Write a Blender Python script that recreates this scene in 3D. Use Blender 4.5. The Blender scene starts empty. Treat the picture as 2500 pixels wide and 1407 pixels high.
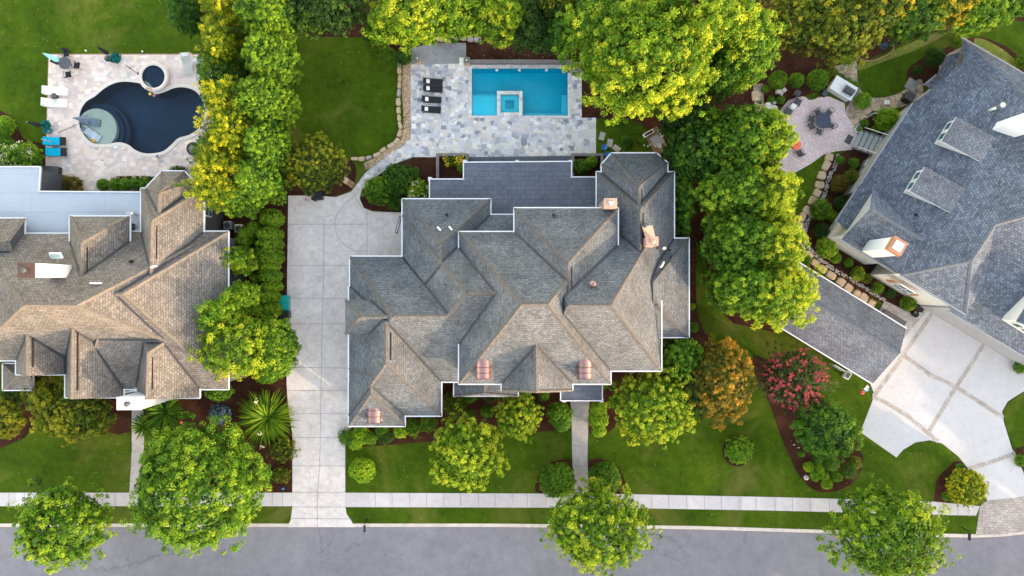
import bpy, bmesh, math, random
import numpy as np
from mathutils import Vector, Matrix
R = math.radians
scn = bpy.context.scene
COL = scn.collection
random.seed(7)

# ------------------------------------------------------------------ camera, light, exposure
HC = 69.0           # the drone's height in metres
FP = 1666.67        # focal length in photo pixels (24 mm on 36 mm, 2500 px wide)
cam_d = bpy.data.cameras.new('camera'); cam = bpy.data.objects.new('camera', cam_d); COL.objects.link(cam)
cam.location = (0, 0, HC); cam.rotation_euler = (0, 0, 0)
cam_d.lens = 24.0; cam_d.sensor_width = 36.0; cam_d.clip_end = 2000; cam_d.clip_start = 0.5
scn.camera = cam
SUN_EL, SUN_AZ = 11.5, -37.0            # elevation, and azimuth of the sun counted from +X towards +Y
se, sa = R(SUN_EL), R(SUN_AZ)
SV = Vector((math.cos(se) * math.cos(sa), math.cos(se) * math.sin(sa), math.sin(se)))
world = bpy.data.worlds.new('World'); scn.world = world; world.use_nodes = True
wn = world.node_tree.nodes; wn.clear()
sky = wn.new('ShaderNodeTexSky'); sky.sky_type = 'NISHITA'; sky.sun_disc = False
sky.sun_elevation = se; sky.sun_rotation = R(90) - sa; sky.air_density = 1.0; sky.dust_density = 0.35; sky.ozone_density = 0.0
bg = wn.new('ShaderNodeBackground'); bg.inputs[1].default_value = 0.15
wo = wn.new('ShaderNodeOutputWorld')
tnt = wn.new('ShaderNodeMix'); tnt.data_type = 'RGBA'; tnt.blend_type = 'MULTIPLY'; tnt.inputs[0].default_value = 1.0
tnt.inputs[7].default_value = (1.25, 1.0, 0.83, 1)      # the camera's warm white balance
world.node_tree.links.new(sky.outputs[0], tnt.inputs[6]); world.node_tree.links.new(tnt.outputs[2], bg.inputs[0]); world.node_tree.links.new(bg.outputs[0], wo.inputs[0])
sun_d = bpy.data.lights.new('sun', 'SUN'); sun_d.energy = 0.8; sun_d.angle = R(1.0); sun_d.color = (1.0, 0.80, 0.54)
sun = bpy.data.objects.new('sun', sun_d); COL.objects.link(sun)
sun.rotation_euler = SV.to_track_quat('Z', 'Y').to_euler()
scn.view_settings.view_transform = 'Standard'; scn.view_settings.look = 'None'
scn.view_settings.exposure = 2.9; scn.view_settings.gamma = 1.0
scn.render.engine = 'CYCLES'
scn.cycles.max_bounces = 6; scn.cycles.diffuse_bounces = 3; scn.cycles.transparent_max_bounces = 8

# ------------------------------------------------------------------ helpers
def W(px, py, z=0.0):
    """point at height z seen at photo pixel (px, py)"""
    k = (HC - z) / FP
    return Vector(((px - 1250.0) * k, (703.5 - py) * k, z))

def tag(o, label=None, cat=None, group=None, kind=None):
    if label: o['label'] = label
    if cat: o['category'] = cat
    if group: o['group'] = group
    if kind: o['kind'] = kind
    return o

def empty(name, loc, rz=0.0, label=None, cat=None, group=None):
    o = bpy.data.objects.new(name, None); COL.objects.link(o)
    o.location = loc; o.rotation_euler = (0, 0, rz); o.empty_display_size = 0.3
    return tag(o, label, cat, group)

def copy_tree(o, parent=None):
    kids = [c for c in ALLKIDS.get(o.name, [])]
    c = o.copy(); COL.objects.link(c)
    if parent: c.parent = parent; reg(c, parent)
    for k in kids: copy_tree(k, c)
    return c
ALLKIDS = {}
def reg(o, parent): ALLKIDS.setdefault(parent.name, []).append(o)

class MB:
    """collects faces into one mesh"""
    def __init__(s): s.v = []; s.f = []; s.m = []; s.uv = []; s.sm = []
    def face(s, pts, mi=0, uv=None, smooth=False):
        i = len(s.v); s.v += [Vector(p) for p in pts]; s.f.append(list(range(i, i + len(pts)))); s.m.append(mi); s.uv.append(uv); s.sm.append(smooth)
        return s
    def box(s, c, d, rz=0.0, mi=0, rx=0.0, ry=0.0):
        M = Matrix.Translation(Vector(c)) @ Matrix.Rotation(rz, 4, 'Z') @ Matrix.Rotation(ry, 4, 'Y') @ Matrix.Rotation(rx, 4, 'X')
        x, y, z = d[0] / 2, d[1] / 2, d[2] / 2
        P = [M @ Vector(q) for q in ((-x, -y, -z), (x, -y, -z), (x, y, -z), (-x, y, -z), (-x, -y, z), (x, -y, z), (x, y, z), (-x, y, z))]
        for f in ((3, 2, 1, 0), (4, 5, 6, 7), (0, 1, 5, 4), (1, 2, 6, 5), (2, 3, 7, 6), (3, 0, 4, 7)): s.face([P[k] for k in f], mi)
        return s
    def prism(s, poly, z0, z1, mi=0, top=True, bottom=True, topmi=None):
        """poly: list of (x, y), counter-clockwise or not"""
        a = sum(poly[i][0] * poly[(i + 1) % len(poly)][1] - poly[(i + 1) % len(poly)][0] * poly[i][1] for i in range(len(poly)))
        if a < 0: poly = poly[::-1]
        n = len(poly)
        if top: s.face([(p[0], p[1], z1) for p in poly], mi if topmi is None else topmi)
        if bottom: s.face([(p[0], p[1], z0) for p in poly[::-1]], mi)
        for i in range(n):
            a, b = poly[i], poly[(i + 1) % n]
            s.face([(a[0], a[1], z0), (b[0], b[1], z0), (b[0], b[1], z1), (a[0], a[1], z1)], mi)
        return s
    def lathe(s, c, prof, n=16, mi=0, smooth=True, sx=1, sy=1, cap=True):
        """prof: list of (r, z) going up or down"""
        c = Vector(c); rings = []
        for r, z in prof:
            rings.append([c + Vector((sx * r * math.cos(2 * math.pi * k / n), sy * r * math.sin(2 * math.pi * k / n), z)) for k in range(n)])
        for a, b in zip(rings, rings[1:]):
            for k in range(n):
                k2 = (k + 1) % n
                s.face([a[k], a[k2], b[k2], b[k]], mi, smooth=smooth)
        if cap and prof[-1][0] > 1e-4: s.face(rings[-1], mi)
        if cap and prof[0][0] > 1e-4: s.face(rings[0][::-1], mi)
        return s
    def tube(s, pts, r, n=6, mi=0, r2=None, cap=True):
        pts = [Vector(p) for p in pts]; N = len(pts); rings = []
        for i, p in enumerate(pts):
            t = (pts[min(i + 1, N - 1)] - pts[max(i - 1, 0)]).normalized()
            u = t.cross(Vector((0, 0, 1)))
            if u.length < 1e-3: u = Vector((1, 0, 0))
            u.normalize(); w = u.cross(t).normalized()
            rr = r if r2 is None else r + (r2 - r) * i / max(1, N - 1)
            rings.append([p + u * rr * math.cos(2 * math.pi * k / n) + w * rr * math.sin(2 * math.pi * k / n) for k in range(n)])
        for a, b in zip(rings, rings[1:]):
            for k in range(n):
                k2 = (k + 1) % n
                s.face([a[k], b[k], b[k2], a[k2]], mi, smooth=True)
        if cap: s.face(rings[0], mi); s.face(rings[-1][::-1], mi)
        return s
    def build(s, name, mats, parent=None, origin=None, bevel=0.0, merge=True):
        me = bpy.data.meshes.new(name)
        o0 = Vector(origin) if origin is not None else Vector((0, 0, 0))
        me.from_pydata([v - o0 for v in s.v], [], s.f)
        if not isinstance(mats, (list, tuple)): mats = [mats]
        for m in mats: me.materials.append(m)
        for p, mi, sm in zip(me.polygons, s.m, s.sm): p.material_index = mi; p.use_smooth = sm
        if any(u is not None for u in s.uv):
            ul = me.uv_layers.new(name='UVMap')
            for p, u in zip(me.polygons, s.uv):
                if u is None: continue
                for k, li in enumerate(p.loop_indices): ul.data[li].uv = u[k]
        me.update()
        if merge or bevel > 0:
            bm = bmesh.new(); bm.from_mesh(me); bmesh.ops.remove_doubles(bm, verts=bm.verts, dist=0.0005)
            if bevel > 0:
                es = [e for e in bm.edges if len(e.link_faces) == 2 and e.calc_face_angle(0) > 0.6]
                if es: bmesh.ops.bevel(bm, geom=es, offset=bevel, segments=1, affect='EDGES', clamp_overlap=True)
            bm.to_mesh(me); bm.free()
        o = bpy.data.objects.new(name, me); COL.objects.link(o)
        if parent is not None: o.parent = parent; reg(o, parent)
        elif origin is not None: o.location = o0
        return o

def spline(pts, closed=False, n=6):
    out = []; N = len(pts)
    rng = range(N) if closed else range(N - 1)
    for i in rng:
        if closed: p0, p1, p2, p3 = pts[(i - 1) % N], pts[i], pts[(i + 1) % N], pts[(i + 2) % N]
        else: p0, p1, p2, p3 = pts[max(i - 1, 0)], pts[i], pts[i + 1], pts[min(i + 2, N - 1)]
        for k in range(n):
            t = k / n
            out.append(tuple(0.5 * ((2 * p1[a]) + (-p0[a] + p2[a]) * t + (2 * p0[a] - 5 * p1[a] + 4 * p2[a] - p3[a]) * t * t + (-p0[a] + 3 * p1[a] - 3 * p2[a] + p3[a]) * t ** 3) for a in (0, 1)))
    if not closed: out.append(tuple(pts[-1]))
    return out

def fillpoly(name, outer, holes, z, mat, kind='structure', depth=0.0, label=None):
    """flat sheet (world xy loops) with holes; depth adds a skirt going down"""
    bm = bmesh.new(); allE = []
    def dd(lp):
        o_ = []
        for p in lp:
            if not o_ or math.hypot(p[0] - o_[-1][0], p[1] - o_[-1][1]) > 0.01: o_.append(p)
        if math.hypot(o_[0][0] - o_[-1][0], o_[0][1] - o_[-1][1]) < 0.01: o_.pop()
        return o_
    loops = [dd(outer)] + [dd(h) for h in holes]
    for lp in loops:
        vs = [bm.verts.new((p[0], p[1], z)) for p in lp]
        for i in range(len(vs)): allE.append(bm.edges.new((vs[i], vs[(i + 1) % len(vs)])))
    bmesh.ops.triangle_fill(bm, use_beauty=True, use_dissolve=False, edges=allE)
    for f in bm.faces:
        if f.normal.z < 0: f.normal_flip()
    if depth > 0:
        for lp in loops:
            for i in range(len(lp)):
                a, b = lp[i], lp[(i + 1) % len(lp)]
                vs = [bm.verts.new(q) for q in ((a[0], a[1], z), (b[0], b[1], z), (b[0], b[1], z - depth), (a[0], a[1], z - depth))]
                bm.faces.new(vs)
    me = bpy.data.meshes.new(name); bm.to_mesh(me); bm.free(); me.materials.append(mat)
    o = bpy.data.objects.new(name, me); COL.objects.link(o)
    if kind: o['kind'] = kind
    return o
def xy(pts, z=0.0): return [tuple(W(p[0], p[1], z)[:2]) for p in pts]

# ------------------------------------------------------------------ materials
MATS = {}
def newmat(name):
    m = bpy.data.materials.new(name); m.use_nodes = True; nt = m.node_tree; nt.nodes.clear()
    out = nt.nodes.new('ShaderNodeOutputMaterial'); MATS[name] = m
    return m, nt, out
def nd(nt, t, **kw):
    n = nt.nodes.new(t)
    for k, v in kw.items():
        if k.startswith('_'): n.inputs[k[1:].replace('_', ' ')].default_value = v
        else: setattr(n, k, v)
    return n
def ramp(nt, stops, fac=None, interp='LINEAR'):
    r = nt.nodes.new('ShaderNodeValToRGB'); r.color_ramp.interpolation = interp
    e = r.color_ramp.elements
    while len(e) < len(stops): e.new(0.5)
    for k, (p, c) in enumerate(stops): e[k].position = p; e[k].color = (*c, 1)
    if fac is not None: nt.links.new(fac, r.inputs[0])
    return r
def princ(nt, out, rough=0.8, spec=0.3, metal=0.0):
    b = nt.nodes.new('ShaderNodeBsdfPrincipled'); b.inputs['Roughness'].default_value = rough
    b.inputs['Specular IOR Level'].default_value = spec; b.inputs['Metallic'].default_value = metal
    nt.links.new(b.outputs[0], out.inputs[0]); return b
def mix(nt, a, b, fac, mode='MIX'):
    m = nt.nodes.new('ShaderNodeMix'); m.data_type = 'RGBA'; m.blend_type = mode
    for s, v in ((m.inputs[0], fac), (m.inputs[6], a), (m.inputs[7], b)):
        if hasattr(v, 'is_output') or hasattr(v, 'links'): nt.links.new(v, s)
        elif isinstance(v, (int, float)): s.default_value = v
        else: s.default_value = (*v, 1)
    return m.outputs[2]
def noise(nt, scale, detail=4, rough=0.55, vec=None, dist=0.0):
    n = nt.nodes.new('ShaderNodeTexNoise'); n.inputs['Scale'].default_value = scale; n.inputs['Detail'].default_value = detail
    n.inputs['Roughness'].default_value = rough; n.inputs['Distortion'].default_value = dist
    if vec is not None: nt.links.new(vec, n.inputs['Vector'])
    return n
def bump(nt, b, h, strength=0.3, dist=0.05):
    n = nt.nodes.new('ShaderNodeBump'); n.inputs['Strength'].default_value = strength; n.inputs['Distance'].default_value = dist
    nt.links.new(h, n.inputs['Height']); nt.links.new(n.outputs[0], b.inputs['Normal'])
def geo(nt): return nt.nodes.new('ShaderNodeNewGeometry').outputs['Position']

def plain(name, col, rough=0.6, spec=0.3, metal=0.0, var=0.12, scale=3.0):
    m, nt, out = newmat(name); b = princ(nt, out, rough, spec, metal)
    tc = nt.nodes.new('ShaderNodeTexCoord')
    n = noise(nt, scale, 5, 0.6, tc.outputs['Object'])
    d = tuple(c * (1 - var) for c in col); l = tuple(min(1, c * (1 + var)) for c in col)
    r = ramp(nt, [(0.3, d), (0.7, l)], n.outputs[0]); nt.links.new(r.outputs[0], b.inputs['Base Color'])
    return m

def m_ground(name, c_dark, c_mid, c_light, s1=0.35, s2=6.0, patch=None, grain=30.0, bmp=0.3):
    m, nt, out = newmat(name); b = princ(nt, out, 0.95, 0.1); P = geo(nt)
    n1 = noise(nt, s1, 6, 0.65, P, 0.4); n2 = noise(nt, s2, 6, 0.7, P); n3 = noise(nt, grain, 3, 0.8, P)
    a = ramp(nt, [(0.3, c_dark), (0.52, c_mid), (0.72, c_light)], n1.outputs[0]).outputs[0]
    c = ramp(nt, [(0.3, (0.55, 0.55, 0.55)), (0.7, (1.3, 1.3, 1.3))], n2.outputs[0]).outputs[0]
    x = mix(nt, a, c, 0.75, 'MULTIPLY')
    g = ramp(nt, [(0.3, (0.6, 0.6, 0.6)), (0.7, (1.35, 1.35, 1.35))], n3.outputs[0]).outputs[0]
    x = mix(nt, x, g, 0.7, 'MULTIPLY')
    if patch:
        n4 = noise(nt, 0.11, 5, 0.6, P, 1.0)
        f = ramp(nt, [(0.52, (0, 0, 0)), (0.74, (0.8, 0.8, 0.8))], n4.outputs[0]).outputs[0]
        x = mix(nt, x, patch, f)
    nt.links.new(x, b.inputs['Base Color']); bump(nt, b, n3.outputs[0], bmp, 0.05)
    return m
M_LAWN = m_ground('grass', (0.030, 0.062, 0.0026), (0.051, 0.094, 0.0036), (0.086, 0.126, 0.007), 0.20, 1.6, (0.15, 0.14, 0.03))
M_MULCH = m_ground('bark_mulch', (0.032, 0.012, 0.008), (0.056, 0.022, 0.013), (0.090, 0.038, 0.022), 0.5, 5.0, None, 22.0, 0.8)
M_PEBBLE_BED = m_ground('gravel_bed', (0.30, 0.20, 0.12), (0.42, 0.30, 0.19), (0.55, 0.42, 0.30), 1.0, 6.0, None, 18.0, 0.8)
M_GREYGRAVEL = m_ground('grey_gravel', (0.24, 0.24, 0.25), (0.30, 0.30, 0.31), (0.36, 0.36, 0.36), 1.0, 8.0, None, 26.0, 0.5)
M_WILD = m_ground('rough_grass', (0.12, 0.16, 0.02), (0.18, 0.20, 0.04), (0.25, 0.25, 0.06), 1.0, 4.0, (0.18, 0.11, 0.07), 18.0, 0.8)

def m_asphalt():
    m, nt, out = newmat('asphalt'); b = princ(nt, out, 0.85, 0.25); P = geo(nt)
    n1 = noise(nt, 0.12, 6, 0.65, P, 0.6); n2 = noise(nt, 14, 5, 0.85, P); n4 = noise(nt, 0.9, 5, 0.7, P)
    a = ramp(nt, [(0.3, (0.200, 0.186, 0.206)), (0.7, (0.252, 0.236, 0.258))], n1.outputs[0]).outputs[0]
    g = ramp(nt, [(0.3, (0.7, 0.7, 0.7)), (0.7, (1.25, 1.25, 1.25))], n2.outputs[0]).outputs[0]
    x = mix(nt, a, g, 0.6, 'MULTIPLY')
    g2 = ramp(nt, [(0.3, (0.8, 0.8, 0.81)), (0.7, (1.16, 1.15, 1.13))], n4.outputs[0]).outputs[0]
    x = mix(nt, x, g2, 0.7, 'MULTIPLY')
    v = nt.nodes.new('ShaderNodeTexVoronoi'); v.feature = 'DISTANCE_TO_EDGE'; v.inputs['Scale'].default_value = 0.11
    nw = noise(nt, 0.8, 6, 0.7, P); mp = nt.nodes.new('ShaderNodeMixRGB'); mp.inputs[0].default_value = 0.2
    mp2 = nt.nodes.new('ShaderNodeVectorMath'); mp2.operation = 'MULTIPLY_ADD'; nt.links.new(nw.outputs[1], mp2.inputs[0]); mp2.inputs[1].default_value = (2.5, 2.5, 0); nt.links.new(P, mp2.inputs[2])
    nt.links.new(mp2.outputs[0], v.inputs['Vector'])
    f = ramp(nt, [(0.0, (1, 1, 1)), (0.007, (0, 0, 0))], v.outputs[0]).outputs[0]
    ms = noise(nt, 0.15, 3, 0.5, P); f2 = ramp(nt, [(0.45, (0, 0, 0)), (0.55, (0.6, 0.6, 0.6))], ms.outputs[0]).outputs[0]
    ff = mix(nt, f, f2, 1.0, 'MULTIPLY')
    x = mix(nt, x, (0.10, 0.10, 0.11), ff)
    nt.links.new(x, b.inputs['Base Color']); bump(nt, b, n2.outputs[0], 0.3, 0.02); return m
M_ASPHALT = m_asphalt()

def m_concrete(name, c, var=0.12, stain=0.22, slab=None):
    m, nt, out = newmat(name); b = princ(nt, out, 0.85, 0.25); P = geo(nt)
    n1 = noise(nt, 0.35, 6, 0.65, P, 0.5); n2 = noise(nt, 9, 5, 0.8, P); n3 = noise(nt, 1.6, 4, 0.6, P, 1.0)
    a = ramp(nt, [(0.3, tuple(q * (1 - var) for q in c)), (0.7, tuple(min(1, q * (1 + var)) for q in c))], n1.outputs[0]).outputs[0]
    g = ramp(nt, [(0.3, (0.9, 0.9, 0.9)), (0.7, (1.08, 1.08, 1.08))], n2.outputs[0]).outputs[0]
    x = mix(nt, a, g, 0.8, 'MULTIPLY')
    s = ramp(nt, [(0.35, (1 - stain, 1 - stain, 1 - stain)), (0.6, (1, 1, 1))], n3.outputs[0]).outputs[0]
    x = mix(nt, x, s, 0.8, 'MULTIPLY')
    if slab:   # per-slab tone
        v = nt.nodes.new('ShaderNodeTexWhiteNoise'); v.noise_dimensions = '1D'
        sp = nt.nodes.new('ShaderNodeSeparateXYZ'); nt.links.new(P, sp.inputs[0])
        d = nt.nodes.new('ShaderNodeMath'); d.operation = 'DIVIDE'; nt.links.new(sp.outputs[0], d.inputs[0]); d.inputs[1].default_value = slab
        fl = nt.nodes.new('ShaderNodeMath'); fl.operation = 'FLOOR'; nt.links.new(d.outputs[0], fl.inputs[0]); nt.links.new(fl.outputs[0], v.inputs['W'])
        r = ramp(nt, [(0, (0.86, 0.86, 0.87)), (1, (1.06, 1.05, 1.04))], v.outputs[0]).outputs[0]
        x = mix(nt, x, r, 1.0, 'MULTIPLY')
    nt.links.new(x, b.inputs['Base Color']); bump(nt, b, n2.outputs[0], 0.15, 0.02); return m
M_DRIVE = m_concrete('driveway_concrete', (0.68, 0.61, 0.575))
M_WALK = m_concrete('sidewalk_concrete', (0.60, 0.55, 0.54), 0.08, 0.12, 1.79)
M_KERB = m_concrete('kerb_concrete', (0.66, 0.56, 0.48))
M_WHITEDRIVE = m_concrete('pale_concrete', (0.53, 0.51, 0.51), 0.05, 0.08)
M_JOINT = plain('joint', (0.30, 0.27, 0.25), 0.9)
M_PATHSTONE = m_concrete('path_slab', (0.46, 0.42, 0.39))
M_GREYWALL = m_concrete('grey_stone', (0.20, 0.19, 0.19))

def m_flag(name, scale, stops, joint, jw=0.02, warp=0.25, minkow=True):
    """random-coloured flagstones in squarish cells"""
    m, nt, out = newmat(name); b = princ(nt, out, 0.75, 0.3); P = geo(nt)
    nw = noise(nt, 0.9, 2, 0.5, P)
    wv = nt.nodes.new('ShaderNodeVectorMath'); wv.operation = 'MULTIPLY_ADD'; nt.links.new(nw.outputs[1], wv.inputs[0]); wv.inputs[1].default_value = (warp, warp, 0); nt.links.new(P, wv.inputs[2])
    fl = nt.nodes.new('ShaderNodeVectorMath'); fl.operation = 'MULTIPLY'; nt.links.new(wv.outputs[0], fl.inputs[0]); fl.inputs[1].default_value = (1, 1.15, 0)
    def vor(feature, sc):
        v = nt.nodes.new('ShaderNodeTexVoronoi'); v.feature = feature; v.distance = 'CHEBYCHEV'; v.inputs['Scale'].default_value = sc; v.inputs['Randomness'].default_value = 0.85
        nt.links.new(fl.outputs[0], v.inputs['Vector']); return v
    v1 = vor('F1', scale); v2 = vor('F2', scale)
    sep = nt.nodes.new('ShaderNodeSeparateColor'); nt.links.new(v1.outputs['Color'], sep.inputs[0])
    a = ramp(nt, stops, sep.outputs[0], 'CONSTANT').outputs[0]
    g = ramp(nt, [(0, (0.86, 0.86, 0.86)), (1, (1.12, 1.12, 1.12))], sep.outputs[1]).outputs[0]
    x = mix(nt, a, g, 1.0, 'MULTIPLY')
    n2 = noise(nt, 7, 5, 0.75, P)
    g2 = ramp(nt, [(0.3, (0.85, 0.85, 0.85)), (0.7, (1.1, 1.1, 1.1))], n2.outputs[0]).outputs[0]
    x = mix(nt, x, g2, 0.8, 'MULTIPLY')
    df = nt.nodes.new('ShaderNodeMath'); df.operation = 'SUBTRACT'; nt.links.new(v2.outputs[0], df.inputs[0]); nt.links.new(v1.outputs[0], df.inputs[1])
    f = ramp(nt, [(jw * 0.5, (1, 1, 1)), (jw * 2.2, (0, 0, 0))], df.outputs[0]).outputs[0]
    x = mix(nt, x, joint, mix(nt, f, (0.7, 0.7, 0.7), 1.0, 'MULTIPLY'))
    nt.links.new(x, b.inputs['Base Color']); bump(nt, b, n2.outputs[0], 0.15, 0.02); return m
M_PATIO_C = m_flag('blue_grey_flagstone', 2.1, [(0, (0.60, 0.59, 0.60)), (0.16, (0.36, 0.36, 0.41)), (0.28, (0.68, 0.62, 0.56)), (0.45, (0.50, 0.49, 0.52)), (0.58, (0.72, 0.70, 0.69)), (0.74, (0.54, 0.53, 0.57)), (0.84, (0.62, 0.54, 0.49)), (0.94, (0.25, 0.26, 0.32))], (0.56, 0.53, 0.51), 0.03)
M_PATIO_L = m_flag('tan_travertine', 1.9, [(0, (0.66, 0.53, 0.47)), (0.2, (0.62, 0.49, 0.44)), (0.4, (0.71, 0.59, 0.51)), (0.6, (0.57, 0.47, 0.44)), (0.75, (0.70, 0.59, 0.54)), (0.93, (0.50, 0.45, 0.45)), (0.97, (0.72, 0.60, 0.45))], (0.52, 0.42, 0.38), 0.02)
M_COPING_L = m_concrete('pool_coping', (0.66, 0.58, 0.52), 0.06, 0.06)
M_COPING_C = m_flag('marble_coping', 2.6, [(0, (0.62, 0.60, 0.58)), (0.5, (0.70, 0.68, 0.66)), (0.8, (0.52, 0.51, 0.52)), (0.9, (0.64, 0.58, 0.52))], (0.5, 0.48, 0.46), 0.02)
M_RUBBLE = m_flag('flagstone_rubble', 2.2, [(0, (0.46, 0.36, 0.26)), (0.3, (0.38, 0.29, 0.21)), (0.6, (0.52, 0.43, 0.33)), (0.8, (0.33, 0.29, 0.25))], (0.16, 0.11, 0.08), 0.06)

def m_brick(name, c1, c2, mortar, w, h, rot=0.0, uv=False, ms=0.012, var=0.5, big=None, rough=0.85, off=0.5, bmp=0.25, wall=False):
    m, nt, out = newmat(name); b = princ(nt, out, rough, 0.2)
    tc = nt.nodes.new('ShaderNodeTexCoord'); src = tc.outputs['UV'] if uv else geo(nt); P = geo(nt)
    if wall:   # courses run level on upright faces
        sp = nt.nodes.new('ShaderNodeSeparateXYZ'); nt.links.new(src, sp.inputs[0]); ad_ = nt.nodes.new('ShaderNodeMath'); ad_.operation = 'ADD'
        nt.links.new(sp.outputs[0], ad_.inputs[0]); nt.links.new(sp.outputs[1], ad_.inputs[1]); cb = nt.nodes.new('ShaderNodeCombineXYZ'); nt.links.new(ad_.outputs[0], cb.inputs[0]); nt.links.new(sp.outputs[2], cb.inputs[1]); src = cb.outputs[0]
    mp = nt.nodes.new('ShaderNodeMapping'); mp.inputs['Rotation'].default_value = (0, 0, rot); nt.links.new(src, mp.inputs[0])
    nv = noise(nt, 3.0, 3, 0.6, mp.outputs[0]); wv = nt.nodes.new('ShaderNodeVectorMath'); wv.operation = 'MULTIPLY_ADD'
    nt.links.new(nv.outputs[1], wv.inputs[0]); wv.inputs[1].default_value = (0.06, 0.06, 0); nt.links.new(mp.outputs[0], wv.inputs[2])
    br = nt.nodes.new('ShaderNodeTexBrick'); nt.links.new(wv.outputs[0], br.inputs['Vector'])
    br.inputs['Scale'].default_value = 1.0; br.inputs['Brick Width'].default_value = w; br.inputs['Row Height'].default_value = h
    br.inputs['Mortar Size'].default_value = ms; br.inputs['Mortar Smooth'].default_value = 0.3; br.offset = off
    br.inputs['Color1'].default_value = (*c1, 1); br.inputs['Color2'].default_value = (*c2, 1); br.inputs['Mortar'].default_value = (*mortar, 1)
    n1 = noise(nt, 0.45, 5, 0.6, P); n2 = noise(nt, 5.0, 5, 0.75, P)
    g = ramp(nt, [(0.3, (1 - 0.25 * var,) * 3), (0.7, (1 + 0.25 * var,) * 3)], n1.outputs[0]).outputs[0]
    x = mix(nt, br.outputs[0], g, 1.0, 'MULTIPLY')
    g = ramp(nt, [(0.3, (1 - 0.45 * var,) * 3), (0.7, (1 + 0.45 * var,) * 3)], n2.outputs[0]).outputs[0]
    x = mix(nt, x, g, 1.0, 'MULTIPLY')
    if big:
        n3 = noise(nt, 0.9, 5, 0.7, P, 0.8)
        f = ramp(nt, [(0.55, (0, 0, 0)), (0.75, (0.5, 0.5, 0.5))], n3.outputs[0]).outputs[0]; x = mix(nt, x, big, f)
    nt.links.new(x, b.inputs['Base Color'])
    ad = nt.nodes.new('ShaderNodeMath'); ad.operation = 'SUBTRACT'; nt.links.new(n2.outputs[0], ad.inputs[0]); nt.links.new(br.outputs[1], ad.inputs[1])
    bump(nt, b, ad.outputs[0], bmp, 0.04); return m
M_SHINGLE_C = m_brick('grey_shingle', (0.088, 0.098, 0.112), (0.138, 0.143, 0.152), (0.048, 0.053, 0.064), 0.34, 0.21, uv=True, ms=0.020, var=1.0, big=(0.135, 0.125, 0.118))
M_SHINGLE_L = m_brick('brown_shingle', (0.128, 0.113, 0.102), (0.194, 0.173, 0.156), (0.072, 0.063, 0.058), 0.34, 0.21, uv=True, ms=0.020, var=0.9)
M_SHINGLE_R = m_brick('blue_slate_shingle', (0.075, 0.090, 0.120), (0.148, 0.162, 0.198), (0.040, 0.050, 0.070), 0.34, 0.21, uv=True, ms=0.020, var=1.0)
M_SHINGLE_G = m_brick('garage_shingle', (0.125, 0.130, 0.150), (0.19, 0.19, 0.205), (0.075, 0.075, 0.09), 0.34, 0.21, uv=True, ms=0.020, var=0.9)
M_CAP_C = plain('ridge_cap_grey', (0.105, 0.098, 0.096), 0.9, var=0.3, scale=4)
M_CAP_L = plain('ridge_cap_brown', (0.155, 0.130, 0.110), 0.9, var=0.25, scale=4)
M_CAP_R = plain('ridge_cap_blue', (0.11, 0.12, 0.145), 0.9, var=0.25, scale=4)
M_FLAT_C = m_brick('slate_flat_roof', (0.105, 0.115, 0.148), (0.125, 0.135, 0.168), (0.075, 0.08, 0.10), 0.9, 0.45, ms=0.02, var=0.5)
M_FLAT_L = m_brick('membrane_roof', (0.37, 0.41, 0.47), (0.39, 0.43, 0.49), (0.29, 0.32, 0.37), 7.0, 1.8, ms=0.02, var=0.18)
M_PAVER_R = m_brick('herringbone_paver', (0.64, 0.50, 0.48), (0.72, 0.57, 0.55), (0.48, 0.38, 0.37), 0.6, 0.3, R(32), ms=0.02, var=0.5)
M_PAVER_BAND = m_brick('band_paver', (0.36, 0.30, 0.26), (0.46, 0.42, 0.39), (0.28, 0.25, 0.23), 0.6, 0.45, R(31), ms=0.02, var=0.5)
M_APRON = m_brick('apron_paver', (0.34, 0.29, 0.26), (0.44, 0.38, 0.34), (0.25, 0.22, 0.20), 0.5, 0.27, R(3), ms=0.02, var=0.8)
M_STONEWALL = m_flag('field_stone', 3.0, [(0, (0.30, 0.22, 0.13)), (0.3, (0.40, 0.30, 0.20)), (0.6, (0.22, 0.18, 0.14)), (0.8, (0.45, 0.38, 0.28))], (0.2, 0.17, 0.14), 0.06)

M_WHITE = plain('white_paint', (0.70, 0.70, 0.72), 0.5, var=0.04)
M_CREAM = plain('cream_stucco', (0.62, 0.60, 0.56), 0.85, var=0.06)
M_GREYSIDE = m_brick('grey_siding', (0.30, 0.31, 0.33), (0.33, 0.34, 0.36), (0.2, 0.21, 0.23), 8.0, 0.25, ms=0.01, var=0.2, wall=True)
M_BRICKWALL = m_brick('brick_wall', (0.20, 0.15, 0.13), (0.28, 0.22, 0.18), (0.3, 0.28, 0.26), 0.25, 0.09, ms=0.01, var=0.5, wall=True)
M_SOFFIT = plain('soffit', (0.35, 0.34, 0.33), 0.8)
M_COPPER = plain('copper_sheet', (0.33, 0.19, 0.18), 0.40, 0.5, 0.75, var=0.12)
M_COPPERSEAM = plain('copper_seam', (0.12, 0.06, 0.05), 0.5, 0.4, 0.4)
M_BROWNMETAL = plain('brown_metal', (0.11, 0.06, 0.045), 0.5, 0.4, 0.3)
M_BLACK = plain('black_metal', (0.018, 0.018, 0.020), 0.45, 0.4)
M_BLACKFAB = plain('black_fabric', (0.022, 0.024, 0.032), 0.85, 0.2)
M_DARKGREY = plain('dark_grey', (0.075, 0.078, 0.088), 0.6)
M_SILVER = plain('galvanised', (0.55, 0.57, 0.60), 0.35, 0.5, 0.6)
M_WHITEPLAS = plain('white_plastic', (0.80, 0.79, 0.76), 0.4, 0.4, var=0.03)
M_TAN = plain('tan_flashing', (0.46, 0.29, 0.22), 0.6, var=0.15)
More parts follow.
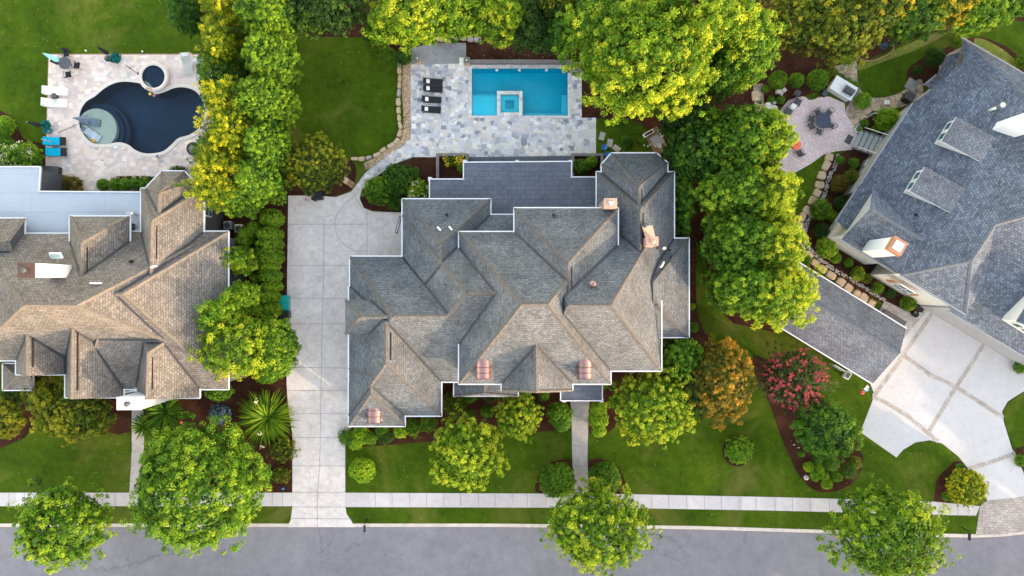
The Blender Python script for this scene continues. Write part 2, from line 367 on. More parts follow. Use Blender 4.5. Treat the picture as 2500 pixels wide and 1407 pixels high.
M_ORANGECAP = plain('terracotta_cap', (0.34, 0.17, 0.10), 0.6)
M_TEAL = plain('teal_plastic', (0.0, 0.27, 0.25), 0.35, 0.5, var=0.1)
M_TEALGLAZE = plain('teal_glaze', (0.0, 0.13, 0.14), 0.3, 0.5, var=0.3)
M_BLUEGLAZE = plain('blue_glaze', (0.01, 0.16, 0.42), 0.12, 0.6, var=0.3)
M_TURQ = m_brick('turquoise_towel', (0.0, 0.40, 0.62), (0.0, 0.46, 0.68), (0.0, 0.27, 0.45), 3.0, 0.1, ms=0.02, var=0.2)
M_AQUA = plain('aqua_fabric', (0.30, 0.68, 0.68), 0.8, var=0.1)
M_GREYFAB = plain('grey_fabric', (0.13, 0.17, 0.22), 0.85, var=0.15)
M_ORANGETOP = plain('coral_top', (0.85, 0.14, 0.07), 0.4, 0.4, var=0.05)
M_WOOD = plain('brown_wood', (0.30, 0.17, 0.09), 0.7, var=0.3)
M_BARK = plain('bark', (0.085, 0.06, 0.042), 0.9, var=0.3)
M_YELLOW = plain('yellow_vinyl', (0.80, 0.42, 0.02), 0.4)
M_YELLOWB = plain('lemon_vinyl', (0.75, 0.65, 0.05), 0.4)
M_PINK = plain('pink_vinyl', (0.62, 0.20, 0.27), 0.4)
M_REDF = plain('red_fabric', (0.70, 0.06, 0.10), 0.7)
M_BLUEF = plain('blue_fabric', (0.10, 0.30, 0.70), 0.7)
M_PINKF = plain('pale_pink_fabric', (0.75, 0.50, 0.55), 0.7)
M_VALLEY = plain('valley_shade_dark', (0.045, 0.045, 0.05), 0.6, 0.3, var=0.3)  # near-black for the strips that draw shade into roof valleys
M_GLASS = plain('window_glass', (0.05, 0.11, 0.13), 0.08, 0.6)
M_STONE = plain('tan_field_stone', (0.50, 0.36, 0.23), 0.85, var=0.25, scale=1.2)
M_STONE2 = plain('pale_field_stone', (0.52, 0.39, 0.27), 0.85, var=0.25, scale=1.2)
M_STONE3 = plain('grey_field_stone', (0.36, 0.33, 0.31), 0.85, var=0.25, scale=1.2)
M_BOULDER = plain('pale_boulder', (0.55, 0.52, 0.47), 0.85, var=0.2, scale=1.5)
M_PEBBLE = m_flag('white_pebble', 6.0, [(0, (0.50, 0.46, 0.42)), (0.4, (0.36, 0.33, 0.31)), (0.7, (0.58, 0.55, 0.52))], (0.2, 0.15, 0.12), 0.02)
M_PEBBLE_T = m_flag('tan_pebble', 6.0, [(0, (0.55, 0.40, 0.24)), (0.4, (0.42, 0.28, 0.16)), (0.7, (0.62, 0.50, 0.36))], (0.2, 0.15, 0.12), 0.02)
M_POOLTEAL = plain('blue_pool_plaster', (0.006, 0.62, 0.80), 0.6, var=0.06, scale=1.0)
M_POOLLIGHT = plain('pale_blue_pool_plaster', (0.10, 0.78, 0.92), 0.6, var=0.05, scale=1.0)
M_POOLDARK = plain('navy_pool_plaster', (0.003, 0.034, 0.078), 0.6, var=0.25, scale=0.4)
M_POOLDARK2 = plain('navy_pool_bench', (0.004, 0.038, 0.084), 0.6, var=0.15, scale=0.6)
M_SHELFTAN = plain('tan_pool_ledge', (0.74, 0.70, 0.54), 0.6, var=0.10, scale=0.8)
M_WATERLINE = plain('waterline_tile', (0.01, 0.03, 0.06), 0.4)

def m_water(name, tint):
    m, nt, out = newmat(name)
    tr = nt.nodes.new('ShaderNodeBsdfTransparent'); tr.inputs[0].default_value = (*tint, 1)
    gl = nt.nodes.new('ShaderNodeBsdfGlossy'); gl.inputs['Roughness'].default_value = 0.02
    fr = nt.nodes.new('ShaderNodeFresnel'); fr.inputs[0].default_value = 1.33
    mx = nt.nodes.new('ShaderNodeMixShader'); nt.links.new(fr.outputs[0], mx.inputs[0]); nt.links.new(tr.outputs[0], mx.inputs[1]); nt.links.new(gl.outputs[0], mx.inputs[2])
    n = noise(nt, 2.2, 3, 0.6, geo(nt), 0.5); bp = nt.nodes.new('ShaderNodeBump'); bp.inputs['Strength'].default_value = 0.6; bp.inputs['Distance'].default_value = 0.03
    nt.links.new(n.outputs[0], bp.inputs['Height']); nt.links.new(bp.outputs[0], gl.inputs['Normal']); nt.links.new(bp.outputs[0], fr.inputs['Normal'])
    nt.links.new(mx.outputs[0], out.inputs[0]); return m
M_WATER_T = m_water('clear_pool_water', (0.72, 0.97, 0.99))
M_WATER_D = m_water('dark_pool_water', (0.80, 0.91, 0.95))

def m_leaf(name, dark, mid, light, trans=0.35, rough=0.65):
    m, nt, out = newmat(name)
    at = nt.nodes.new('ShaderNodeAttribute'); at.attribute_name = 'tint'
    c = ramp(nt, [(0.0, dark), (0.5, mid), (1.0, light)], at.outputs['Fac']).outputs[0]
    b = nt.nodes.new('ShaderNodeBsdfPrincipled'); b.inputs['Roughness'].default_value = rough; b.inputs['Specular IOR Level'].default_value = 0.25
    nt.links.new(c, b.inputs['Base Color'])
    t = nt.nodes.new('ShaderNodeBsdfTranslucent'); nt.links.new(c, t.inputs[0])
    mx = nt.nodes.new('ShaderNodeMixShader'); mx.inputs[0].default_value = trans
    nt.links.new(b.outputs[0], mx.inputs[1]); nt.links.new(t.outputs[0], mx.inputs[2]); nt.links.new(mx.outputs[0], out.inputs[0]); return m
LEAF = {
 'maple':   m_leaf('maple_leaf', (0.0275, 0.0875, 0.0037), (0.1148, 0.2497, 0.0081), (0.3335, 0.4370, 0.0207)),
 'deep':    m_leaf('deep_green_leaf', (0.0150, 0.0562, 0.0050), (0.0567, 0.1553, 0.0081), (0.1495, 0.2702, 0.0138)),
 'dark':    m_leaf('dark_leaf', (0.0125, 0.0400, 0.0063), (0.0378, 0.0945, 0.0108), (0.0862, 0.1667, 0.0161)),
 'lime':    m_leaf('lime_leaf', (0.040, 0.115, 0.003), (0.17, 0.29, 0.007), (0.45, 0.49, 0.022)),
 'gold':    m_leaf('golden_leaf', (0.050, 0.115, 0.003), (0.33, 0.37, 0.006), (0.72, 0.62, 0.020)),
 'olive':   m_leaf('olive_leaf', (0.0250, 0.0525, 0.0037), (0.1148, 0.1688, 0.0081), (0.3910, 0.3680, 0.0172)),
 'amber':   m_leaf('amber_leaf', (0.040, 0.065, 0.004), (0.20, 0.145, 0.008), (0.58, 0.30, 0.022)),
 'goldmix': m_leaf('gold_flecked_leaf', (0.018, 0.050, 0.004), (0.085, 0.145, 0.006), (0.62, 0.42, 0.015)),
 'arbor':   m_leaf('arborvitae_scale', (0.018, 0.066, 0.0025), (0.085, 0.185, 0.0050), (0.20, 0.32, 0.010), 0.2),
 'box':     m_leaf('boxwood_leaf', (0.0275, 0.0875, 0.0037), (0.0878, 0.2093, 0.0054), (0.1495, 0.2875, 0.0092), 0.2),
 'boxlime': m_leaf('lime_boxwood_leaf', (0.0500, 0.1375, 0.0037), (0.1755, 0.3375, 0.0068), (0.3450, 0.4715, 0.0138), 0.2),
 'myrtle':  m_leaf('myrtle_leaf', (0.022, 0.045, 0.010), (0.070, 0.095, 0.022), (0.17, 0.17, 0.05), 0.3),
 'redpet':  m_leaf('red_petal', (0.20, 0.012, 0.028), (0.38, 0.028, 0.055), (0.50, 0.11, 0.09), 0.1),
 'bluegr':  m_leaf('blue_needle', (0.025, 0.06, 0.085), (0.06, 0.115, 0.16), (0.13, 0.21, 0.27), 0.2),
 'redol':   m_leaf('rust_leaf', (0.03, 0.045, 0.005), (0.12, 0.105, 0.012), (0.32, 0.19, 0.02), 0.3),
 'whitepet':m_leaf('cream_petal', (0.50, 0.52, 0.25), (0.70, 0.68, 0.45), (0.80, 0.75, 0.62), 0.3),
 'yelpet':  m_leaf('yellow_petal', (0.35, 0.27, 0.01), (0.55, 0.42, 0.02), (0.70, 0.54, 0.04), 0.3),
 'pinkpet': m_leaf('pink_petal', (0.50, 0.16, 0.16), (0.70, 0.35, 0.32), (0.80, 0.60, 0.55), 0.3),
 'tealpet': m_leaf('teal_frond', (0.0, 0.08, 0.075), (0.0, 0.16, 0.15), (0.01, 0.26, 0.23), 0.3),
}

# ------------------------------------------------------------------ foliage
def leaf_mesh(name, mat, P, N, T, L, Wd, tint, parent=None, rng=None):
    """one quad leaf per point: P centre, N normal, T long direction"""
    n = len(P)
    T = T - N * np.sum(T * N, 1, keepdims=True); T /= np.linalg.norm(T, axis=1, keepdims=True) + 1e-9
    B = np.cross(N, T)
    V = np.empty((n, 4, 3), np.float32)
    Lh = (L / 2)[:, None]; Wh = (Wd / 2)[:, None]
    V[:, 0] = P - T * Lh; V[:, 1] = P + B * Wh - N * Wh * 0.15; V[:, 2] = P + T * Lh + N * Lh * 0.1; V[:, 3] = P - B * Wh - N * Wh * 0.15
    me = bpy.data.meshes.new(name); me.vertices.add(4 * n); me.vertices.foreach_set('co', V.reshape(-1))
    me.loops.add(4 * n); me.loops.foreach_set('vertex_index', np.arange(4 * n, dtype=np.int32))
    me.polygons.add(n); me.polygons.foreach_set('loop_start', np.arange(0, 4 * n, 4, dtype=np.int32))
    me.materials.append(mat)
    a = me.attributes.new('tint', 'FLOAT', 'FACE'); a.data.foreach_set('value', np.clip(tint, 0, 1).astype(np.float32))
    me.update(calc_edges=True)
    o = bpy.data.objects.new(name, me); COL.objects.link(o)
    if parent is not None: o.parent = parent; reg(o, parent)
    return o

def crown(name, key, c, rx, ry, rz, lobe, leaf, dens=1.0, seed=0, parent=None, zmin=-0.45, rough=0.12, plume=0.0, tb=0.45, tv=0.18, tilt=0.0, per=26, lowf=3.0, aspect=0.7):
    g = np.random.default_rng(seed)
    rm = (rx + ry + rz) / 3
    NL = int(max(10, dens * 10.5 * rm * rm / (lobe * lobe * 2.0)))
    i = np.arange(NL) + 0.5
    z = zmin + (1 - zmin) * i / NL; th = i * 2.399963 + seed
    rr = np.sqrt(np.maximum(0, 1 - z * z)); D = np.stack([rr * np.cos(th), rr * np.sin(th), z], 1)
    D += g.normal(0, 0.05, D.shape); D /= np.linalg.norm(D, axis=1, keepdims=True)
    f = np.ones(NL); t0 = np.zeros(NL)
    for q in range(5):
        k = g.normal(0, lowf * (1 + 0.5 * q), 3); ph = g.uniform(0, 6.28)
        f += rough * 0.55 * np.sin(D @ k + ph); 
        k2 = g.normal(0, 2.2, 3); t0 += 0.05 * np.sin(D @ k2 + ph * 2)
    f += g.uniform(-rough * 0.5, rough * 0.7, NL)
    E = np.array([rx, ry, rz]) - lobe * 0.8
    C = D * E * f[:, None] * (1 - 0.14 * (g.random(NL) < 0.35))[:, None]
    lr = lobe * g.uniform(0.65, 1.3, NL)
    lt = tb + 1.6 * t0 + g.normal(0, tv, NL)
    OUT = D / np.array([rx, ry, rz]); OUT /= np.linalg.norm(OUT, axis=1, keepdims=True)
    leaf = leaf * 0.64; M = int(per * 2.1)
    d = g.normal(0, 1, (NL, M, 3)); d /= np.linalg.norm(d, axis=2, keepdims=True)
    d += OUT[:, None, :] * 0.55; d[:, :, 2] += 0.15; d /= np.linalg.norm(d, axis=2, keepdims=True)
    rad = g.uniform(0.35, 1.08, (NL, M)) ** 0.6
    rad_ = rad; off = d * (lr[:, None] * rad)[:, :, None]
    if plume > 0:
        ax = OUT[:, None, :] * np.array([1, 1, 0.7]); u = g.uniform(-0.2, 1, (NL, M))
        off = off * (1 - 0.6 * np.clip(u, 0, 1))[:, :, None] + ax * (u * plume * lr[:, None])[:, :, None]
    P = (C[:, None, :] + off).reshape(-1, 3)
    Nn = d + g.normal(0, 0.30, d.shape); Nn[:, :, 2] += 0.25; Nn = Nn.reshape(-1, 3); Nn /= np.linalg.norm(Nn, axis=1, keepdims=True)
    T = (d * 0.4 + g.normal(0, 0.7, d.shape)); T = T.reshape(-1, 3)
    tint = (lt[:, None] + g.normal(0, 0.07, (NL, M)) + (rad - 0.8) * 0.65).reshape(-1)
    L = leaf * g.uniform(0.7, 1.35, P.shape[0]); Wd = L * aspect
    # inner foliage that closes the crown
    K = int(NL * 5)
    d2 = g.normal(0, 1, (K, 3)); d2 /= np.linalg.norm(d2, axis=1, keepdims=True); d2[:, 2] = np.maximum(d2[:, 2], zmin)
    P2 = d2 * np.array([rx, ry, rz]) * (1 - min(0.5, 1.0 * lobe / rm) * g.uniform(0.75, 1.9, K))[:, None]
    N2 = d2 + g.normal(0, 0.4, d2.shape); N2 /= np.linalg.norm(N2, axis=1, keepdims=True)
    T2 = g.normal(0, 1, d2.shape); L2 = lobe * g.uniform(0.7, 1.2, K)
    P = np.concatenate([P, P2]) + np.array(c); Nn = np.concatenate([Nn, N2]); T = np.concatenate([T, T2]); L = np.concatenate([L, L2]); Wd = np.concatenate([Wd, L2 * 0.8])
    tint = np.concatenate([tint, g.uniform(0.0, 0.32, K)])  # inner leaves toned darker, putting shade into the crown's gaps
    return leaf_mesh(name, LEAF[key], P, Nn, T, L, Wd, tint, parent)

def trunk(parent, h0, rx, ry, h, r, seed, nl=6):
    rnd = random.Random(seed); mb = MB()
    mb.tube([(0, 0, -0.05), (0.03, 0.02, h0 * 0.5), (0.0, 0.05, h0), (0.05, 0, h0 + (h - h0) * 0.55)], r, 8, r2=r * 0.35)
    for k in range(nl):
        a = k * 6.283 / nl + rnd.uniform(-0.3, 0.3); z0 = h0 * rnd.uniform(0.75, 1.1)
        q = rnd.uniform(0.55, 0.8)
        mb.tube([(0, 0, z0), (rx * q * 0.45 * math.cos(a), ry * q * 0.45 * math.sin(a), z0 + (h - h0) * 0.28), (rx * q * math.cos(a), ry * q * math.sin(a), z0 + (h - h0) * rnd.uniform(0.35, 0.6))], r * 0.45, 5, r2=r * 0.12)
    return mb.build('trunk', M_BARK, parent, merge=False)

_s = [100]
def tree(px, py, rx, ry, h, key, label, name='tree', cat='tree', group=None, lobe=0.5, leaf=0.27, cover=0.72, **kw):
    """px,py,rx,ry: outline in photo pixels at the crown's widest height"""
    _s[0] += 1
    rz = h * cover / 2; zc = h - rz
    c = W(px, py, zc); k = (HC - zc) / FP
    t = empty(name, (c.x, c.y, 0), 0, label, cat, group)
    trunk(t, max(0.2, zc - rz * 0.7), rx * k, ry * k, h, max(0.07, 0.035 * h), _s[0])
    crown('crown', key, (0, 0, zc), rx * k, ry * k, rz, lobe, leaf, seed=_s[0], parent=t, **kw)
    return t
def shrub(px, py, r, key, label, name='shrub', cat='shrub', group=None, h=None, ry=None, lobe=None, leaf=None, per=16, rough=0.10, **kw):
    _s[0] += 1
    ry = ry or r; k0 = HC / FP
    hh = h if h else 1.5 * r * k0
    zc = hh * 0.5; c = W(px, py, zc); k = (HC - zc) / FP
    rm = r * k
    o = crown(name, key, (0, 0, zc), r * k, ry * k, hh * 0.5, lobe or max(0.10, rm * 0.20), leaf or max(0.085, rm * 0.10), seed=_s[0], per=per, rough=rough, zmin=-0.5, **kw)
    o.location = (c.x, c.y, 0)
    return tag(o, label, cat, group)
def ball(px, py, r, label, key='box', group=None, name='boxwood', cat='boxwood', **kw):
    kw.setdefault('rough', 0.05)
    return shrub(px, py, r, key, label, name, cat, group, lobe=kw.pop('lobe', 0.15), leaf=kw.pop('leaf', 0.11), **kw)

def strappy(px, py, r, label, name='agave_plant', cat='plant', n=90, keys=('arbor',), flowers=None, group=None, h=1.4, w=0.16):
    """long arching sword leaves from one base"""
    _s[0] += 1; g = np.random.default_rng(_s[0]); k = HC / FP; Rm = r * k
    mb = MB()
    for q in range(n):
        a = g.uniform(0, 6.283); el = g.uniform(0.25, 1.25); L = Rm * g.uniform(0.7, 1.1) 
        d = Vector((math.cos(a), math.sin(a), 0)); s = Vector((-math.sin(a), math.cos(a), 0)); base = d * Rm * g.uniform(0, 0.25)
        pts = []
        for u in (0, 0.3, 0.65, 1.0):
            pts.append(base + d * L * u * (0.35 + 0.65 * math.cos(el) + 0.3 * u * math.sin(el)) * 0.85 + Vector((0, 0, h * math.sin(el) * (u * 1.5 - u * u * 0.75) + 0.15)))
        ws = (w * 0.6, w, w * 0.8, 0.01)
        for i in range(3):
            fold = Vector((0, 0, 0.04))
            mb.face([pts[i] - s * ws[i] / 2 + fold, pts[i], pts[i + 1], pts[i + 1] - s * ws[i + 1] / 2 + fold])
            mb.face([pts[i], pts[i] + s * ws[i] / 2 + fold, pts[i + 1] + s * ws[i + 1] / 2 + fold, pts[i + 1]])
    o = mb.build('leaf_rosette' if flowers else name, LEAF[keys[0]], None, merge=False)
    a = o.data.attributes.new('tint', 'FLOAT', 'FACE'); nf = len(o.data.polygons)
    a.data.foreach_set('value', np.repeat(g.uniform(0.15, 1.0, nf // 6 + 1), 6)[:nf].astype(np.float32))
    loc = W(px, py, h * 0.5); loc.z = 0
    if flowers:
        e = empty(name, loc, 0, label, cat, group); o.parent = e; reg(o, e)
        fkey, cnt, fr = flowers
        for q in range(cnt):
            aa = g.uniform(0, 6.283); rr = Rm * math.sqrt(g.uniform(0.02, 0.85)); cc = np.array([rr * math.cos(aa), rr * math.sin(aa), h * 0.95 + g.uniform(-0.1, 0.15)])
            P = cc + g.normal(0, fr * 0.5, (10, 3)); m = len(P)
            leaf_mesh('flower', LEAF[fkey], P, g.normal(0, 0.4, (m, 3)) + np.array([0, 0, 1.0]), g.normal(0, 1, (m, 3)), np.full(m, fr), np.full(m, fr * 0.8), g.uniform(0, 1, m), e)
        return e
    o.location = loc
    return tag(o, label, cat, group)

def flowers_on(parent, key, spots, size, seed=1, per=8, name='flower'):
    """blossom heads at local points"""
    g = np.random.default_rng(seed)
    if len(spots) > 1:
        for q_, s_ in enumerate(spots): flowers_on(parent, key, [s_], size, seed * 100 + q_, per, name)
        return
    s0 = spots[0] if isinstance(spots[0], list) else [spots[0]]
    P = np.concatenate([np.array(s) + g.normal(0, size * 0.38, (per, 3)) for s in s0]); m = len(P)
    N = g.normal(0, 0.5, (m, 3)) + np.array([0, 0, 1.0]); N /= np.linalg.norm(N, axis=1, keepdims=True)
    return leaf_mesh(name, LEAF[key], P, N, g.normal(0, 1, (m, 3)), np.full(m, size * 0.6), np.full(m, size * 0.5), g.uniform(0, 1, m), parent)

# ------------------------------------------------------------------ roofs and houses
class House:
    """roofs given by eave and ridge points seen at photo pixels and real heights; overlapping hip roofs make the valleys"""
    def __init__(s, name, label, base_px, rm, cm, wm, gut):
        c = W(base_px[0], base_px[1]); s.o = Vector((c.x, c.y, 0)); s.e = empty(name, s.o, 0, label, 'house')
        s.roof = MB(); s.cap = MB(); s.wall = MB(); s.gut = MB(); s.k = 0
        s.rm, s.cm, s.wm, s.gm = rm, cm, wm, gut; s.F = []; s.skip = False
    def facet(s, pts, mi=None, two=False):
        n = Vector((0, 0, 0))
        for i in range(len(pts)): a, b = pts[i], pts[(i + 1) % len(pts)]; n += a.cross(b)
        if n.length < 1e-8: return
        n.normalize()
        if n.z < 0 and not two: pts = pts[::-1]; n = -n
        vert = abs(n.z) < 0.12
        if not vert: s.F.append((s.k, [Vector(p) for p in pts], n.copy(), n.dot(pts[0])))
        u = Vector((0, 0, 1)).cross(n)
        if u.length < 1e-3: u = Vector((1, 0, 0))
        u.normalize(); v = n.cross(u)
        s.roof.face(pts, (1 if vert else 0) if mi is None else mi, [(p.dot(u), p.dot(v)) for p in pts])
    def line_cap(s, a, b, w=0.22, h=0.07):
        d = (b - a); L = d.length
        if L < 0.2: return
        t = d.normalized(); side = t.cross(Vector((0, 0, 1))).normalized(); up = side.cross(t).normalized()
        n = max(1, int(L / 0.6)); s.cap = MB()
        for i in range(n):   # overlapping cap shingles
            p = a + d * (i / n); q = a + d * min(1.0, (i + 1.04) / n); h0, h1 = h + 0.012, h + 0.034
            for sg in (-1, 1):
                f = [p + up * h0, q + up * h1, q + side * sg * w * 0.8 + up * (h1 - w * 0.62), p + side * sg * w * 0.8 + up * (h0 - w * 0.62)]
                if sg > 0: f = f[::-1]
                s.cap.face(f)
        s.cap.build('ridge_cap', s.cm, s.e, s.o, merge=True)
    def gutter(s, a, b, out, w=0.105, h=0.12):
        d = b - a; L = d.length; c = (a + b) / 2 + out * (w / 2 + 0.005)
        s.gut.box((c.x, c.y, c.z - h / 2 + 0.03), (L + w, w, h), math.atan2(d.y, d.x))
    def solid(s, eave, ze, faces, ridge, caps, open_edges=(), walls=True, nocap=(), inset=0.45, th=0.22, gutter=True, zbase=0.0):
        """eave: px corners in order; ridge: list of (px, py, z); faces: index lists, ridge points after eave points"""
        s.k += 1; dz = 0.0013 * s.k
        E = [W(p[0], p[1], p[2] if len(p) > 2 else ze) + Vector((0, 0, dz)) for p in eave]
        P = E + [W(*r) + Vector((0, 0, dz)) for r in ridge]; n = len(E)
        for f in faces: s.facet([P[i] for i in f])
        lo = [Vector((p.x, p.y, p.z - th)) for p in E]
        area = sum(E[i].x * E[(i + 1) % n].y - E[(i + 1) % n].x * E[i].y for i in range(n)); sg = 1 if area > 0 else -1
        s.roof.face(lo[::-1] if sg > 0 else lo, 2)
        cx = sum(E, Vector((0, 0, 0))) / n
        for i in range(n):
            a, b = E[i], E[(i + 1) % n]; d = (b - a); d.z = 0
            if d.length < 1e-4: continue
            out = Vector((d.y, -d.x, 0)).normalized() * sg
            s.roof.face([a, b, lo[(i + 1) % n], lo[i]] if sg < 0 else [b, a, lo[i], lo[(i + 1) % n]], 3)
            if gutter and i not in open_edges: s.gutter(a, b, out)
        for a, b in caps:
            if (a, b) not in nocap: s.line_cap(P[a], P[b])
        if walls:
            ins = inset + 0.011 * s.k
            # inset polygon by edge offset
            q = []
            for i in range(n):
                a, b, c = E[i - 1], E[i], E[(i + 1) % n]
                d1 = Vector((b.x - a.x, b.y - a.y)).normalized(); d2 = Vector((c.x - b.x, c.y - b.y)).normalized()
                n1 = Vector((-d1.y, d1.x)) * sg; n2 = Vector((-d2.y, d2.x)) * sg
                m = (n1 + n2); den = max(0.35, m.dot(n1)) ; q.append(Vector((b.x, b.y)) + m * (ins / den))
            zt = min(p.z for p in E) - th + 0.004
            s.wall.prism([(p.x, p.y) for p in q], zbase, zt)
        return P
    def hip(s, x0, y0, x1, y1, ze, a, b, zr, gable='', **kw):
        """a, b: ridge ends in px (left/right or top/bottom)"""
        eave = [(x0, y0), (x1, y0), (x1, y1), (x0, y1)]
        return s.hipq(eave, ze, a, b, zr, 'EW' if abs(b[0] - a[0]) >= abs(b[1] - a[1]) else 'NS', gable, **kw)
    def hipq(s, eave, ze, a, b, zr, axis, gable='', **kw):
        R_ = [(a[0], a[1], zr), (b[0], b[1], zr)]
        if axis == 'EW': F = [[0, 1, 5, 4], [1, 2, 5], [2, 3, 4, 5], [3, 0, 4]]; caps = [(4, 5)] + ([] if 'E' in gable else [(1, 5), (2, 5)]) + ([] if 'W' in gable else [(0, 4), (3, 4)])
        else: F = [[0, 1, 4], [1, 2, 5, 4], [2, 3, 5], [3, 0, 4, 5]]; caps = [(4, 5)] + ([] if 'N' in gable else [(0, 4), (1, 4)]) + ([] if 'S' in gable else [(2, 5), (3, 5)])
        return s.solid(eave, ze, F, R_, caps, **kw)
    def bay(s, p6, ze, a, b, zr, **kw):
        F = [[0, 1, 6, 7], [1, 2, 6], [2, 3, 6], [3, 4, 6], [4, 5, 7, 6], [5, 0, 7]]
        return s.solid(p6, ze, F, [(a[0], a[1], zr), (b[0], b[1], zr)], [(6, 7), (1, 6), (2, 6), (3, 6), (4, 6)], open_edges=(5,), **kw)
    def flat(s, poly, z, mat, walls=True, name='flat_roof', th=0.3, inset=0.3, trim=True):
        mb = MB(); P = [W(p[0], p[1], z) for p in poly]
        mb.prism([(p.x, p.y) for p in P], z - th, z)
        mb.build(name, mat, s.e, s.o)
        n = len(P); area = sum(P[i].x * P[(i + 1) % n].y - P[(i + 1) % n].x * P[i].y for i in range(n)); sg = 1 if area > 0 else -1
        for i in range(n):
            a, b = P[i], P[(i + 1) % n]; d = b - a
            if trim: s.gutter(a + Vector((0, 0, 0.05)), b + Vector((0, 0, 0.05)), Vector((d.y, -d.x, 0)).normalized() * sg * 1.0)
        if walls:
            s.k += 1; cx = sum(P, Vector()) / n
            q = [(p.x + (cx.x - p.x) * 0.06, p.y + (cx.y - p.y) * 0.06) for p in P]
            s.wall.prism(q, 0, z - th - 0.01)
    def valleys(s, w=0.11):
        """dark strips standing in for the shade where two roof slopes meet"""
        def clip(poly, p, d):
            t0, t1 = -1e9, 1e9; n_ = len(poly); A = sum(poly[i].x * poly[(i + 1) % n_].y - poly[(i + 1) % n_].x * poly[i].y for i in range(n_)); sg = 1 if A > 0 else -1
            for i in range(n_):
                a, b = poly[i], poly[(i + 1) % n_]; nx, ny = -(b.y - a.y) * sg, (b.x - a.x) * sg
                f0 = (p.x - a.x) * nx + (p.y - a.y) * ny; f1 = d.x * nx + d.y * ny
                if abs(f1) < 1e-9:
                    if f0 < 0: return None
                elif f1 > 0: t0 = max(t0, -f0 / f1)
                else: t1 = min(t1, -f0 / f1)
            return (t0, t1) if t1 > t0 + 0.1 else None
        def inside(poly, x, y):
            n_ = len(poly); sg = 0
            for i in range(n_):
                a, b = poly[i], poly[(i + 1) % n_]; c = (b.x - a.x) * (y - a.y) - (b.y - a.y) * (x - a.x)
                if abs(c) < 1e-9: continue
                if sg == 0: sg = 1 if c > 0 else -1
                elif (c > 0) != (sg > 0): return False
            return True
        for i, (k1, P1, n1, d1) in enumerate(s.F):
            for (k2, P2, n2, d2) in s.F[i + 1:]:
                if k1 == k2 or n1.dot(n2) > 0.97: continue
                if s.skip and (k1, k2) == (1, 2) and (n1.y < -0.4 or n2.y < -0.4): continue
                d = n1.cross(n2)
                if d.length < 0.05: continue
                dd = d.length_squared; p = (n2.cross(d) * d1 + d.cross(n1) * d2) / dd; d.normalize()
                if d.xy.length < 0.2: continue
                a, b = clip(P1, p, d), clip(P2, p, d)
                if not a or not b: continue
                t0, t1 = max(a[0], b[0]), min(a[1], b[1])
                if t1 - t0 < 0.5: continue
                N = max(4, int((t1 - t0) / 0.4)); vis = []
                for q in range(N):
                    c = p + d * (t0 + (t1 - t0) * (q + 0.5) / N); ok = True
                    for (k3, P3, n3, d3) in s.F:
                        if k3 in (k1, k2): continue
                        z = (d3 - n3.x * c.x - n3.y * c.y) / n3.z
                        if z > c.z + 0.02 and inside(P3, c.x, c.y): ok = False; break
                    vis.append(ok)
                q = 0
                while q < N:
                    if not vis[q]: q += 1; continue
                    r = q
                    while r < N and vis[r]: r += 1
                    if r - q >= 2:
                        A, B = p + d * (t0 + (t1 - t0) * q / N), p + d * (t0 + (t1 - t0) * r / N)
                        m = MB()
                        for nn, sgn in ((n1, 1), (n2, -1)):
                            side = nn.cross(d).normalized()
                            if (n1 + n2).dot(side) < 0: side = -side     # climbs away from the valley
                            o = (n1 + n2).normalized() * 0.025
                            m.face([A + o, B + o, B + o + side * w, A + o + side * w])
                        m.build('valley_shade', M_VALLEY, s.e, s.o)  # dark strip painted in as shade along the crease
                    q = r
    def finish(s):
        s.valleys()
        s.roof.build('roof', [s.rm, s.wm, M_SOFFIT, M_WHITE], s.e, s.o)
        s.wall.build('wall', s.wm, s.e, s.o, merge=False)
        s.gut.build('gutter', s.gm, s.e, s.o, merge=False)
    def loc(s, p): return Vector(p) - s.o

def part_empty(name, h, p):   # sub-assembly under a house, its own pieces are sub-parts
    e = bpy.data.objects.new(name, None); COL.objects.link(e); e.parent = h.e; reg(e, h.e); e.location = h.loc(p); return e

def chimney(h, px, py, zt, w, d, zb, body, capm, flues=1, rz=0.0, fluem=None, capw=0.12):
    c = W(px, py, zt)
    b = MB().box((0, 0, (zb - zt) / 2), (w, d, zt - zb), rz).build('chimney', body, h.e, None, bevel=0.015); b.location = h.loc((c.x, c.y, zt))
    m = MB().box((0, 0, 0.06), (w + capw * 2, d + capw * 2, 0.12), rz).build('chimney_cap', capm, b, bevel=0.02)
    f = MB()
    for i in range(flues):
        o = (i - (flues - 1) / 2) * 0.5
        f.lathe((o * math.cos(rz), o * math.sin(rz), 0.12), [(0.17, 0), (0.17, 0.28), (0.23, 0.30), (0.24, 0.36), (0.05, 0.45)], 12)
    f.build('flue', fluem or M_SILVER, b)
    return b
def vent(h, px, py, z, kind='black', L=0.45):
    c = W(px, py, z); mb = MB()
    if kind == 'black': mb.lathe((0, 0, -0.3), [(0.14, 0), (0.14, 0.34), (0.11, 0.42), (0.02, 0.46)], 10); m = M_BLACK
    elif kind == 'white': mb.lathe((0, 0, -0.3), [(0.12, 0), (0.12, 0.75), (0.13, 0.78)], 10); m = M_WHITEPLAS
    elif kind == 'elbow':
        mb.tube([(0, 0, -0.2), (0, 0, 0.35), (0.06, 0, 0.45), (0.3, 0, 0.42), (L, 0.0, 0.3)], 0.08, 8); m = M_WHITEPLAS
    else: mb.lathe((0, 0, -0.3), [(0.22, 0), (0.22, 0.4), (0.30, 0.45), (0.30, 0.52), (0.1, 0.62)], 14); m = M_COPPER
    o = mb.build('roof_vent', m, h.e); o.location = h.loc(c); return o
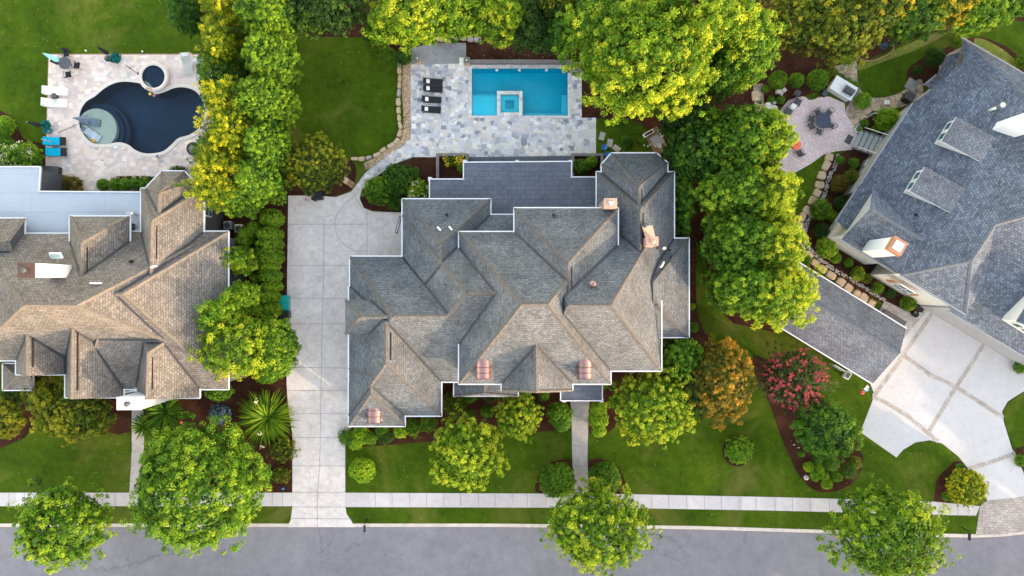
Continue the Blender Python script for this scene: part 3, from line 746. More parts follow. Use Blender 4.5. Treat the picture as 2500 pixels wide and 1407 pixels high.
def barrel_dormer(h, px, py0, py1, wpx, z, zroof_back):
    """copper barrel dormer: face at py1 (south), running back into the roof"""
    k = (HC - z) / FP; r = wpx * k / 2; a = W(px, py1, z); b = W(px, py0, z); L = b.y - a.y
    e = part_empty('dormer', h, (a.x, a.y, z - r * 0.55))
    s = MB(); N = 14; ys = [0, L * 0.33, L * 0.66, L, L + 1.6]
    for i in range(N):
        t0, t1 = math.pi * i / N, math.pi * (i + 1) / N
        for y0, y1 in zip(ys, ys[1:]):
            s.face([(r * math.cos(t0), y0, r * 0.9 * math.sin(t0)), (r * math.cos(t0), y1, r * 0.9 * math.sin(t0)), (r * math.cos(t1), y1, r * 0.9 * math.sin(t1)), (r * math.cos(t1), y0, r * 0.9 * math.sin(t1))][::-1], 0, smooth=True)
    s.build('dormer_roof', M_COPPER, e)
    q = MB()
    for y in ys[:3] + [0.0]:
        pts = [((r + 0.015) * math.cos(math.pi * i / N), y + 0.03, (r * 0.9 + 0.015) * math.sin(math.pi * i / N)) for i in range(N + 1)]
        q.tube(pts, 0.028, 5)
    q.build('dormer_seam', M_COPPERSEAM, e)
    w = MB(); w.box((0, L / 2 + 0.1, -0.55), (2 * r - 0.08, L + 0.1, 1.1)); 
    w.face([((r - 0.03) * math.cos(math.pi * i / N), 0.02, (r - 0.03) * 0.9 * math.sin(math.pi * i / N)) for i in range(N + 1)])
    w.build('dormer_wall', M_WHITE, e); MB().box((0, 0.035, -0.25), (r * 1.1, 0.04, 0.9)).build('window', M_GLASS, e)

# ---- the ground and everything flat
far = 900.0
kerb = [(-600, 1279), (0, 1279), (700, 1279), (1200, 1279), (1500, 1282), (1700, 1285), (1900, 1291), (2100, 1297), (2260, 1303), (2380, 1305), (2440, 1303), (2500, 1297), (2560, 1288), (3100, 1200)]
kp = xy(kerb)
POOL_L = spline([(350, 206), (310, 200), (280, 204), (255, 217), (232, 236), (210, 250), (196, 275), (195, 305), (206, 330), (228, 350), (262, 352), (290, 348), (312, 353), (330, 366), (350, 374), (372, 375), (398, 370), (418, 355), (436, 338), (462, 330), (485, 315), (498, 293), (500, 265), (492, 240), (475, 222), (450, 214), (425, 216), (400, 226), (378, 230), (362, 214)], True, 4)
def ring(cx, cy, r, n=32, ry=None): return [(cx + r * math.cos(2 * math.pi * i / n), cy + (ry or r) * math.sin(2 * math.pi * i / n)) for i in range(n)]
SPA_L = ring(378, 190, 27.5)
POOL_C = [(1152, 168), (1386, 168), (1386, 283), (1277, 283), (1277, 224), (1213, 224), (1213, 283), (1152, 283)]
HOLES = [xy(POOL_L),  xy([(1152, 168), (1386, 168), (1386, 283), (1152, 283)])]
fillpoly('ground', [(-far, far), (far, far), (far, kp[-1][1] )] + [p for p in kp[::-1]] + [(-far, kp[0][1])], HOLES, 0.0, M_LAWN, 'structure')
rd = [(p[0], p[1] - 0.30) for p in kp]
fillpoly('road', [(-far, rd[0][1])] + rd + [(far, rd[-1][1]), (far, rd[-1][1] - 11), (kp[-1][0], kp[-1][1] - 14), (kp[8][0], kp[8][1] - 9.8), (-far, kp[0][1] - 9.8)], [], -0.12, M_ASPHALT)
fillpoly('ground', [(-far, kp[0][1] - 9.6), (kp[8][0], kp[8][1] - 9.6), (far, rd[-1][1] - 10), (far, -far), (-far, -far)], [], -0.02, M_LAWN, depth=0.2)
k_ = [(p[0], p[1] + 0.02) for p in kp] + [(p[0], p[1] - 0.32) for p in kp[::-1]]
fillpoly('kerb', k_, [], 0.012, M_KERB, depth=0.16)
lv = [0.0]
def patch(name, pts, mat, smooth=False, z=None, closed=True, depth=0.0, holes=(), kind='structure', n=6):
    if z is None: lv[0] += 1; z = 0.004 + 0.0006 * lv[0]
    return fillpoly(name, xy(spline(pts, True, n) if smooth else pts), [xy(h) for h in holes], z, mat, kind, depth)
def strips(name, lines, w, z, mat, kind='structure'):
    mb = MB()
    for li_, ln in enumerate(lines):
        P = [W(p[0], p[1]) for p in ln]; z += 0.0007
        for a, b in zip(P, P[1:]):
            d = (b - a).normalized(); s_ = Vector((-d.y, d.x, 0)) * w / 2
            mb.face([Vector((q.x, q.y, z)) for q in (a - s_, b - s_, b + s_, a + s_)])
    o = mb.build(name, mat, merge=False); o['kind'] = kind; return o
# mulch beds
M = M_MULCH
patch('mulch_bed', [(450, -60), (640, -60), (1900, -60), (2600, -60), (2600, 70), (2440, 45), (2380, 60), (2300, 72), (2240, 95), (2190, 112), (2120, 148), (2102, 150), (2090, 230), (1990, 225), (1880, 270), (1870, 380), (1935, 470), (1940, 560), (1990, 650), (1960, 760), (1900, 815), (1840, 800), (1790, 790), (1745, 745), (1728, 700), (1722, 640), (1690, 560), (1640, 420), (1575, 320), (1520, 290), (1465, 290), (1456, 290), (1420, 290), (1420, 150), (1003, 150), (1003, 100), (985, 150), (960, 120), (900, 92), (800, 90), (725, 92), (712, 100), (712, 330), (722, 400), (760, 480), (720, 485), (704, 480), (704, 780), (700, 930), (620, 960), (500, 900), (500, 480), (500, 120)], M)
patch('mulch_bed', spline([(1682, 560), (1700, 600), (1700, 700), (1702, 760), (1720, 810), (1745, 850), (1700, 900), (1600, 900), (1600, 560)], True, 4), M)
patch('mulch_bed', [(704, 478), (760, 478), (800, 480), (840, 472), (862, 455), (870, 420), (862, 396), (840, 390), (760, 392), (704, 400)], M, True)
patch('mulch_bed', [(886, 470), (880, 490), (892, 510), (930, 517), (985, 520), (1060, 520), (1060, 385), (1008, 385), (960, 405), (915, 430)], M)
patch('mulch_bed', [(1060, 380), (1140, 380), (1140, 450), (1060, 450)], M)
patch('mulch_bed', [(1396, 382), (1475, 382), (1475, 450), (1396, 450)], M)
patch('mulch_bed', [(845, 1000), (845, 1088), (905, 1090), (1000, 1083), (1060, 1078), (1130, 1062), (1200, 1045), (1290, 1055), (1395, 1050), (1395, 900), (1000, 900)], M)
patch('mulch_bed', [(1437, 930), (1437, 1058), (1480, 1060), (1530, 1020), (1600, 960), (1640, 900), (1600, 880), (1437, 900)], M)
patch('mulch_bed', spline([(1400, 1122), (1370, 1122), (1335, 1135), (1314, 1165), (1312, 1203), (1400, 1205)], False, 5), M)
patch('mulch_bed', spline([(1437, 1122), (1470, 1121), (1505, 1137), (1524, 1170), (1524, 1205), (1437, 1205)], False, 5), M)
patch('mulch_bed', ring(1800, 1102, 37), M)
patch('mulch_bed', [(1845, 860), (1838, 890), (1850, 930), (1880, 990), (1900, 1050), (1925, 1110), (1950, 1160), (1985, 1195), (2025, 1202), (2070, 1188), (2100, 1155), (2107, 1120), (2095, 1090), (2060, 1020), (1990, 960), (1940, 900), (1890, 865)], M, True)
patch('mulch_bed', spline([(2338, 1125), (2310, 1145), (2288, 1170), (2282, 1200), (2286, 1226), (2340, 1230), (2400, 1200), (2365, 1145)], True, 4), M)
patch('mulch_bed', [(2480, 1095), (2500, 1090), (2600, 1080), (2600, 1190), (2500, 1165), (2488, 1140)], M)
patch('mulch_bed', [(0, 1000), (100, 960), (300, 960), (325, 1000), (322, 1052), (290, 1062), (240, 1050), (190, 1000), (100, 1020), (60, 1070), (0, 1095), (-80, 1095), (-80, 980)], M)
patch('mulch_bed', [(300, 900), (700, 900), (700, 1000), (714, 1060), (714, 1202), (620, 1202), (560, 1100), (480, 1060), (400, 1050), (345, 1060), (345, 960)], M)
patch('mulch_bed', spline([(-60, 270), (20, 280), (45, 315), (60, 340), (100, 350), (112, 380), (112, 470), (-60, 470)], True, 4), M)
patch('mulch_bed', [(95, 408), (205, 408), (208, 470), (95, 470)], M)
patch('mulch_bed', spline([(2260, 130), (2230, 155), (2212, 180), (2215, 200), (2240, 205), (2290, 190), (2330, 130), (2310, 110)], True, 4), M)
patch('mulch_bed', [(2355, 95), (2400, 90), (2460, 115), (2500, 150), (2600, 220), (2600, 300), (2400, 200)], M)
patch('mulch_bed', [(2430, 30), (2500, 45), (2600, 60), (2600, -20), (2430, -20)], M)
patch('mulch_bed', [(1945, 560), (1965, 600), (2010, 650), (2110, 720), (2200, 760), (2290, 780), (2330, 700), (2150, 560), (2230, 300), (2130, 275), (2090, 310), (2065, 370), (2030, 385), (2015, 430), (1990, 480), (1960, 520)], M)
# right hand lawn pieces over beds
patch('grass', spline([(2380, 62), (2320, 85), (2245, 120), (2170, 150), (2110, 165), (2092, 178), (2092, 200), (2105, 225), (2140, 236), (2180, 230), (2208, 210), (2215, 175), (2240, 150), (2300, 120), (2400, 85), (2450, 95), (2500, 140), (2600, 210), (2600, 80), (2500, 72), (2440, 60)], True, 3), M_LAWN)
patch('rough_grass', [(2100, 150), (2130, 148), (2200, 115), (2290, 80), (2300, 90), (2230, 125), (2160, 150), (2096, 172)], M_WILD, True, kind='stuff')
patch('rough_grass', [(2380, 95), (2410, 100), (2460, 130), (2490, 165), (2470, 175), (2420, 145), (2385, 120)], M_WILD, True, kind='stuff')
patch('grass', spline([(1470, 296), (1520, 288), (1560, 300), (1590, 330), (1590, 395), (1500, 410), (1460, 380), (1460, 320)], True, 4), M_LAWN)
patch('grass', spline([(1905, 440), (1960, 415), (2000, 380), (2018, 372), (2008, 420), (1985, 480), (1958, 510), (1945, 480), (1920, 470)], True, 4), M_LAWN)
patch('grass', spline([(1700, 636), (1712, 632), (1724, 640), (1728, 700), (1745, 745), (1790, 790), (1860, 815), (1920, 820), (1990, 850), (1990, 900), (1850, 870), (1760, 830), (1720, 800), (1702, 740), (1698, 690)], False, 4), M_LAWN)
# hard surfaces
Zc = 0.03
patch('patio', [(120, 134), (520, 134), (520, 470), (112, 470), (112, 380)], M_PATIO_L, z=Zc, depth=0.06, holes=[POOL_L, SPA_L])
patch('brick_edging', [(118, 131.5), (520, 131.5), (520, 134), (120, 134), (112, 470), (109.5, 470)], M_WOOD, z=Zc - 0.008, depth=0.03)
patch('patio', [(1003, 158), (1138, 156), (1138, 150), (1420, 150), (1420, 288), (1455, 288), (1455, 380), (1140, 384), (1068, 384), (1008, 384), (960, 402), (918, 432), (905, 448), (884, 462), (870, 452), (890, 425), (925, 392), (962, 362), (1003, 340)], M_PATIO_C, z=Zc, depth=0.06, holes=[[(1152, 168), (1386, 168), (1386, 283), (1152, 283)]])
patch('patio', [(1139, 384), (1396, 380), (1396, 400), (1139, 402)], M_FLAT_C, z=Zc - 0.006)
patch('gravel_pad', [(1003, 118), (1060, 105), (1138, 105), (1138, 156), (1003, 158)], M_GREYGRAVEL, z=0.028, kind='structure')
patch('gravel_strip', [(984, 148), (1003, 150), (1003, 342), (960, 366), (930, 388), (905, 412), (893, 415), (888, 398), (915, 385), (945, 366), (975, 345), (988, 320), (985, 280), (980, 210)], M_PEBBLE_BED, z=0.026, kind='stuff')
patch('patio', spline([(1925, 245), (1960, 236), (1978, 245), (2000, 238), (2024, 236)], False, 4) + [(2062, 252)] + spline([(2062, 252), (2066, 280), (2085, 306)], False, 4) + [(2100, 345), (2090, 365), (2040, 370), (2010, 378), (1980, 400), (1945, 420), (1910, 434), (1860, 400), (1870, 310)], M_PAVER_R, z=Zc, depth=0.05)
patch('stone_path', spline([(2020, 170), (2062, 155), (2090, 150), (2092, 180), (2098, 215), (2120, 236), (2160, 238), (2200, 225), (2225, 205), (2250, 195), (2250, 240), (2200, 262), (2140, 268), (2105, 285), (2090, 305), (2072, 288), (2065, 268), (2075, 245), (2060, 200), (2040, 185)], True, 3), M_RUBBLE, z=0.024)
patch('stone_path', [(1838, 205), (1862, 205), (1866, 262), (1898, 295), (1880, 310), (1842, 262)], M_RUBBLE, z=0.0245)
patch('patio', [(2160, 734), (2235, 770), (2262, 750), (2290, 765), (2225, 835), (2140, 770)], M_PAVER_BAND, z=0.032, depth=0.04)
DRV = [(704, 478), (775, 478), (820, 482), (858, 468), (870, 452), (884, 462), (878, 485), (888, 508), (910, 517), (1010, 520), (1010, 640), (862, 640), (862, 1040), (843, 1060), (843, 1200), (843, 1238), (846, 1255), (858, 1272), (866, 1287), (702, 1287), (710, 1268), (714, 1238), (714, 1060), (704, 1000), (700, 940), (700, 780)]
patch('driveway', DRV, M_DRIVE, z=0.036, depth=0.17)
strips('driveway_joint', [[(704, 548), (896, 548)], [(704, 648), (858, 649)], [(702, 728), (856, 730)], [(700, 791), (852, 791)], [(700, 897), (852, 899)], [(702, 954), (850, 954)], [(710, 1010), (846, 1010)], [(714, 1068), (844, 1068)], [(714, 1137), (844, 1138)], [(714, 1202), (844, 1202)], [(714, 1238), (844, 1238)], [(708, 1266), (858, 1267)],
    [(791, 548), (791, 648), (789, 728), (787, 791), (785, 897), (783, 1010), (781, 1137), (775, 1202), (775, 1287)], [(896, 517), (896, 625)], [(896, 612), (870, 614), (845, 602), (826, 580), (817, 556), (820, 530), (835, 505), (858, 485), (872, 470)], [(862, 470), (885, 512)]], 0.045, 0.041, M_JOINT)
patch('sidewalk', [(-700, 1203), (322, 1203), (345, 1202), (714, 1203), (714, 1236), (-700, 1236)], M_WALK, z=0.034, depth=0.05)
patch('sidewalk', [(843, 1203), (1500, 1206), (1900, 1214), (2282, 1225), (2392, 1236), (2382, 1259), (2282, 1257), (1900, 1247), (1500, 1240), (843, 1238)], M_WALK, z=0.034, depth=0.05)
js = []
for x in (22, 60, 104, 148, 192, 238, 282, 326, 665, 690): js.append([(x, 1203), (x, 1236)])
for x in (916, 957, 1000, 1041, 1083, 1124, 1168, 1209, 1252, 1287, 1546, 1590, 1632, 1676, 1719, 1761, 1804, 1845, 1891, 1934, 1977, 2024, 2064, 2110, 2155, 2200, 2240, 2270, 2292, 2337, 2364):
    y = 1203 + (0 if x < 1100 else (x - 1100) * (x - 1100) / 1e5 * 1.6); js.append([(x, y + 1), (x + 1, y + 34)])
strips('sidewalk_joint', js, 0.045, 0.040, M_JOINT)
patch('footpath', [(1386, 940), (1443, 940), (1437, 1000), (1434, 1120), (1438, 1210), (1402, 1210), (1397, 1120), (1395, 1000)], M_PATHSTONE, z=0.035, depth=0.05)
strips('footpath_joint', [[(1395, 1025), (1435, 1025)], [(1396, 1088), (1434, 1088)], [(1399, 1138), (1434, 1138)], [(1392, 985), (1440, 985)]], 0.04, 0.040, M_JOINT)
patch('footpath', [(322, 990), (350, 990), (352, 1080), (345, 1150), (338, 1206), (316, 1206), (322, 1100)], M_PATHSTONE, z=0.035, depth=0.05)
D2 = [(2135, 965), (2110, 1030), (2100, 1055), (2188, 1117), (2205, 1098), (2235, 1080), (2270, 1075)] + [(2300, 1083), (2340, 1115), (2392, 1180), (2410, 1222), (2500, 1212), (2620, 1190), (2620, 1080), (2497, 1150), (2470, 1095), (2450, 1030), (2446, 1005), (2460, 980), (2500, 955), (2620, 900), (2620, 700), (2280, 740), (2120, 925)]
patch('driveway', D2, M_WHITEDRIVE, z=0.036, depth=0.17)
patch('driveway_apron', [(2392, 1236), (2410, 1222), (2500, 1212), (2620, 1190), (2620, 1280), (2500, 1298), (2440, 1305), (2382, 1307)], M_APRON, z=0.038, depth=0.17)
strips('paver_band', [[(2205, 868), (2270, 915), (2335, 945), (2500, 1040)][0:3] + [(2395, 985), (2450, 1020)], [(2415, 815), (2390, 860), (2330, 950), (2268, 1052)], [(2130, 968), (2165, 985), (2210, 1012), (2250, 1045), (2290, 1078)], [(2362, 1145), (2420, 1128), (2478, 1106)], [(2290, 745), (2230, 830), (2190, 890), (2132, 968)]], 0.42, 0.0405, M_PAVER_BAND)
strips('driveway_joint', [[(2310, 985), (2345, 1030), (2370, 1060), (2382, 1100), (2385, 1140)]], 0.012, 0.0402, M_JOINT)
patch('grass', spline([(2500, 958), (2460, 985), (2450, 1010), (2455, 1035), (2475, 1092), (2500, 1085), (2620, 1060), (2620, 940)], False, 4), M_LAWN, z=0.048)
patch('mulch_bed', [(2484, 1105), (2500, 1092), (2620, 1070), (2620, 1200), (2500, 1160)], M, z=0.0485)
patch('grass', spline([(2285, 1085), (2262, 1078), (2235, 1084), (2208, 1100), (2190, 1120), (2200, 1190), (2280, 1222), (2290, 1170), (2336, 1122)], True, 4), M_LAWN, z=0.006)

# ------------------------------------------------------------------ the two pools
def poly_at(pts, z): return [(W(p[0], p[1]).x, W(p[0], p[1]).y) for p in pts]
def loop_wall(mb, pts, z0, z1, mi=0, inward=True):
    P = poly_at(pts, 0)
    for i in range(len(P)):
        a, b = P[i], P[(i + 1) % len(P)]
        mb.face([(a[0], a[1], z0), (b[0], b[1], z0), (b[0], b[1], z1), (a[0], a[1], z1)], mi)
def sheet(name, pts, z, mat, parent, origin, holes=()):
    o = fillpoly(name, [(p[0] - origin.x, p[1] - origin.y) for p in xy(pts)], [[(p[0] - origin.x, p[1] - origin.y) for p in xy(h)] for h in holes], z, mat, None)
    o.parent = parent; reg(o, parent); return o
def offset_loop(pts, d):
    out = []; n = len(pts); A = sum(pts[i][0] * pts[(i + 1) % n][1] - pts[(i + 1) % n][0] * pts[i][1] for i in range(n)); sg = 1 if A > 0 else -1
    for i in range(n):
        a, b, c = pts[i - 1], pts[i], pts[(i + 1) % n]
        d1 = Vector((b[0] - a[0], b[1] - a[1])).normalized(); d2 = Vector((c[0] - b[0], c[1] - b[1])).normalized()
        n1 = Vector((d1.y, -d1.x)) * sg; n2 = Vector((d2.y, -d2.x)) * sg; m = n1 + n2; den = max(0.4, m.dot(n1))
        out.append((b[0] + m.x * d / den, b[1] + m.y * d / den))
    return out
oL = W(350, 280)
pl = empty('swimming_pool', oL, 0, 'dark navy freeform pool with pale coping and a tan shallow ledge', 'pool')
mb = MB(); loop_wall(mb, POOL_L, -1.9, 0.02); mb.build('pool_wall', M_POOLDARK, pl, oL)
sheet('pool_floor', offset_loop(POOL_L, 2), -1.85, M_POOLDARK, pl, oL)
# ledge and steps, clipped to the pool outline
def clip_circle(pts, c, r, k=0.0):
    """part of the outline inside a circle, closed along the circle"""
    n = len(pts); ins = [math.hypot(p[0] - c[0], p[1] - c[1]) < r for p in pts]
    st = next(i for i in range(n) if ins[i] and not ins[i - 1]); seq = []
    i = st
    while ins[i % n]: seq.append(pts[i % n]); i += 1
    a0 = math.atan2(seq[-1][1] - c[1], seq[-1][0] - c[0]); a1 = math.atan2(seq[0][1] - c[1], seq[0][0] - c[0])
    best = None
    for sgn in (1, -1):
        d = ((a1 - a0) * sgn) % (2 * math.pi); arc = [(c[0] + r * math.cos(a0 + sgn * d * t / 20), c[1] + r * math.sin(a0 + sgn * d * t / 20)) for t in range(0, 21)]
        mid = arc[10]; dist = -mid[0]
        if best is None or dist < best[0]: best = (dist, arc)
    return seq + best[1]
led = clip_circle(POOL_L, (232, 314), 50)
lm = MB(); P = poly_at(led, 0); lm.prism(P, -1.2, -0.22); lm.build('shallow_ledge', M_SHELFTAN, pl, oL)
for q, (r, dz) in enumerate(((62, -0.65), (72, -1.0))):
    st = clip_circle(POOL_L, (232, 318), r); lm = MB(); lm.prism(poly_at(st, 0), -1.8, dz); lm.build('pool_step', M_POOLDARK2, pl, oL)
lm = MB(); st = clip_circle([(p[0], p[1]) for p in POOL_L], (268, 215), 26) ; 
cop_o = offset_loop(POOL_L, 8.5)
cm = MB(); A_ = poly_at(POOL_L, 0); B_ = poly_at(cop_o, 0); n = len(A_)
for i in range(n):
    j = (i + 1) % n
    cm.face([(A_[i][0], A_[i][1], 0.075), (A_[j][0], A_[j][1], 0.075), (B_[j][0], B_[j][1], 0.075), (B_[i][0], B_[i][1], 0.075)])
    cm.face([(B_[i][0], B_[i][1], 0.075), (B_[j][0], B_[j][1], 0.075), (B_[j][0], B_[j][1], 0.0), (B_[i][0], B_[i][1], 0.0)])
    cm.face([(A_[i][0], A_[i][1], 0.075), (A_[j][0], A_[j][1], 0.075), (A_[j][0], A_[j][1], -0.02), (A_[i][0], A_[i][1], -0.02)])
cm.build('coping', M_COPING_L, pl, oL, merge=True)
sheet('water', POOL_L, -0.07, M_WATER_D, pl, oL)

oS = W(379, 190)
sp = empty('spa', oS, 0, 'round raised spa with pale rim overlapping the dark pool', 'spa')
kk = HC / FP
zz = 0.36
mb = MB(); ro, ri = 36.0 * kk, 27.3 * kk
mb.lathe((0, 0, 0), [(ro, 0), (ro, zz), (ro - 0.03, zz + 0.02), (ri + 0.02, zz + 0.02), (ri, zz)], 48, cap=False); 
ob = mb.build('spa_rim', M_COPING_L, sp)
mb = MB(); mb.lathe((0, 0, 0), [(ri - 0.001, zz), (ri - 0.001, 0.02), (ri * 0.62, 0.0), (ri * 0.60, -0.02), (ri * 0.58, 0.012), (0.01, 0.01)], 40, cap=False); mb.build('spa_basin', M_POOLDARK2, sp)
mb = MB(); mb.lathe((0.05, 0.02, 0), [(0.01, 0.05), (ri * 0.30, 0.05), (ri * 0.34, 0.02)], 24, cap=False); mb.build('spa_step', M_POOLDARK2, sp)
mb = MB(); mb.face([(ri * math.cos(t * math.pi / 20), ri * math.sin(t * math.pi / 20), zz - 0.06) for t in range(40)]); mb.build('water', M_WATER_D, sp)
mb = MB(); mb.box((-0.42, -1.25, zz + 0.03), (0.62, 0.22, 0.04), R(-12)); mb.build('spillway', M_TAN, sp)

oC = W(1270, 225)
pc = empty('swimming_pool', oC, 0, 'rectangular bright turquoise pool with pale stone coping', 'pool')
RC = [(1152, 168), (1386, 168), (1386, 283), (1152, 283)]
mb = MB(); loop_wall(mb, RC, -1.55, 0.02); mb.build('pool_wall', M_POOLTEAL, pc, oC)
sheet('pool_floor', offset_loop(RC, 1), -1.5, M_POOLTEAL, pc, oC)
def pbox(name, x0, y0, x1, y1, z0, z1, mat, parent, origin, bevel=0.0):
    a, b = W(x0, y1), W(x1, y0)
    return MB().box(((a.x + b.x) / 2, (a.y + b.y) / 2, (z0 + z1) / 2), (b.x - a.x, b.y - a.y, z1 - z0)).build(name, mat, parent, origin, bevel)
pbox('sun_shelf', 1152.5, 233, 1214, 282.6, -1.49, -0.28, M_POOLLIGHT, pc, oC)
pbox('pool_step', 1152.5, 227, 1213, 232.9, -1.49, -0.6, M_POOLLIGHT, pc, oC)
pbox('pool_step', 1152.5, 221, 1213, 226.9, -1.49, -0.95, M_POOLTEAL, pc, oC)
pbox('pool_bench', 1276.5, 273.5, 1376, 282.6, -1.49, -0.5, M_POOLLIGHT, pc, oC)
pbox('pool_bench', 1372, 229, 1385.5, 273.4, -1.49, -0.5, M_POOLLIGHT, pc, oC)
pbox('pool_bench', 1376.2, 273.6, 1385.5, 282.6, -1.49, -0.36, M_POOLLIGHT, pc, oC)
cm = MB()
for x0, y0, x1, y1 in ((1144, 159.5, 1394, 168), (1144, 283, 1394, 288), (1144, 168, 1152, 283), (1386, 168, 1394, 283)):
    a, b = W(x0, y1), W(x1, y0); cm.box(((a.x + b.x) / 2, (a.y + b.y) / 2, 0.03), (b.x - a.x, b.y - a.y, 0.09))
cm.build('coping', M_COPING_C, pc, oC, merge=False)
sheet('water', [(1152, 168), (1386, 168), (1386, 283), (1277, 283), (1277, 224), (1213, 224), (1213, 283), (1152, 283)], -0.08, M_WATER_T, pc, oC)
for x in (1213, 1268, 1334):   # spillover scuppers along the far edge
    c = W(x, 169); o = MB().box((0, -0.12, 0.0), (0.26, 0.22, 0.05)).build('scupper', M_WHITEPLAS, pc); o.location = (c.x - oC.x, c.y - oC.y, 0.05)
oQ = W(1244.5, 254)
sq = empty('spa', oQ, 0, 'small square spa with pale rim set into the turquoise pool', 'spa')
wx, wy = 31 * kk, 30 * kk; ix, iy = 22.5 * kk, 22 * kk
cm = MB()
for cx, cy, sx, sy in ((0, (wy + iy) / 2, 2 * wx, wy - iy), (0, -(wy + iy) / 2, 2 * wx, wy - iy), ((wx + ix) / 2, 0, wx - ix, 2 * iy), (-(wx + ix) / 2, 0, wx - ix, 2 * iy)):
    cm.box((cx, cy, -0.62), (sx, sy, 1.7))
cm.build('spa_rim', M_COPING_C, sq, merge=False)
cm = MB(); cm.box((0, 0, -1.40), (2 * ix, 2 * iy, 0.1))
for cx, cy, sx, sy in ((0, iy * .75, 2 * ix - .02, iy * .5), (0, -iy * .75, 2 * ix - .02, iy * .5), (ix * .75, 0, ix * .5, iy), (-ix * .75, 0, ix * .5, iy)): cm.box((cx, cy, -0.8), (sx, sy, 1.1))
cm.build('spa_bench', M_POOLLIGHT, sq, merge=False)
cm = MB(); cm.face([(-ix, -iy, 0.12), (ix, -iy, 0.12), (ix, iy, 0.12), (-ix, iy, 0.12)]); cm.build('water', M_WATER_T, sq)

# ------------------------------------------------------------------ the grey house in the middle
h = House('house', 'large grey shingled house with copper barrel dormers and many hips', (1250, 720), M_SHINGLE_C, M_CAP_C, M_BRICKWALL, M_WHITE)
h.hip(855, 627, 1400, 932, 5.0, (960, 772), (1230, 772), 9.79, nocap=((4, 5), (1, 5), (2, 5), (3, 4)))
h.line_cap(W(960, 772, 9.79), W(1093, 772, 9.79)); h.skip = True
h.hip(983, 525, 1330, 932, 5.0, (1140, 716), (1250, 716), 11.35, nocap=((3, 4), (2, 5)))
h.line_cap(W(1140, 716, 11.38), W(1094, 772, 9.80))
h.hip(983, 487, 1197, 760, 5.0, (1078, 595), (1078, 645), 9.0)
h.hip(843, 733, 1010, 817, 7.4, (880, 774), (1000, 774), 9.35, zbase=4.8, gutter=False, nocap=((1, 5), (2, 5)))
h.hip(852, 700, 1077, 1015, 5.0, (943, 786), (943, 888), 9.4, nocap=((0, 4), (1, 4)))
h.hip(852, 900, 988, 1040, 5.0, (906, 920), (906, 963), 7.6)
h.hip(1121, 567, 1490, 937, 7.85, (1275, 743), (1337, 743), 13.6)
h.hip(1256, 509, 1508, 880, 7.85, (1386, 644), (1386, 740), 11.9)
h.hipq([(1300, 558, 6.3), (1602, 558, 6.3), (1614, 905), (1300, 905)], 7.85, (1386, 746), (1491, 746), 12.9, 'EW', open_edges=(0, 1), nocap=((0, 4), (3, 4)))
h.gutter(W(1614, 735, 7.85), W(1614, 905, 7.85), Vector((1, 0, 0)))
h.hip(1457, 421, 1645, 760, 5.0, (1562, 513), (1562, 660), 8.4)
h.bay([(1469, 470), (1469, 402), (1493, 375), (1602, 375), (1629, 398), (1629, 470)], 5.0, (1559, 456), (1560, 512), 7.95)
h.hip(1525, 583, 1681, 823, 5.0, (1594, 690), (1594, 735), 7.9)
h.hip(1225, 800, 1397, 952, 7.85, (1309, 840), (1309, 955), 10.75)
h.hip(1109, 900, 1264, 966, 4.2, (1182, 905), (1182, 960), 5.3)
h.flat([(1050, 439), (1133, 439), (1133, 398), (1394, 396), (1394, 434), (1457, 434), (1457, 530), (1256, 540), (1200, 545), (1197, 560), (1050, 560)], 3.3, M_FLAT_C, walls=False)
h.flat([(1370, 930), (1469, 930), (1469, 977), (1370, 977)], 3.4, M_FLAT_C, name='porch_roof', walls=False)
pm = MB()
for p in ((1137, 402), (1390, 402), (1262, 402), (1054, 443), (1375, 972), (1464, 972)):
    c = W(p[0], p[1], 1.5); MB().box((c.x, c.y, 1.5), (0.35, 0.35, 3.0)).build('porch_column', M_WHITE, h.e, h.o)
chimney(h, 1490, 497, 9.6, 1.05, 0.8, 3.0, M_BRICKWALL, M_TAN, 1, capw=0.05)
b = chimney(h, 1592, 590, 9.7, 0.95, 0.75, 6.0, M_TAN, M_TAN, 1, 0, M_TAN, 0.06)
fl = MB(); c0 = W(1578, 572, 8.2)
P4 = [W(1566, 552, 8.55), W(1592, 552, 7.9), W(1600, 585, 7.8), W(1578, 598, 8.35)]
fl.face([p + Vector((0, 0, 0.25)) for p in P4][::-1]); fl.build('flashing', M_TAN, h.e, h.o)
o = MB().lathe((0, 0, 0), [(0.2, 0), (0.2, 0.3), (0.02, 0.4)], 12).build('roof_vent', M_DARKGREY, h.e); o.location = h.loc(W(1574, 551, 8.6))
vent(h, 1090, 523, 6.9); vent(h, 1352, 524, 8.7); vent(h, 1089, 695, 9.3); vent(h, 1607, 605, 9.9)
for x, y in ((1070, 556), (1098, 555)):
    v = vent(h, x, y, 8.1, 'elbow', 0.35); v.rotation_euler.z = R(-50)
vent(h, 1447, 694, 11.6, 'copper'); vent(h, 1620, 607, 8.0, 'white'); v = vent(h, 1612, 652, 8.6, 'elbow', 0.5); v.rotation_euler.z = R(60)
vent(h, 1636, 611, 6.9); vent(h, 1640, 627, 7.2)
barrel_dormer(h, 1180, 884, 926, 37, 9.55, 0); barrel_dormer(h, 1428, 884, 926, 37, 9.55, 0); barrel_dormer(h, 912, 988, 1034, 36, 6.3, 0)
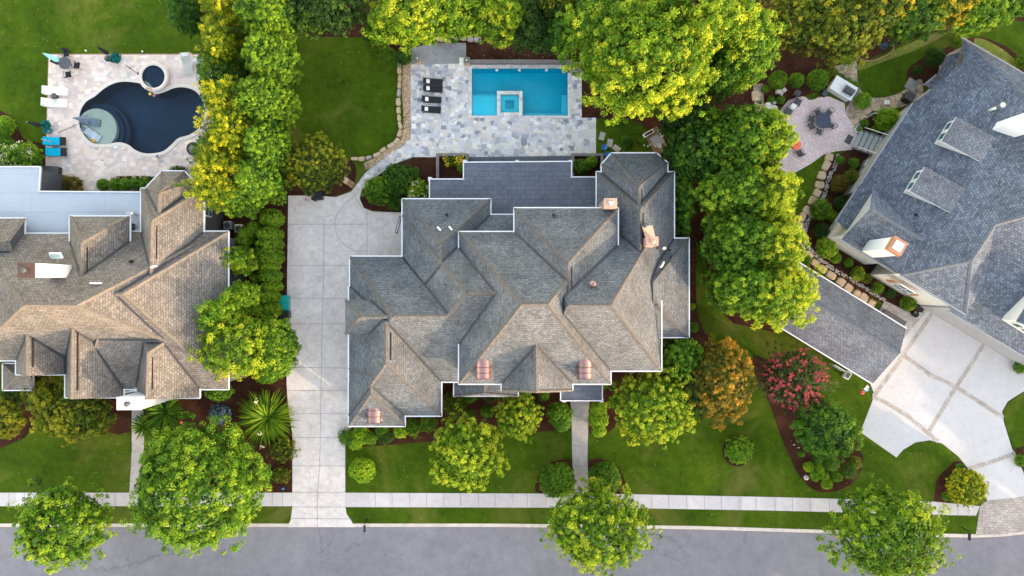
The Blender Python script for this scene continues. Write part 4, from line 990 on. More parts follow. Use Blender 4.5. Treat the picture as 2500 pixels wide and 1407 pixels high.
# windows and doors on the walls
def wall_window(h, px, py, zb, w, hh, out_ang, name='window'):
    """window whose centre stands at px,py,zb on a wall facing out_ang (radians)"""
    c = W(px, py, zb); f = MB().box((0, 0, 0), (w + 0.2, 0.09, hh + 0.2), 0).build(name, M_WHITE, h.e); f.location = h.loc(c); f.rotation_euler.z = out_ang + math.pi / 2
    MB().box((0, -0.05, 0), (w, 0.03, hh)).build('pane', M_GLASS, f)
    m = MB(); m.box((0, -0.07, 0), (0.05, 0.03, hh)); m.box((0, -0.07, 0), (w, 0.03, 0.05)); m.build('muntin', M_WHITE, f, merge=False)
    return f
for x in (880, 930, 1030): wall_window(h, x, 1004 if x > 1000 else 1028, 1.8, 1.2, 1.5, R(-90))
for x in (1520, 1570): wall_window(h, x, 888, 2.0, 1.3, 1.6, R(-90))
for x in (1150, 1215): wall_window(h, x, 948, 1.8, 1.0, 1.5, R(-90))
def ridge_vent(h, px, y0, y1, z, mat, dx=0.35):
    a, b = W(px, y0, z), W(px, y1, z); MB().box((a.x + dx, (a.y + b.y) / 2, z - dx * 0.85 + 0.03), (0.09, abs(a.y - b.y), 0.06)).build('ridge_vent', mat, h.e, h.o)
M_VENT = plain('dark_ridge_vent', (0.03, 0.022, 0.02), 0.8)
ridge_vent(h, 1386, 652, 705, 11.9, M_VENT); ridge_vent(h, 1562, 520, 600, 8.4, M_VENT); ridge_vent(h, 943, 812, 880, 9.4, M_VENT); ridge_vent(h, 1559, 462, 505, 7.95, M_VENT)
h.finish(); HOUSE_C = h
# side lantern beside the garage
lt = empty('wall_gate', W(978, 548), 0, 'small black metal frame standing by the garage wall', 'gate')
g_ = MB(); a, b = Vector((-0.35, -0.9, 0)), Vector((0.1, 0.7, 0))
for z in (0.1, 1.2): g_.tube([a + Vector((0, 0, z)), b + Vector((0, 0, z))], 0.03)
g_.build('rail', M_BLACK, lt)
g_ = MB()
for q in (a, b): g_.tube([q, q + Vector((0, 0, 1.25))], 0.04)
g_.build('post', M_BLACK, lt, merge=False)

# ------------------------------------------------------------------ the brown house on the left
h = House('house', 'brown shingled house with a pale flat membrane roof and white chimneys', (260, 700), M_SHINGLE_L, M_CAP_L, M_DARKGREY, M_WHITE)
h.hip(-80, 571, 530, 880, 5.5, (60, 745), (187, 746), 11.4)
h.hip(200, 566, 557, 950, 5.5, (272, 719), (300, 719), 9.9)
h.hip(345, 461, 497, 740, 5.5, (371, 540), (367, 690), 8.6)
h.bay([(357, 520), (357, 459), (395, 419), (450, 419), (474, 445), (474, 520)], 5.5, (389, 472), (388, 530), 8.0)
h.hip(171, 529, 317, 720, 6.2, (200, 592), (197, 700), 9.1)
h.hip(160, 720, 302, 970, 5.5, (177, 790), (175, 975), 9.0, 'S')
h.hip(40, 720, 172, 914, 5.5, (66, 770), (66, 918), 8.4, 'S')
h.hip(334, 780, 487, 971, 5.5, (361, 862), (357, 976), 8.6, 'S')
h.hip(-260, 600, 75, 835, 5.5, (-160, 712), (35, 712), 8.6)
h.hip(-200, 534, 60, 700, 5.5, (-120, 590), (18, 590), 7.6)
h.hip(8, 889, 80, 952, 3.4, (40, 918), (70, 918), 4.2)
h.flat([(-120, 409), (98, 409), (94, 469), (345, 471), (345, 556), (300, 575), (-120, 575)], 4.4, M_FLAT_L, inset=0.3)
h.flat([(345, 471), (348, 471), (348, 560), (345, 560)], 4.38, M_FLAT_L, walls=False, trim=False)
# curved metal roof at the edge and the small stone gable
mb = MB(); c = W(8, 838, 6.0)
for i in range(8):
    t0, t1 = math.pi * i / 8, math.pi * (i + 1) / 8; r = 1.0
    mb.face([(-1.6, r * math.cos(t0), 0.5 * math.sin(t0)), (0.5, r * math.cos(t0), 0.5 * math.sin(t0)), (0.5, r * math.cos(t1), 0.5 * math.sin(t1)), (-1.6, r * math.cos(t1), 0.5 * math.sin(t1))], smooth=True)
mb.box((-0.55, 0, -0.6), (2.0, 1.9, 1.2))
o = mb.build('metal_roof', M_SILVER, h.e, merge=False); o.location = h.loc(c)
sg = MB(); pts = [W(303, 866, 5.2), W(303, 957, 4.2), W(333, 953, 4.2), W(326, 910, 4.8), W(314, 885, 5.1)]
sg.face(pts); sg.build('stone_gable', M_STONEWALL, h.e, h.o)
sg = MB(); sg.tube([W(303, 958, 4.3), W(334, 953, 4.3)], 0.09); sg.tube([W(304, 868, 5.4), W(314, 885, 5.3), W(327, 910, 5.0), W(334, 950, 4.4)], 0.06); sg.build('gable_trim', M_WHITE, h.e, h.o, merge=False)
chimney(h, 316, 985, 9.2, 2.1, 1.1, 0.0, M_WHITE, M_WHITE, 1, 0, M_DARKGREY, 0.02)
b = chimney(h, 66, 660, 13.2, 1.3, 1.15, 8.5, M_WHITE, M_BROWNMETAL, 1, 0, M_DARKGREY, 0.06)
vent(h, 226, 692, 9.6, 'elbow', 1.0); v = vent(h, 374, 653, 8.4, 'elbow', 0.5); v.rotation_euler.z = R(15); vent(h, 258, 693, 9.4); vent(h, 318, 638, 8.2)
v = vent(h, 328, 523, 4.7, 'white'); MB().box((-0.3, 0.05, 0.1), (0.7, 0.25, 0.3)).build('vent_hood', M_SILVER, v)
sk = MB().box((0, 0, 0), (1.0, 0.55, 0.18)).build('skylight', M_WHITE, h.e); sk.location = h.loc(W(137, 624, 9.1)); sk.rotation_euler = (R(40), 0, 0)
MB().box((0, 0, 0.1), (0.85, 0.42, 0.03)).build('pane', plain('skylight_glass', (0.35, 0.45, 0.47), 0.1, 0.6), sk)
wall_window(h, 508, 508, 3.6, 1.5, 1.3, 0.0)
for x, y0, y1, z in ((369, 552, 632, 8.6), (199, 604, 685, 9.1), (176, 800, 955, 9.0), (66, 786, 898, 8.4), (359, 872, 952, 8.6)): ridge_vent(h, x, y0, y1, z, M_VENT)
h.finish()
# downspout from flat roof + grill pot are separate below

# ------------------------------------------------------------------ the blue slate house on the right, turned about 31 degrees
h = House('house', 'blue slate roofed house set diagonally with two shed dormers on its long slope', (2330, 480), M_SHINGLE_R, M_CAP_R, M_GREYSIDE, M_GREYSIDE)
h.gm = plain('grey_gutter', (0.24, 0.25, 0.27), 0.4)
def zW(px, py):
    A = (px - 1250) * .853 + (py - 703.5) * .522
    return (4 - 0.5 * 23.25 + .5 * A * 69 / FP) / (1 + .5 * A / FP)
def pw(px, py): return (px, py, zW(px, py))
def facets(lst):
    for pts in lst: h.facet([W(*p) for p in pts])
wS = [pw(2096, 458), pw(2228, 255), pw(2290, 205), pw(2352, 147), pw(2500, 229), pw(2640, 306), pw(2640, 492), pw(2500, 530), pw(2430, 549), pw(2372, 638), (2200, 672, 6.4), pw(2150, 600)]
for t in ((0, 1, 2, 3, 4, 5, 6, 7, 8, 9),): h.facet([W(*wS[i]) for i in t])
h.facet([W(*p) for p in (pw(2096, 458), pw(2372, 638), (2200, 672, 6.4), (2043, 540, 4.1))])
facets([[pw(2352, 147), (2349, 96, 4.5), (2500, 184, 4.5), pw(2500, 229)], [pw(2500, 229), (2500, 184, 4.5), (2640, 266, 4.5), pw(2640, 306)],
        [(2200, 672, 6.4), (2358, 766, 6.4), pw(2372, 638)], [(2358, 766, 6.4), (2410, 684, 6.9), pw(2430, 549), pw(2372, 638)],
        [(2316, 759, 5.0), (2500, 869, 5.0), (2500, 530, zW(2500, 530)), pw(2430, 549), (2405, 690, 6.95)], [(2500, 869, 5.0), (2640, 953, 5.0), pw(2640, 492), pw(2500, 530)],
        [(2124, 510, 7.3), (2255, 587, 7.2), (2130, 455, 5.0)], [(2124, 510, 7.3), (2053, 585, 5.0), (2186, 665, 5.0), (2240, 606, 6.6), (2255, 587, 7.2)],
        [(2345, 128, 4.2), (2310, 137, 3.4), (2286, 185, 3.2), (2258, 208, 3.2), (2282, 225, 3.8), (2332, 165, 4.4)]])
for a, b in ((pw(2352, 147), pw(2640, 306)), (pw(2640, 492), pw(2430, 549)), (pw(2430, 549), pw(2372, 638)), (pw(2372, 638), (2200, 672, 6.4)), (pw(2372, 638), (2358, 766, 6.4)), ((2124, 510, 7.3), (2255, 587, 7.2))): h.line_cap(W(*a), W(*b))
for a, b in (((2096, 458, 4.05), (2228, 255, 4.05)), ((2040, 543, 4.05), (2096, 458, 4.05)), ((2053, 585, 5.0), (2186, 665, 5.0)), ((2200, 672, 6.4), (2358, 766, 6.4)), ((2316, 759, 5.0), (2640, 953, 5.0)), ((2349, 94, 4.5), (2640, 264, 4.5)), ((2286, 185, 3.2), (2258, 208, 3.2))):
    A, B = W(*a), W(*b); d = B - A; out = Vector((-d.y, d.x, 0)).normalized()
    cc = W(2400, 450, 5); 
    if out.dot(cc - A) > 0: out = -out
    h.gutter(A, B, out, 0.13, 0.14)
def wallring(pts, zt, zb=0.0, mi=0):
    P = [W(p[0], p[1], zt) for p in pts]; h.wall.prism([(p.x, p.y) for p in P], zb, zt, top=True)
wallring([(2236, 262), (2108, 462), (2150, 480), (2110, 570), (2200, 640), (2372, 640), (2640, 640), (2640, 275), (2356, 110), (2352, 170)], 3.85)
wallring([(2320, 752), (2640, 942), (2640, 600), (2330, 560)], 4.8)
wg = MB()
wallP = [W(2208, 668, 6.2), W(2352, 754, 6.2), W(2402, 676, 6.2), W(2270, 590, 6.2)]; h2 = [(p.x, p.y) for p in wallP]
wg.prism(h2, 0, 6.2)
a, b, c_ = W(2064, 574, 4.85), W(2136, 466, 4.85), W(2128, 514, 7.05)
inw = Vector((.853, -.522, 0)) * 5.0
wg.face([a, b, c_]); 
for q0, q1 in ((a, b),): wg.face([Vector((q0.x, q0.y, 0)), Vector((q1.x, q1.y, 0)), q1, q0])
for q in (a, b): wg.face([Vector((q.x, q.y, 0)), Vector((q.x + inw.x, q.y + inw.y, 0)), q + inw, q])
wg.build('wall', M_CREAM, h.e, h.o, merge=False)
for t, (x, y, w_, z_) in enumerate(((2214, 700, 1.5, 3.9),)):
    f = wall_window(h, x - 8, y + 5, z_, w_, 1.3, R(-90 - 31))
for dx, nm in ((-34, 0), (26, 0)):
    sh_ = MB().box((0, 0, 0), (0.5, 0.07, 1.3)).build('shutter', M_WOOD, h.e); sh_.location = h.loc(W(2206 + dx * .853, 705 + dx * .522, 3.9)); sh_.rotation_euler.z = R(-31)
f = wall_window(h, 2075, 526, 3.3, 1.9, 1.4, R(180 - 31))
# two shed dormers
def shed_dormer(px, py):
    """px,py: lower front corner of its roof"""
    z0 = 7.0; p0 = W(px, py, z0); a = Vector((.853, -.522, 0)); b = Vector((.522, .853, 0))   # a: up the slope, b: along the front towards the back of the garden
    e = part_empty('dormer', h, p0); L = 4.3; Wd = 2.35; rise = 0.55; drop = 1.6
    r = MB()
    def q(u, v, z): return a * u + b * v + Vector((0, 0, z))
    r.face([q(-0.15, -0.12, -0.02), q(L, -0.12, rise), q(L, Wd + 0.12, rise), q(-0.15, Wd + 0.12, -0.02)], 0, [(0, 0), (0, L), (Wd, L), (Wd, 0)])
    r.face([q(-0.15, -0.12, -0.14), q(L, -0.12, rise - 0.12), q(L, Wd + 0.12, rise - 0.12), q(-0.15, Wd + 0.12, -0.14)][::-1], 1)
    r.face([q(-0.15, -0.12, -0.14), q(L, -0.12, rise - 0.12), q(L, -0.12, rise), q(-0.15, -0.12, -0.02)], 1)
    r.face([q(-0.15, Wd + 0.12, -0.14), q(-0.15, -0.12, -0.14), q(-0.15, -0.12, -0.02), q(-0.15, Wd + 0.12, -0.02)], 1)
    r.build('dormer_roof', [M_SHINGLE_G, M_WHITE], e)
    w = MB()
    for v in (0, Wd): w.face([q(0, v, -0.14), q(L, v, rise - 0.13), q(L, v, 0.2), q(0, v, -drop)])
    w.face([q(0, 0, -0.14), q(0, Wd, -0.14), q(0, Wd, -drop), q(0, 0, -drop)]); w.build('dormer_wall', M_CREAM, e)
    for v in (0.62, 1.72):
        f = MB().box((0, 0, 0), (0.06, 0.85, 0.95), R(-31)).build('window', M_WHITE, e); f.location = q(-0.02, v, -0.66)
        MB().box((-0.04, 0, 0), (0.02, 0.68, 0.8), 0).build('pane', M_GLASS, f).rotation_euler.z = R(-31)
    return e
shed_dormer(2304, 344); shed_dormer(2227, 466)
b = chimney(h, 2184, 602, 9.5, 1.2, 1.2, 5.5, M_WHITE, M_ORANGECAP, 1, R(-31), M_DARKGREY, 0.06)
MB().box((0, 0, 0.34), (1.30, 1.30, 0.45), R(-31)).build('chimney_collar', M_ORANGECAP, b, bevel=0.02); MB().box((0, 0, 0.59), (0.8, 0.8, 0.07), R(-31)).build('chimney_crown', M_WHITE, b, bevel=0.02)
bx = MB(); pA = W(2520, 296, 11.0); bx.box((pA.x + 0.2, pA.y + 0.05, 9.0), (1.7, 0.8, 3.6), R(-31)); bx.build('chimney', M_WHITE, h.e, h.o, bevel=0.02)
# small gabled dormer at the right edge of the photo
de = part_empty('dormer', h, W(2478, 785, 8.0)); r = MB(); a = Vector((.853, -.522, 0)); b = Vector((.522, .853, 0))
def q(u, v, z): return a * u + b * v + Vector((0, 0, z))
r.face([q(0, 0, 0.1), q(0, 4.5, 0.1), q(1.9, 4.5, 1.5), q(1.9, 0, 1.5)], 0, [(0, 0), (4.5, 0), (4.5, 2), (0, 2)]); r.face([q(3.8, 0, 0.1), q(1.9, 0, 1.5), q(1.9, 4.5, 1.5), q(3.8, 4.5, 0.1)], 0, [(0, 0), (2, 0), (2, 4.5), (0, 4.5)])
r.build('dormer_roof', M_SHINGLE_R, de)
w = MB(); w.face([q(0.1, 0.15, -1.9), q(3.7, 0.15, -1.9), q(3.7, 0.15, 0.15), q(1.9, 0.15, 1.4), q(0.1, 0.15, 0.15)]); w.face([q(0.1, 0.15, -1.9), q(0.1, 4, -1.9), q(0.1, 4, 0.15), q(0.1, 0.15, 0.15)]); w.build('dormer_wall', M_CREAM, de)
for u in (0.9, 1.9, 2.9):
    f = MB().box((0, 0, 0), (0.75, 0.06, 1.0), R(-31)).build('window', M_WHITE, de); f.location = q(u, 0.1, -0.8); MB().box((0, 0, 0), (0.6, 0.1, 0.85), R(-31)).build('pane', M_GLASS, f)
v = vent(h, 2420, 268, 7.2, 'white'); mb = MB(); p0, p1 = W(2420, 268, 6.6) , W(2443, 251, 8.3); mb2 = MB(); mb2.lathe((0, 0, 0), [(0.16, 0), (0.16, 1.5), (0.24, 1.52), (0.24, 1.65), (0.02, 1.7)], 12); o = mb2.build('flue_pipe', M_SILVER, h.e); o.location = h.loc(W(2418, 268, 6.6))
vent(h, 2238, 524, 6.6); vent(h, 2488, 624, 8.0)
h.finish()

# ------------------------------------------------------------------ detached garage / covered porch in front of the right-hand house
h = House('garage', 'long detached gabled garage with slate shingles beside the pale driveway', (2070, 800), M_SHINGLE_G, M_CAP_R, M_CREAM, M_WHITE)
h.hipq([(1893, 607), (2212, 803), (2131, 937), (1818, 745)], 3.1, (1870, 665), (2197, 862), 5.1, 'EW', 'EW', open_edges=(1, 3), inset=0.5)
wall_window(h, 2045, 898, 1.5, 1.0, 0.9, R(-90 - 31))
h.finish()

# ------------------------------------------------------------------ trees
G1 = 'trees along the street'; G2 = 'trees behind the pools'; G3 = 'trees between the middle and right houses'; G4 = 'golden cypresses beside the dark pool'; G5 = 'trees in the front gardens'
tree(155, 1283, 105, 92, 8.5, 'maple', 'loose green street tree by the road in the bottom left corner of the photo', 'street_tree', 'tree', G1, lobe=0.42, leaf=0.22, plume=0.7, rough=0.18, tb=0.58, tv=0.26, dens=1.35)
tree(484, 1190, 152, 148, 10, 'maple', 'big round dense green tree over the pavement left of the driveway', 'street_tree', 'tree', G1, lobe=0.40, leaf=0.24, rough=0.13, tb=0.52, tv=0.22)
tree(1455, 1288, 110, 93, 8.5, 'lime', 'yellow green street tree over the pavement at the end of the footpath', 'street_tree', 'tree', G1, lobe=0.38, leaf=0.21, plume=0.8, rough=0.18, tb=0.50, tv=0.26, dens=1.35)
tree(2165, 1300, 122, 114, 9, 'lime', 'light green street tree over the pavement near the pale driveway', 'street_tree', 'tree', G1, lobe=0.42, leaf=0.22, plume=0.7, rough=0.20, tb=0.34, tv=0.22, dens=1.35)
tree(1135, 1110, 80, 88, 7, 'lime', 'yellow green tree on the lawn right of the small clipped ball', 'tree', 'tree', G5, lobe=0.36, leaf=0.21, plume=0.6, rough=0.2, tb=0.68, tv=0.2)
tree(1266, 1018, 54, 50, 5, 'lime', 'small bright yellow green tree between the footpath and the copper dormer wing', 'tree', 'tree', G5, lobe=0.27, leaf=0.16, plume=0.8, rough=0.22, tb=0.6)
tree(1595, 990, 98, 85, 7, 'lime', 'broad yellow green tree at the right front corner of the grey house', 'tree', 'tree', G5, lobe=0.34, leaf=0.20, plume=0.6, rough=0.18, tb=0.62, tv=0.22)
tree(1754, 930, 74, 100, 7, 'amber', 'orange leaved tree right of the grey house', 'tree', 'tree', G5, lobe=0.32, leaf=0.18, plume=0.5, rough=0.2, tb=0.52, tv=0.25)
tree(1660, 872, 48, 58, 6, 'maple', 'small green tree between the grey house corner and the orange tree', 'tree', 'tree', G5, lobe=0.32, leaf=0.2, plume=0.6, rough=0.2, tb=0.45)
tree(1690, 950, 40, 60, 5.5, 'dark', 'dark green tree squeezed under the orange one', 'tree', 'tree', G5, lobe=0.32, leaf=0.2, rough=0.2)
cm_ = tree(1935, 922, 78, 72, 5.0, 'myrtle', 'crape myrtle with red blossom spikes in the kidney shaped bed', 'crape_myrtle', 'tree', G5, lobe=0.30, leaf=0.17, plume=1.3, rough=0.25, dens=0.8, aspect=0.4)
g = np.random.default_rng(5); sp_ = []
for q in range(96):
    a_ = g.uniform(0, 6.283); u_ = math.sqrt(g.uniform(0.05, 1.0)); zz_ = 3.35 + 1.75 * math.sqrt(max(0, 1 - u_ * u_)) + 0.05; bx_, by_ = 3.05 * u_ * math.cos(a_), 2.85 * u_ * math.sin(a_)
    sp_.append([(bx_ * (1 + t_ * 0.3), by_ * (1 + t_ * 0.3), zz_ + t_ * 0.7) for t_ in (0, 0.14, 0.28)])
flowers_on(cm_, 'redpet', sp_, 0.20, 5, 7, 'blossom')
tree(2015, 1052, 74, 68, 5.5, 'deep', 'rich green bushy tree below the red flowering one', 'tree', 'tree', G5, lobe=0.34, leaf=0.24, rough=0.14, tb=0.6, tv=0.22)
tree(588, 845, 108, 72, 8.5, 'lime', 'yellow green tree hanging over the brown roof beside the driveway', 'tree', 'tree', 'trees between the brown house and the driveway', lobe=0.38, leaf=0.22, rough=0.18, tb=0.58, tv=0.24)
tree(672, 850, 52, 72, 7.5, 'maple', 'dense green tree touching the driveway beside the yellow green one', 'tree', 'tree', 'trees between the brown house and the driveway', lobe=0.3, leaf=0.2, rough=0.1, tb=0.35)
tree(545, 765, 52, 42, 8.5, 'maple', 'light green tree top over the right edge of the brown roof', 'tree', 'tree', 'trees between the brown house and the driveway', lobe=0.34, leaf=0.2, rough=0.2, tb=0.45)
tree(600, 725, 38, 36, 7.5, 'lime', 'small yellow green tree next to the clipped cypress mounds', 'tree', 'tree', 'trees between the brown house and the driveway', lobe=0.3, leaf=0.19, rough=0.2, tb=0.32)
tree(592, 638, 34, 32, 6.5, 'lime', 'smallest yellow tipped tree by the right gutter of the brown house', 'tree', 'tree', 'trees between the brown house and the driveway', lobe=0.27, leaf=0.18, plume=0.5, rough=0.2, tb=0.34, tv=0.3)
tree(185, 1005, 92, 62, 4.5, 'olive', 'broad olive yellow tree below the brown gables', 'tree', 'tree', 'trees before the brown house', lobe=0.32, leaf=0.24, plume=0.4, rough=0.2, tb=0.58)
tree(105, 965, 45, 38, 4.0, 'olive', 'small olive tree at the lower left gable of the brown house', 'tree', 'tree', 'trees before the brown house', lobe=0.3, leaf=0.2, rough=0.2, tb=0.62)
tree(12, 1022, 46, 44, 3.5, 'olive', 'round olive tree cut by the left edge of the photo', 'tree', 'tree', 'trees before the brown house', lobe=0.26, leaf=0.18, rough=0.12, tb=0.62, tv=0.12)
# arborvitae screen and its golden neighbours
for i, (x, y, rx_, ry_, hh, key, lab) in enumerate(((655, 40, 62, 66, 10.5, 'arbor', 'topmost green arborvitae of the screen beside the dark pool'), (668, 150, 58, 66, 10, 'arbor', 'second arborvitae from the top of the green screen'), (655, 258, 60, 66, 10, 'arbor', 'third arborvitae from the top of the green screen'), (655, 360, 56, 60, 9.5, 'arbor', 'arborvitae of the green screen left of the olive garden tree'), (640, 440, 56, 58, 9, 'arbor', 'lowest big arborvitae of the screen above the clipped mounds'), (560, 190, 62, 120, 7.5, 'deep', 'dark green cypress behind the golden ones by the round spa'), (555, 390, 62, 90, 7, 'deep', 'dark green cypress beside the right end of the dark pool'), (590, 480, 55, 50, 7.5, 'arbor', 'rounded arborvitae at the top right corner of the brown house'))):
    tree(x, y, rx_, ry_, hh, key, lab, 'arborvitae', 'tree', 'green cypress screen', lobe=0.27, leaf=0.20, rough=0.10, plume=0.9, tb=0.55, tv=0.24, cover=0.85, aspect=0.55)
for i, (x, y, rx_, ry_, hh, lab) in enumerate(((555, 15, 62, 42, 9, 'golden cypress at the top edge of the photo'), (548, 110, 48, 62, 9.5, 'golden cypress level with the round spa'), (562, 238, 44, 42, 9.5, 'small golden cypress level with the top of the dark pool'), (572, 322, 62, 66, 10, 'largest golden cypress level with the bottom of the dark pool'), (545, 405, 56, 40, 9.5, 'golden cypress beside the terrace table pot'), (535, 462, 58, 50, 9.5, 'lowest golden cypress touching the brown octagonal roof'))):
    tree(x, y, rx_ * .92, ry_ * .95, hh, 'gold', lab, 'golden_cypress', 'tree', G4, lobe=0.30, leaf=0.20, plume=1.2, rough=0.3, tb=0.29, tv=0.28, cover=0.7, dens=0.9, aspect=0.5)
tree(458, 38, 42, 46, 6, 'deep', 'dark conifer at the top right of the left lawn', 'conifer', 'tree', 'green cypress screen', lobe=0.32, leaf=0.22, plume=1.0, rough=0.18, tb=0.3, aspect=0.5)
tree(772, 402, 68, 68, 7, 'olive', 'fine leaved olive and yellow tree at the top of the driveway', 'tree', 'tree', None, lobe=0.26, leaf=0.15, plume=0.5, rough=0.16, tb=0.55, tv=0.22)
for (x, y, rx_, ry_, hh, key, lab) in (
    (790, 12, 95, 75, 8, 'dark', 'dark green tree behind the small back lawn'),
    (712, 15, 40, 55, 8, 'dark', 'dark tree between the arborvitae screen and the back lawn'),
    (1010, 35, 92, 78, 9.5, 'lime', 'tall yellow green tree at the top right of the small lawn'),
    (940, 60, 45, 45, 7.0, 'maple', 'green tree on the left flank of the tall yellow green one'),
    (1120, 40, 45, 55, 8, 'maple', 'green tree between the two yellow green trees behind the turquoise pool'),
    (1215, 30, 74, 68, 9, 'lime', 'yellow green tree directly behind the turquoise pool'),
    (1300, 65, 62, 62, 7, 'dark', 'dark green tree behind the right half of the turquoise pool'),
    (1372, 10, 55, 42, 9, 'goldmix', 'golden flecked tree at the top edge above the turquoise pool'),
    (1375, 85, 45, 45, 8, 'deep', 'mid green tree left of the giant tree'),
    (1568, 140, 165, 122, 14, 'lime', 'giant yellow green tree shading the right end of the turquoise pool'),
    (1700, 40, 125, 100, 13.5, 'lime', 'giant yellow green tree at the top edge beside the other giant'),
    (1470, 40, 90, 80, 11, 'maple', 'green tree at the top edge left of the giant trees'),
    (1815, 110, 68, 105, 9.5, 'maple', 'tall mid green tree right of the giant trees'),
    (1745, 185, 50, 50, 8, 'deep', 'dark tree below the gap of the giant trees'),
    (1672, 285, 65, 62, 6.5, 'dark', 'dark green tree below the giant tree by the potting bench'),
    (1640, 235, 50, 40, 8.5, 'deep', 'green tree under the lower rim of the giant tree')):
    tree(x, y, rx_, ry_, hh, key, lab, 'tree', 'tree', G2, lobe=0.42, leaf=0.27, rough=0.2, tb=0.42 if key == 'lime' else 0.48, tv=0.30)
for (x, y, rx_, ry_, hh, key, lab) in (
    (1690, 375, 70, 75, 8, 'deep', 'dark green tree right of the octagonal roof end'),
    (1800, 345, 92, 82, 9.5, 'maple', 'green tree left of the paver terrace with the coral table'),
    (1868, 350, 48, 72, 9.5, 'lime', 'tree with sunlight put into yellow leaves, overhanging the coral table'),
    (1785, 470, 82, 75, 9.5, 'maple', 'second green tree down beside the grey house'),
    (1868, 480, 68, 72, 9.5, 'lime', 'tree with sunlight put into yellow leaves, beside the stone wall curve'),
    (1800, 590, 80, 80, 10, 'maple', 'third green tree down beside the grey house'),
    (1880, 600, 66, 75, 10, 'lime', 'tree with sunlight put into yellow leaves, halfway along the stone wall'),
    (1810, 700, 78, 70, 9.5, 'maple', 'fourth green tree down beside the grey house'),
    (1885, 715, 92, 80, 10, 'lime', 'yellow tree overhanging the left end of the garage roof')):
    tree(x, y, rx_, ry_, hh, key, lab, 'tree', 'tree', G3, lobe=0.36, leaf=0.23, rough=0.17, plume=0.3, tb=0.68 if key == 'lime' else 0.36, tv=0.25, cover=0.85)  # lime crowns carry the sunlit right side as yellow leaf colour
for (x, y, rx_, ry_, hh, key, lab) in (
    (1955, 50, 72, 75, 7.5, 'olive', 'dark olive tree at the top beside the brown clearing'),
    (2060, 60, 88, 82, 8.5, 'olive', 'olive tree above the three boxwood balls'),
    (2125, 30, 72, 60, 9, 'goldmix', 'gold flecked tree at the top edge above the hose bed'),
    (2215, 40, 75, 60, 8, 'deep', 'green tree above the hose bed'),
    (2290, 15, 70, 55, 8.5, 'goldmix', 'gold flecked tree at the top edge right of the hose bed'),
    (2380, 30, 72, 52, 8, 'maple', 'light green tree at the top edge above the blue roof'),
    (2475, 5, 60, 42, 7.5, 'deep', 'green tree in the top right corner of the photo')):
    tree(x, y, rx_, ry_, hh, key, lab, 'tree', 'tree', 'trees at the top right of the photo', lobe=0.34, leaf=0.19, rough=0.18, plume=0.4, tb=0.5, tv=0.26)
tree(1664, 490, 28, 80, 5, 'deep', 'magnolia with pale tips along the right wall of the grey house', 'magnolia', 'tree', None, lobe=0.28, leaf=0.26, rough=0.22, tb=0.62, tv=0.25)
t_ = tree(52, 385, 50, 36, 2.4, 'maple', 'hydrangea with cream flower heads above the flat roof', 'hydrangea', 'shrub', None, lobe=0.25, leaf=0.2, rough=0.15)
g = np.random.default_rng(8); flowers_on(t_, 'whitepet', [(2.0 * u_ * math.cos(a_), 1.45 * u_ * math.sin(a_), 2.0 + 0.3 * (1 - u_)) for u_, a_ in zip(np.sqrt(g.uniform(0.15, 1, 34)), g.uniform(0, 6.28, 34))], 0.26, 3, 9)

# unseen trees added across the road and beyond the right edge to shade the front gardens
base_ = tree(2900, 1740, 150, 140, 8.6, 'deep', 'unseen green tree added to shade the front gardens', 'tree', 'tree', 'added shade trees out of view', lobe=0.6, leaf=0.42, rough=0.15)
rnd = random.Random(11)
for i in range(17):
    x_, y_ = (-38 + i * 9.5 + rnd.uniform(-2, 2), -40.5 + rnd.uniform(-1.5, 1.5)) if i < 12 else (68 + rnd.uniform(-2, 2), -30 + (i - 12) * 11.5)
    t_ = base_ if i == 0 else copy_tree(base_)
    t_.location = (x_, y_, 0); t_.rotation_euler.z = rnd.uniform(0, 6.28); q_ = rnd.uniform(0.82, 1.12); t_.scale = (q_, q_, q_)

# ------------------------------------------------------------------ shrubs and flowers
for i, (x, y, rx_, ry_, o_) in enumerate(((665, 534, 28, 22, 'topmost'), (660, 572, 30, 17, 'second from the top'), (660, 598, 31, 18, 'third from the top'), (662, 627, 32, 20, 'fourth from the top'), (655, 652, 30, 15, 'fifth from the top'), (660, 676, 29, 16, 'sixth from the top'), (664, 700, 25, 14, 'seventh from the top'), (655, 724, 28, 17, 'eighth from the top'), (655, 755, 32, 18, 'lowest'))):
    shrub(x, y, rx_, 'arbor', o_ + ' clipped oval cypress mound in the row along the driveway mulch', 'cypress_mound', 'shrub', 'clipped cypress mounds', h=3.4 + 0.3 * (i % 2), ry=ry_ * 1.12, lobe=0.16, leaf=0.13, rough=0.06, per=18, tb=0.72)
for i, (x, y, rx_, ry_, lab) in enumerate(((606, 573, 22, 15, 'clipped mound left of the row below the big arborvitae'), (598, 590, 24, 14, 'clipped mound beside the air conditioners'), (625, 560, 20, 16, 'clipped mound right beneath the lowest arborvitae'), (628, 622, 16, 12, 'small clipped mound between the row and the yellow tipped tree'), (630, 680, 14, 12, 'tiny clipped mound left of the sixth mound'))):
    shrub(x, y, rx_, 'arbor', lab, 'cypress_mound', 'shrub', 'clipped cypress mounds', h=3.0, ry=ry_ * 1.25, lobe=0.16, leaf=0.13, rough=0.06, per=18, tb=0.66)
for i, (x, o_) in enumerate(((252, 'first'), (282, 'second'), (307, 'third'), (331, 'fourth'), (354, 'fifth'))):
    ball(x, 452 - i, 16, o_ + ' boxwood from the left in the row behind the brown house', 'box', 'boxwood row behind the brown house', h=1.2)
strp = shrub(330, 436, 52, 'dark', 'long rose bed behind the boxwood row with pink blooms', 'rose_bush', 'rose', None, h=0.8, ry=6, lobe=0.14, leaf=0.12)
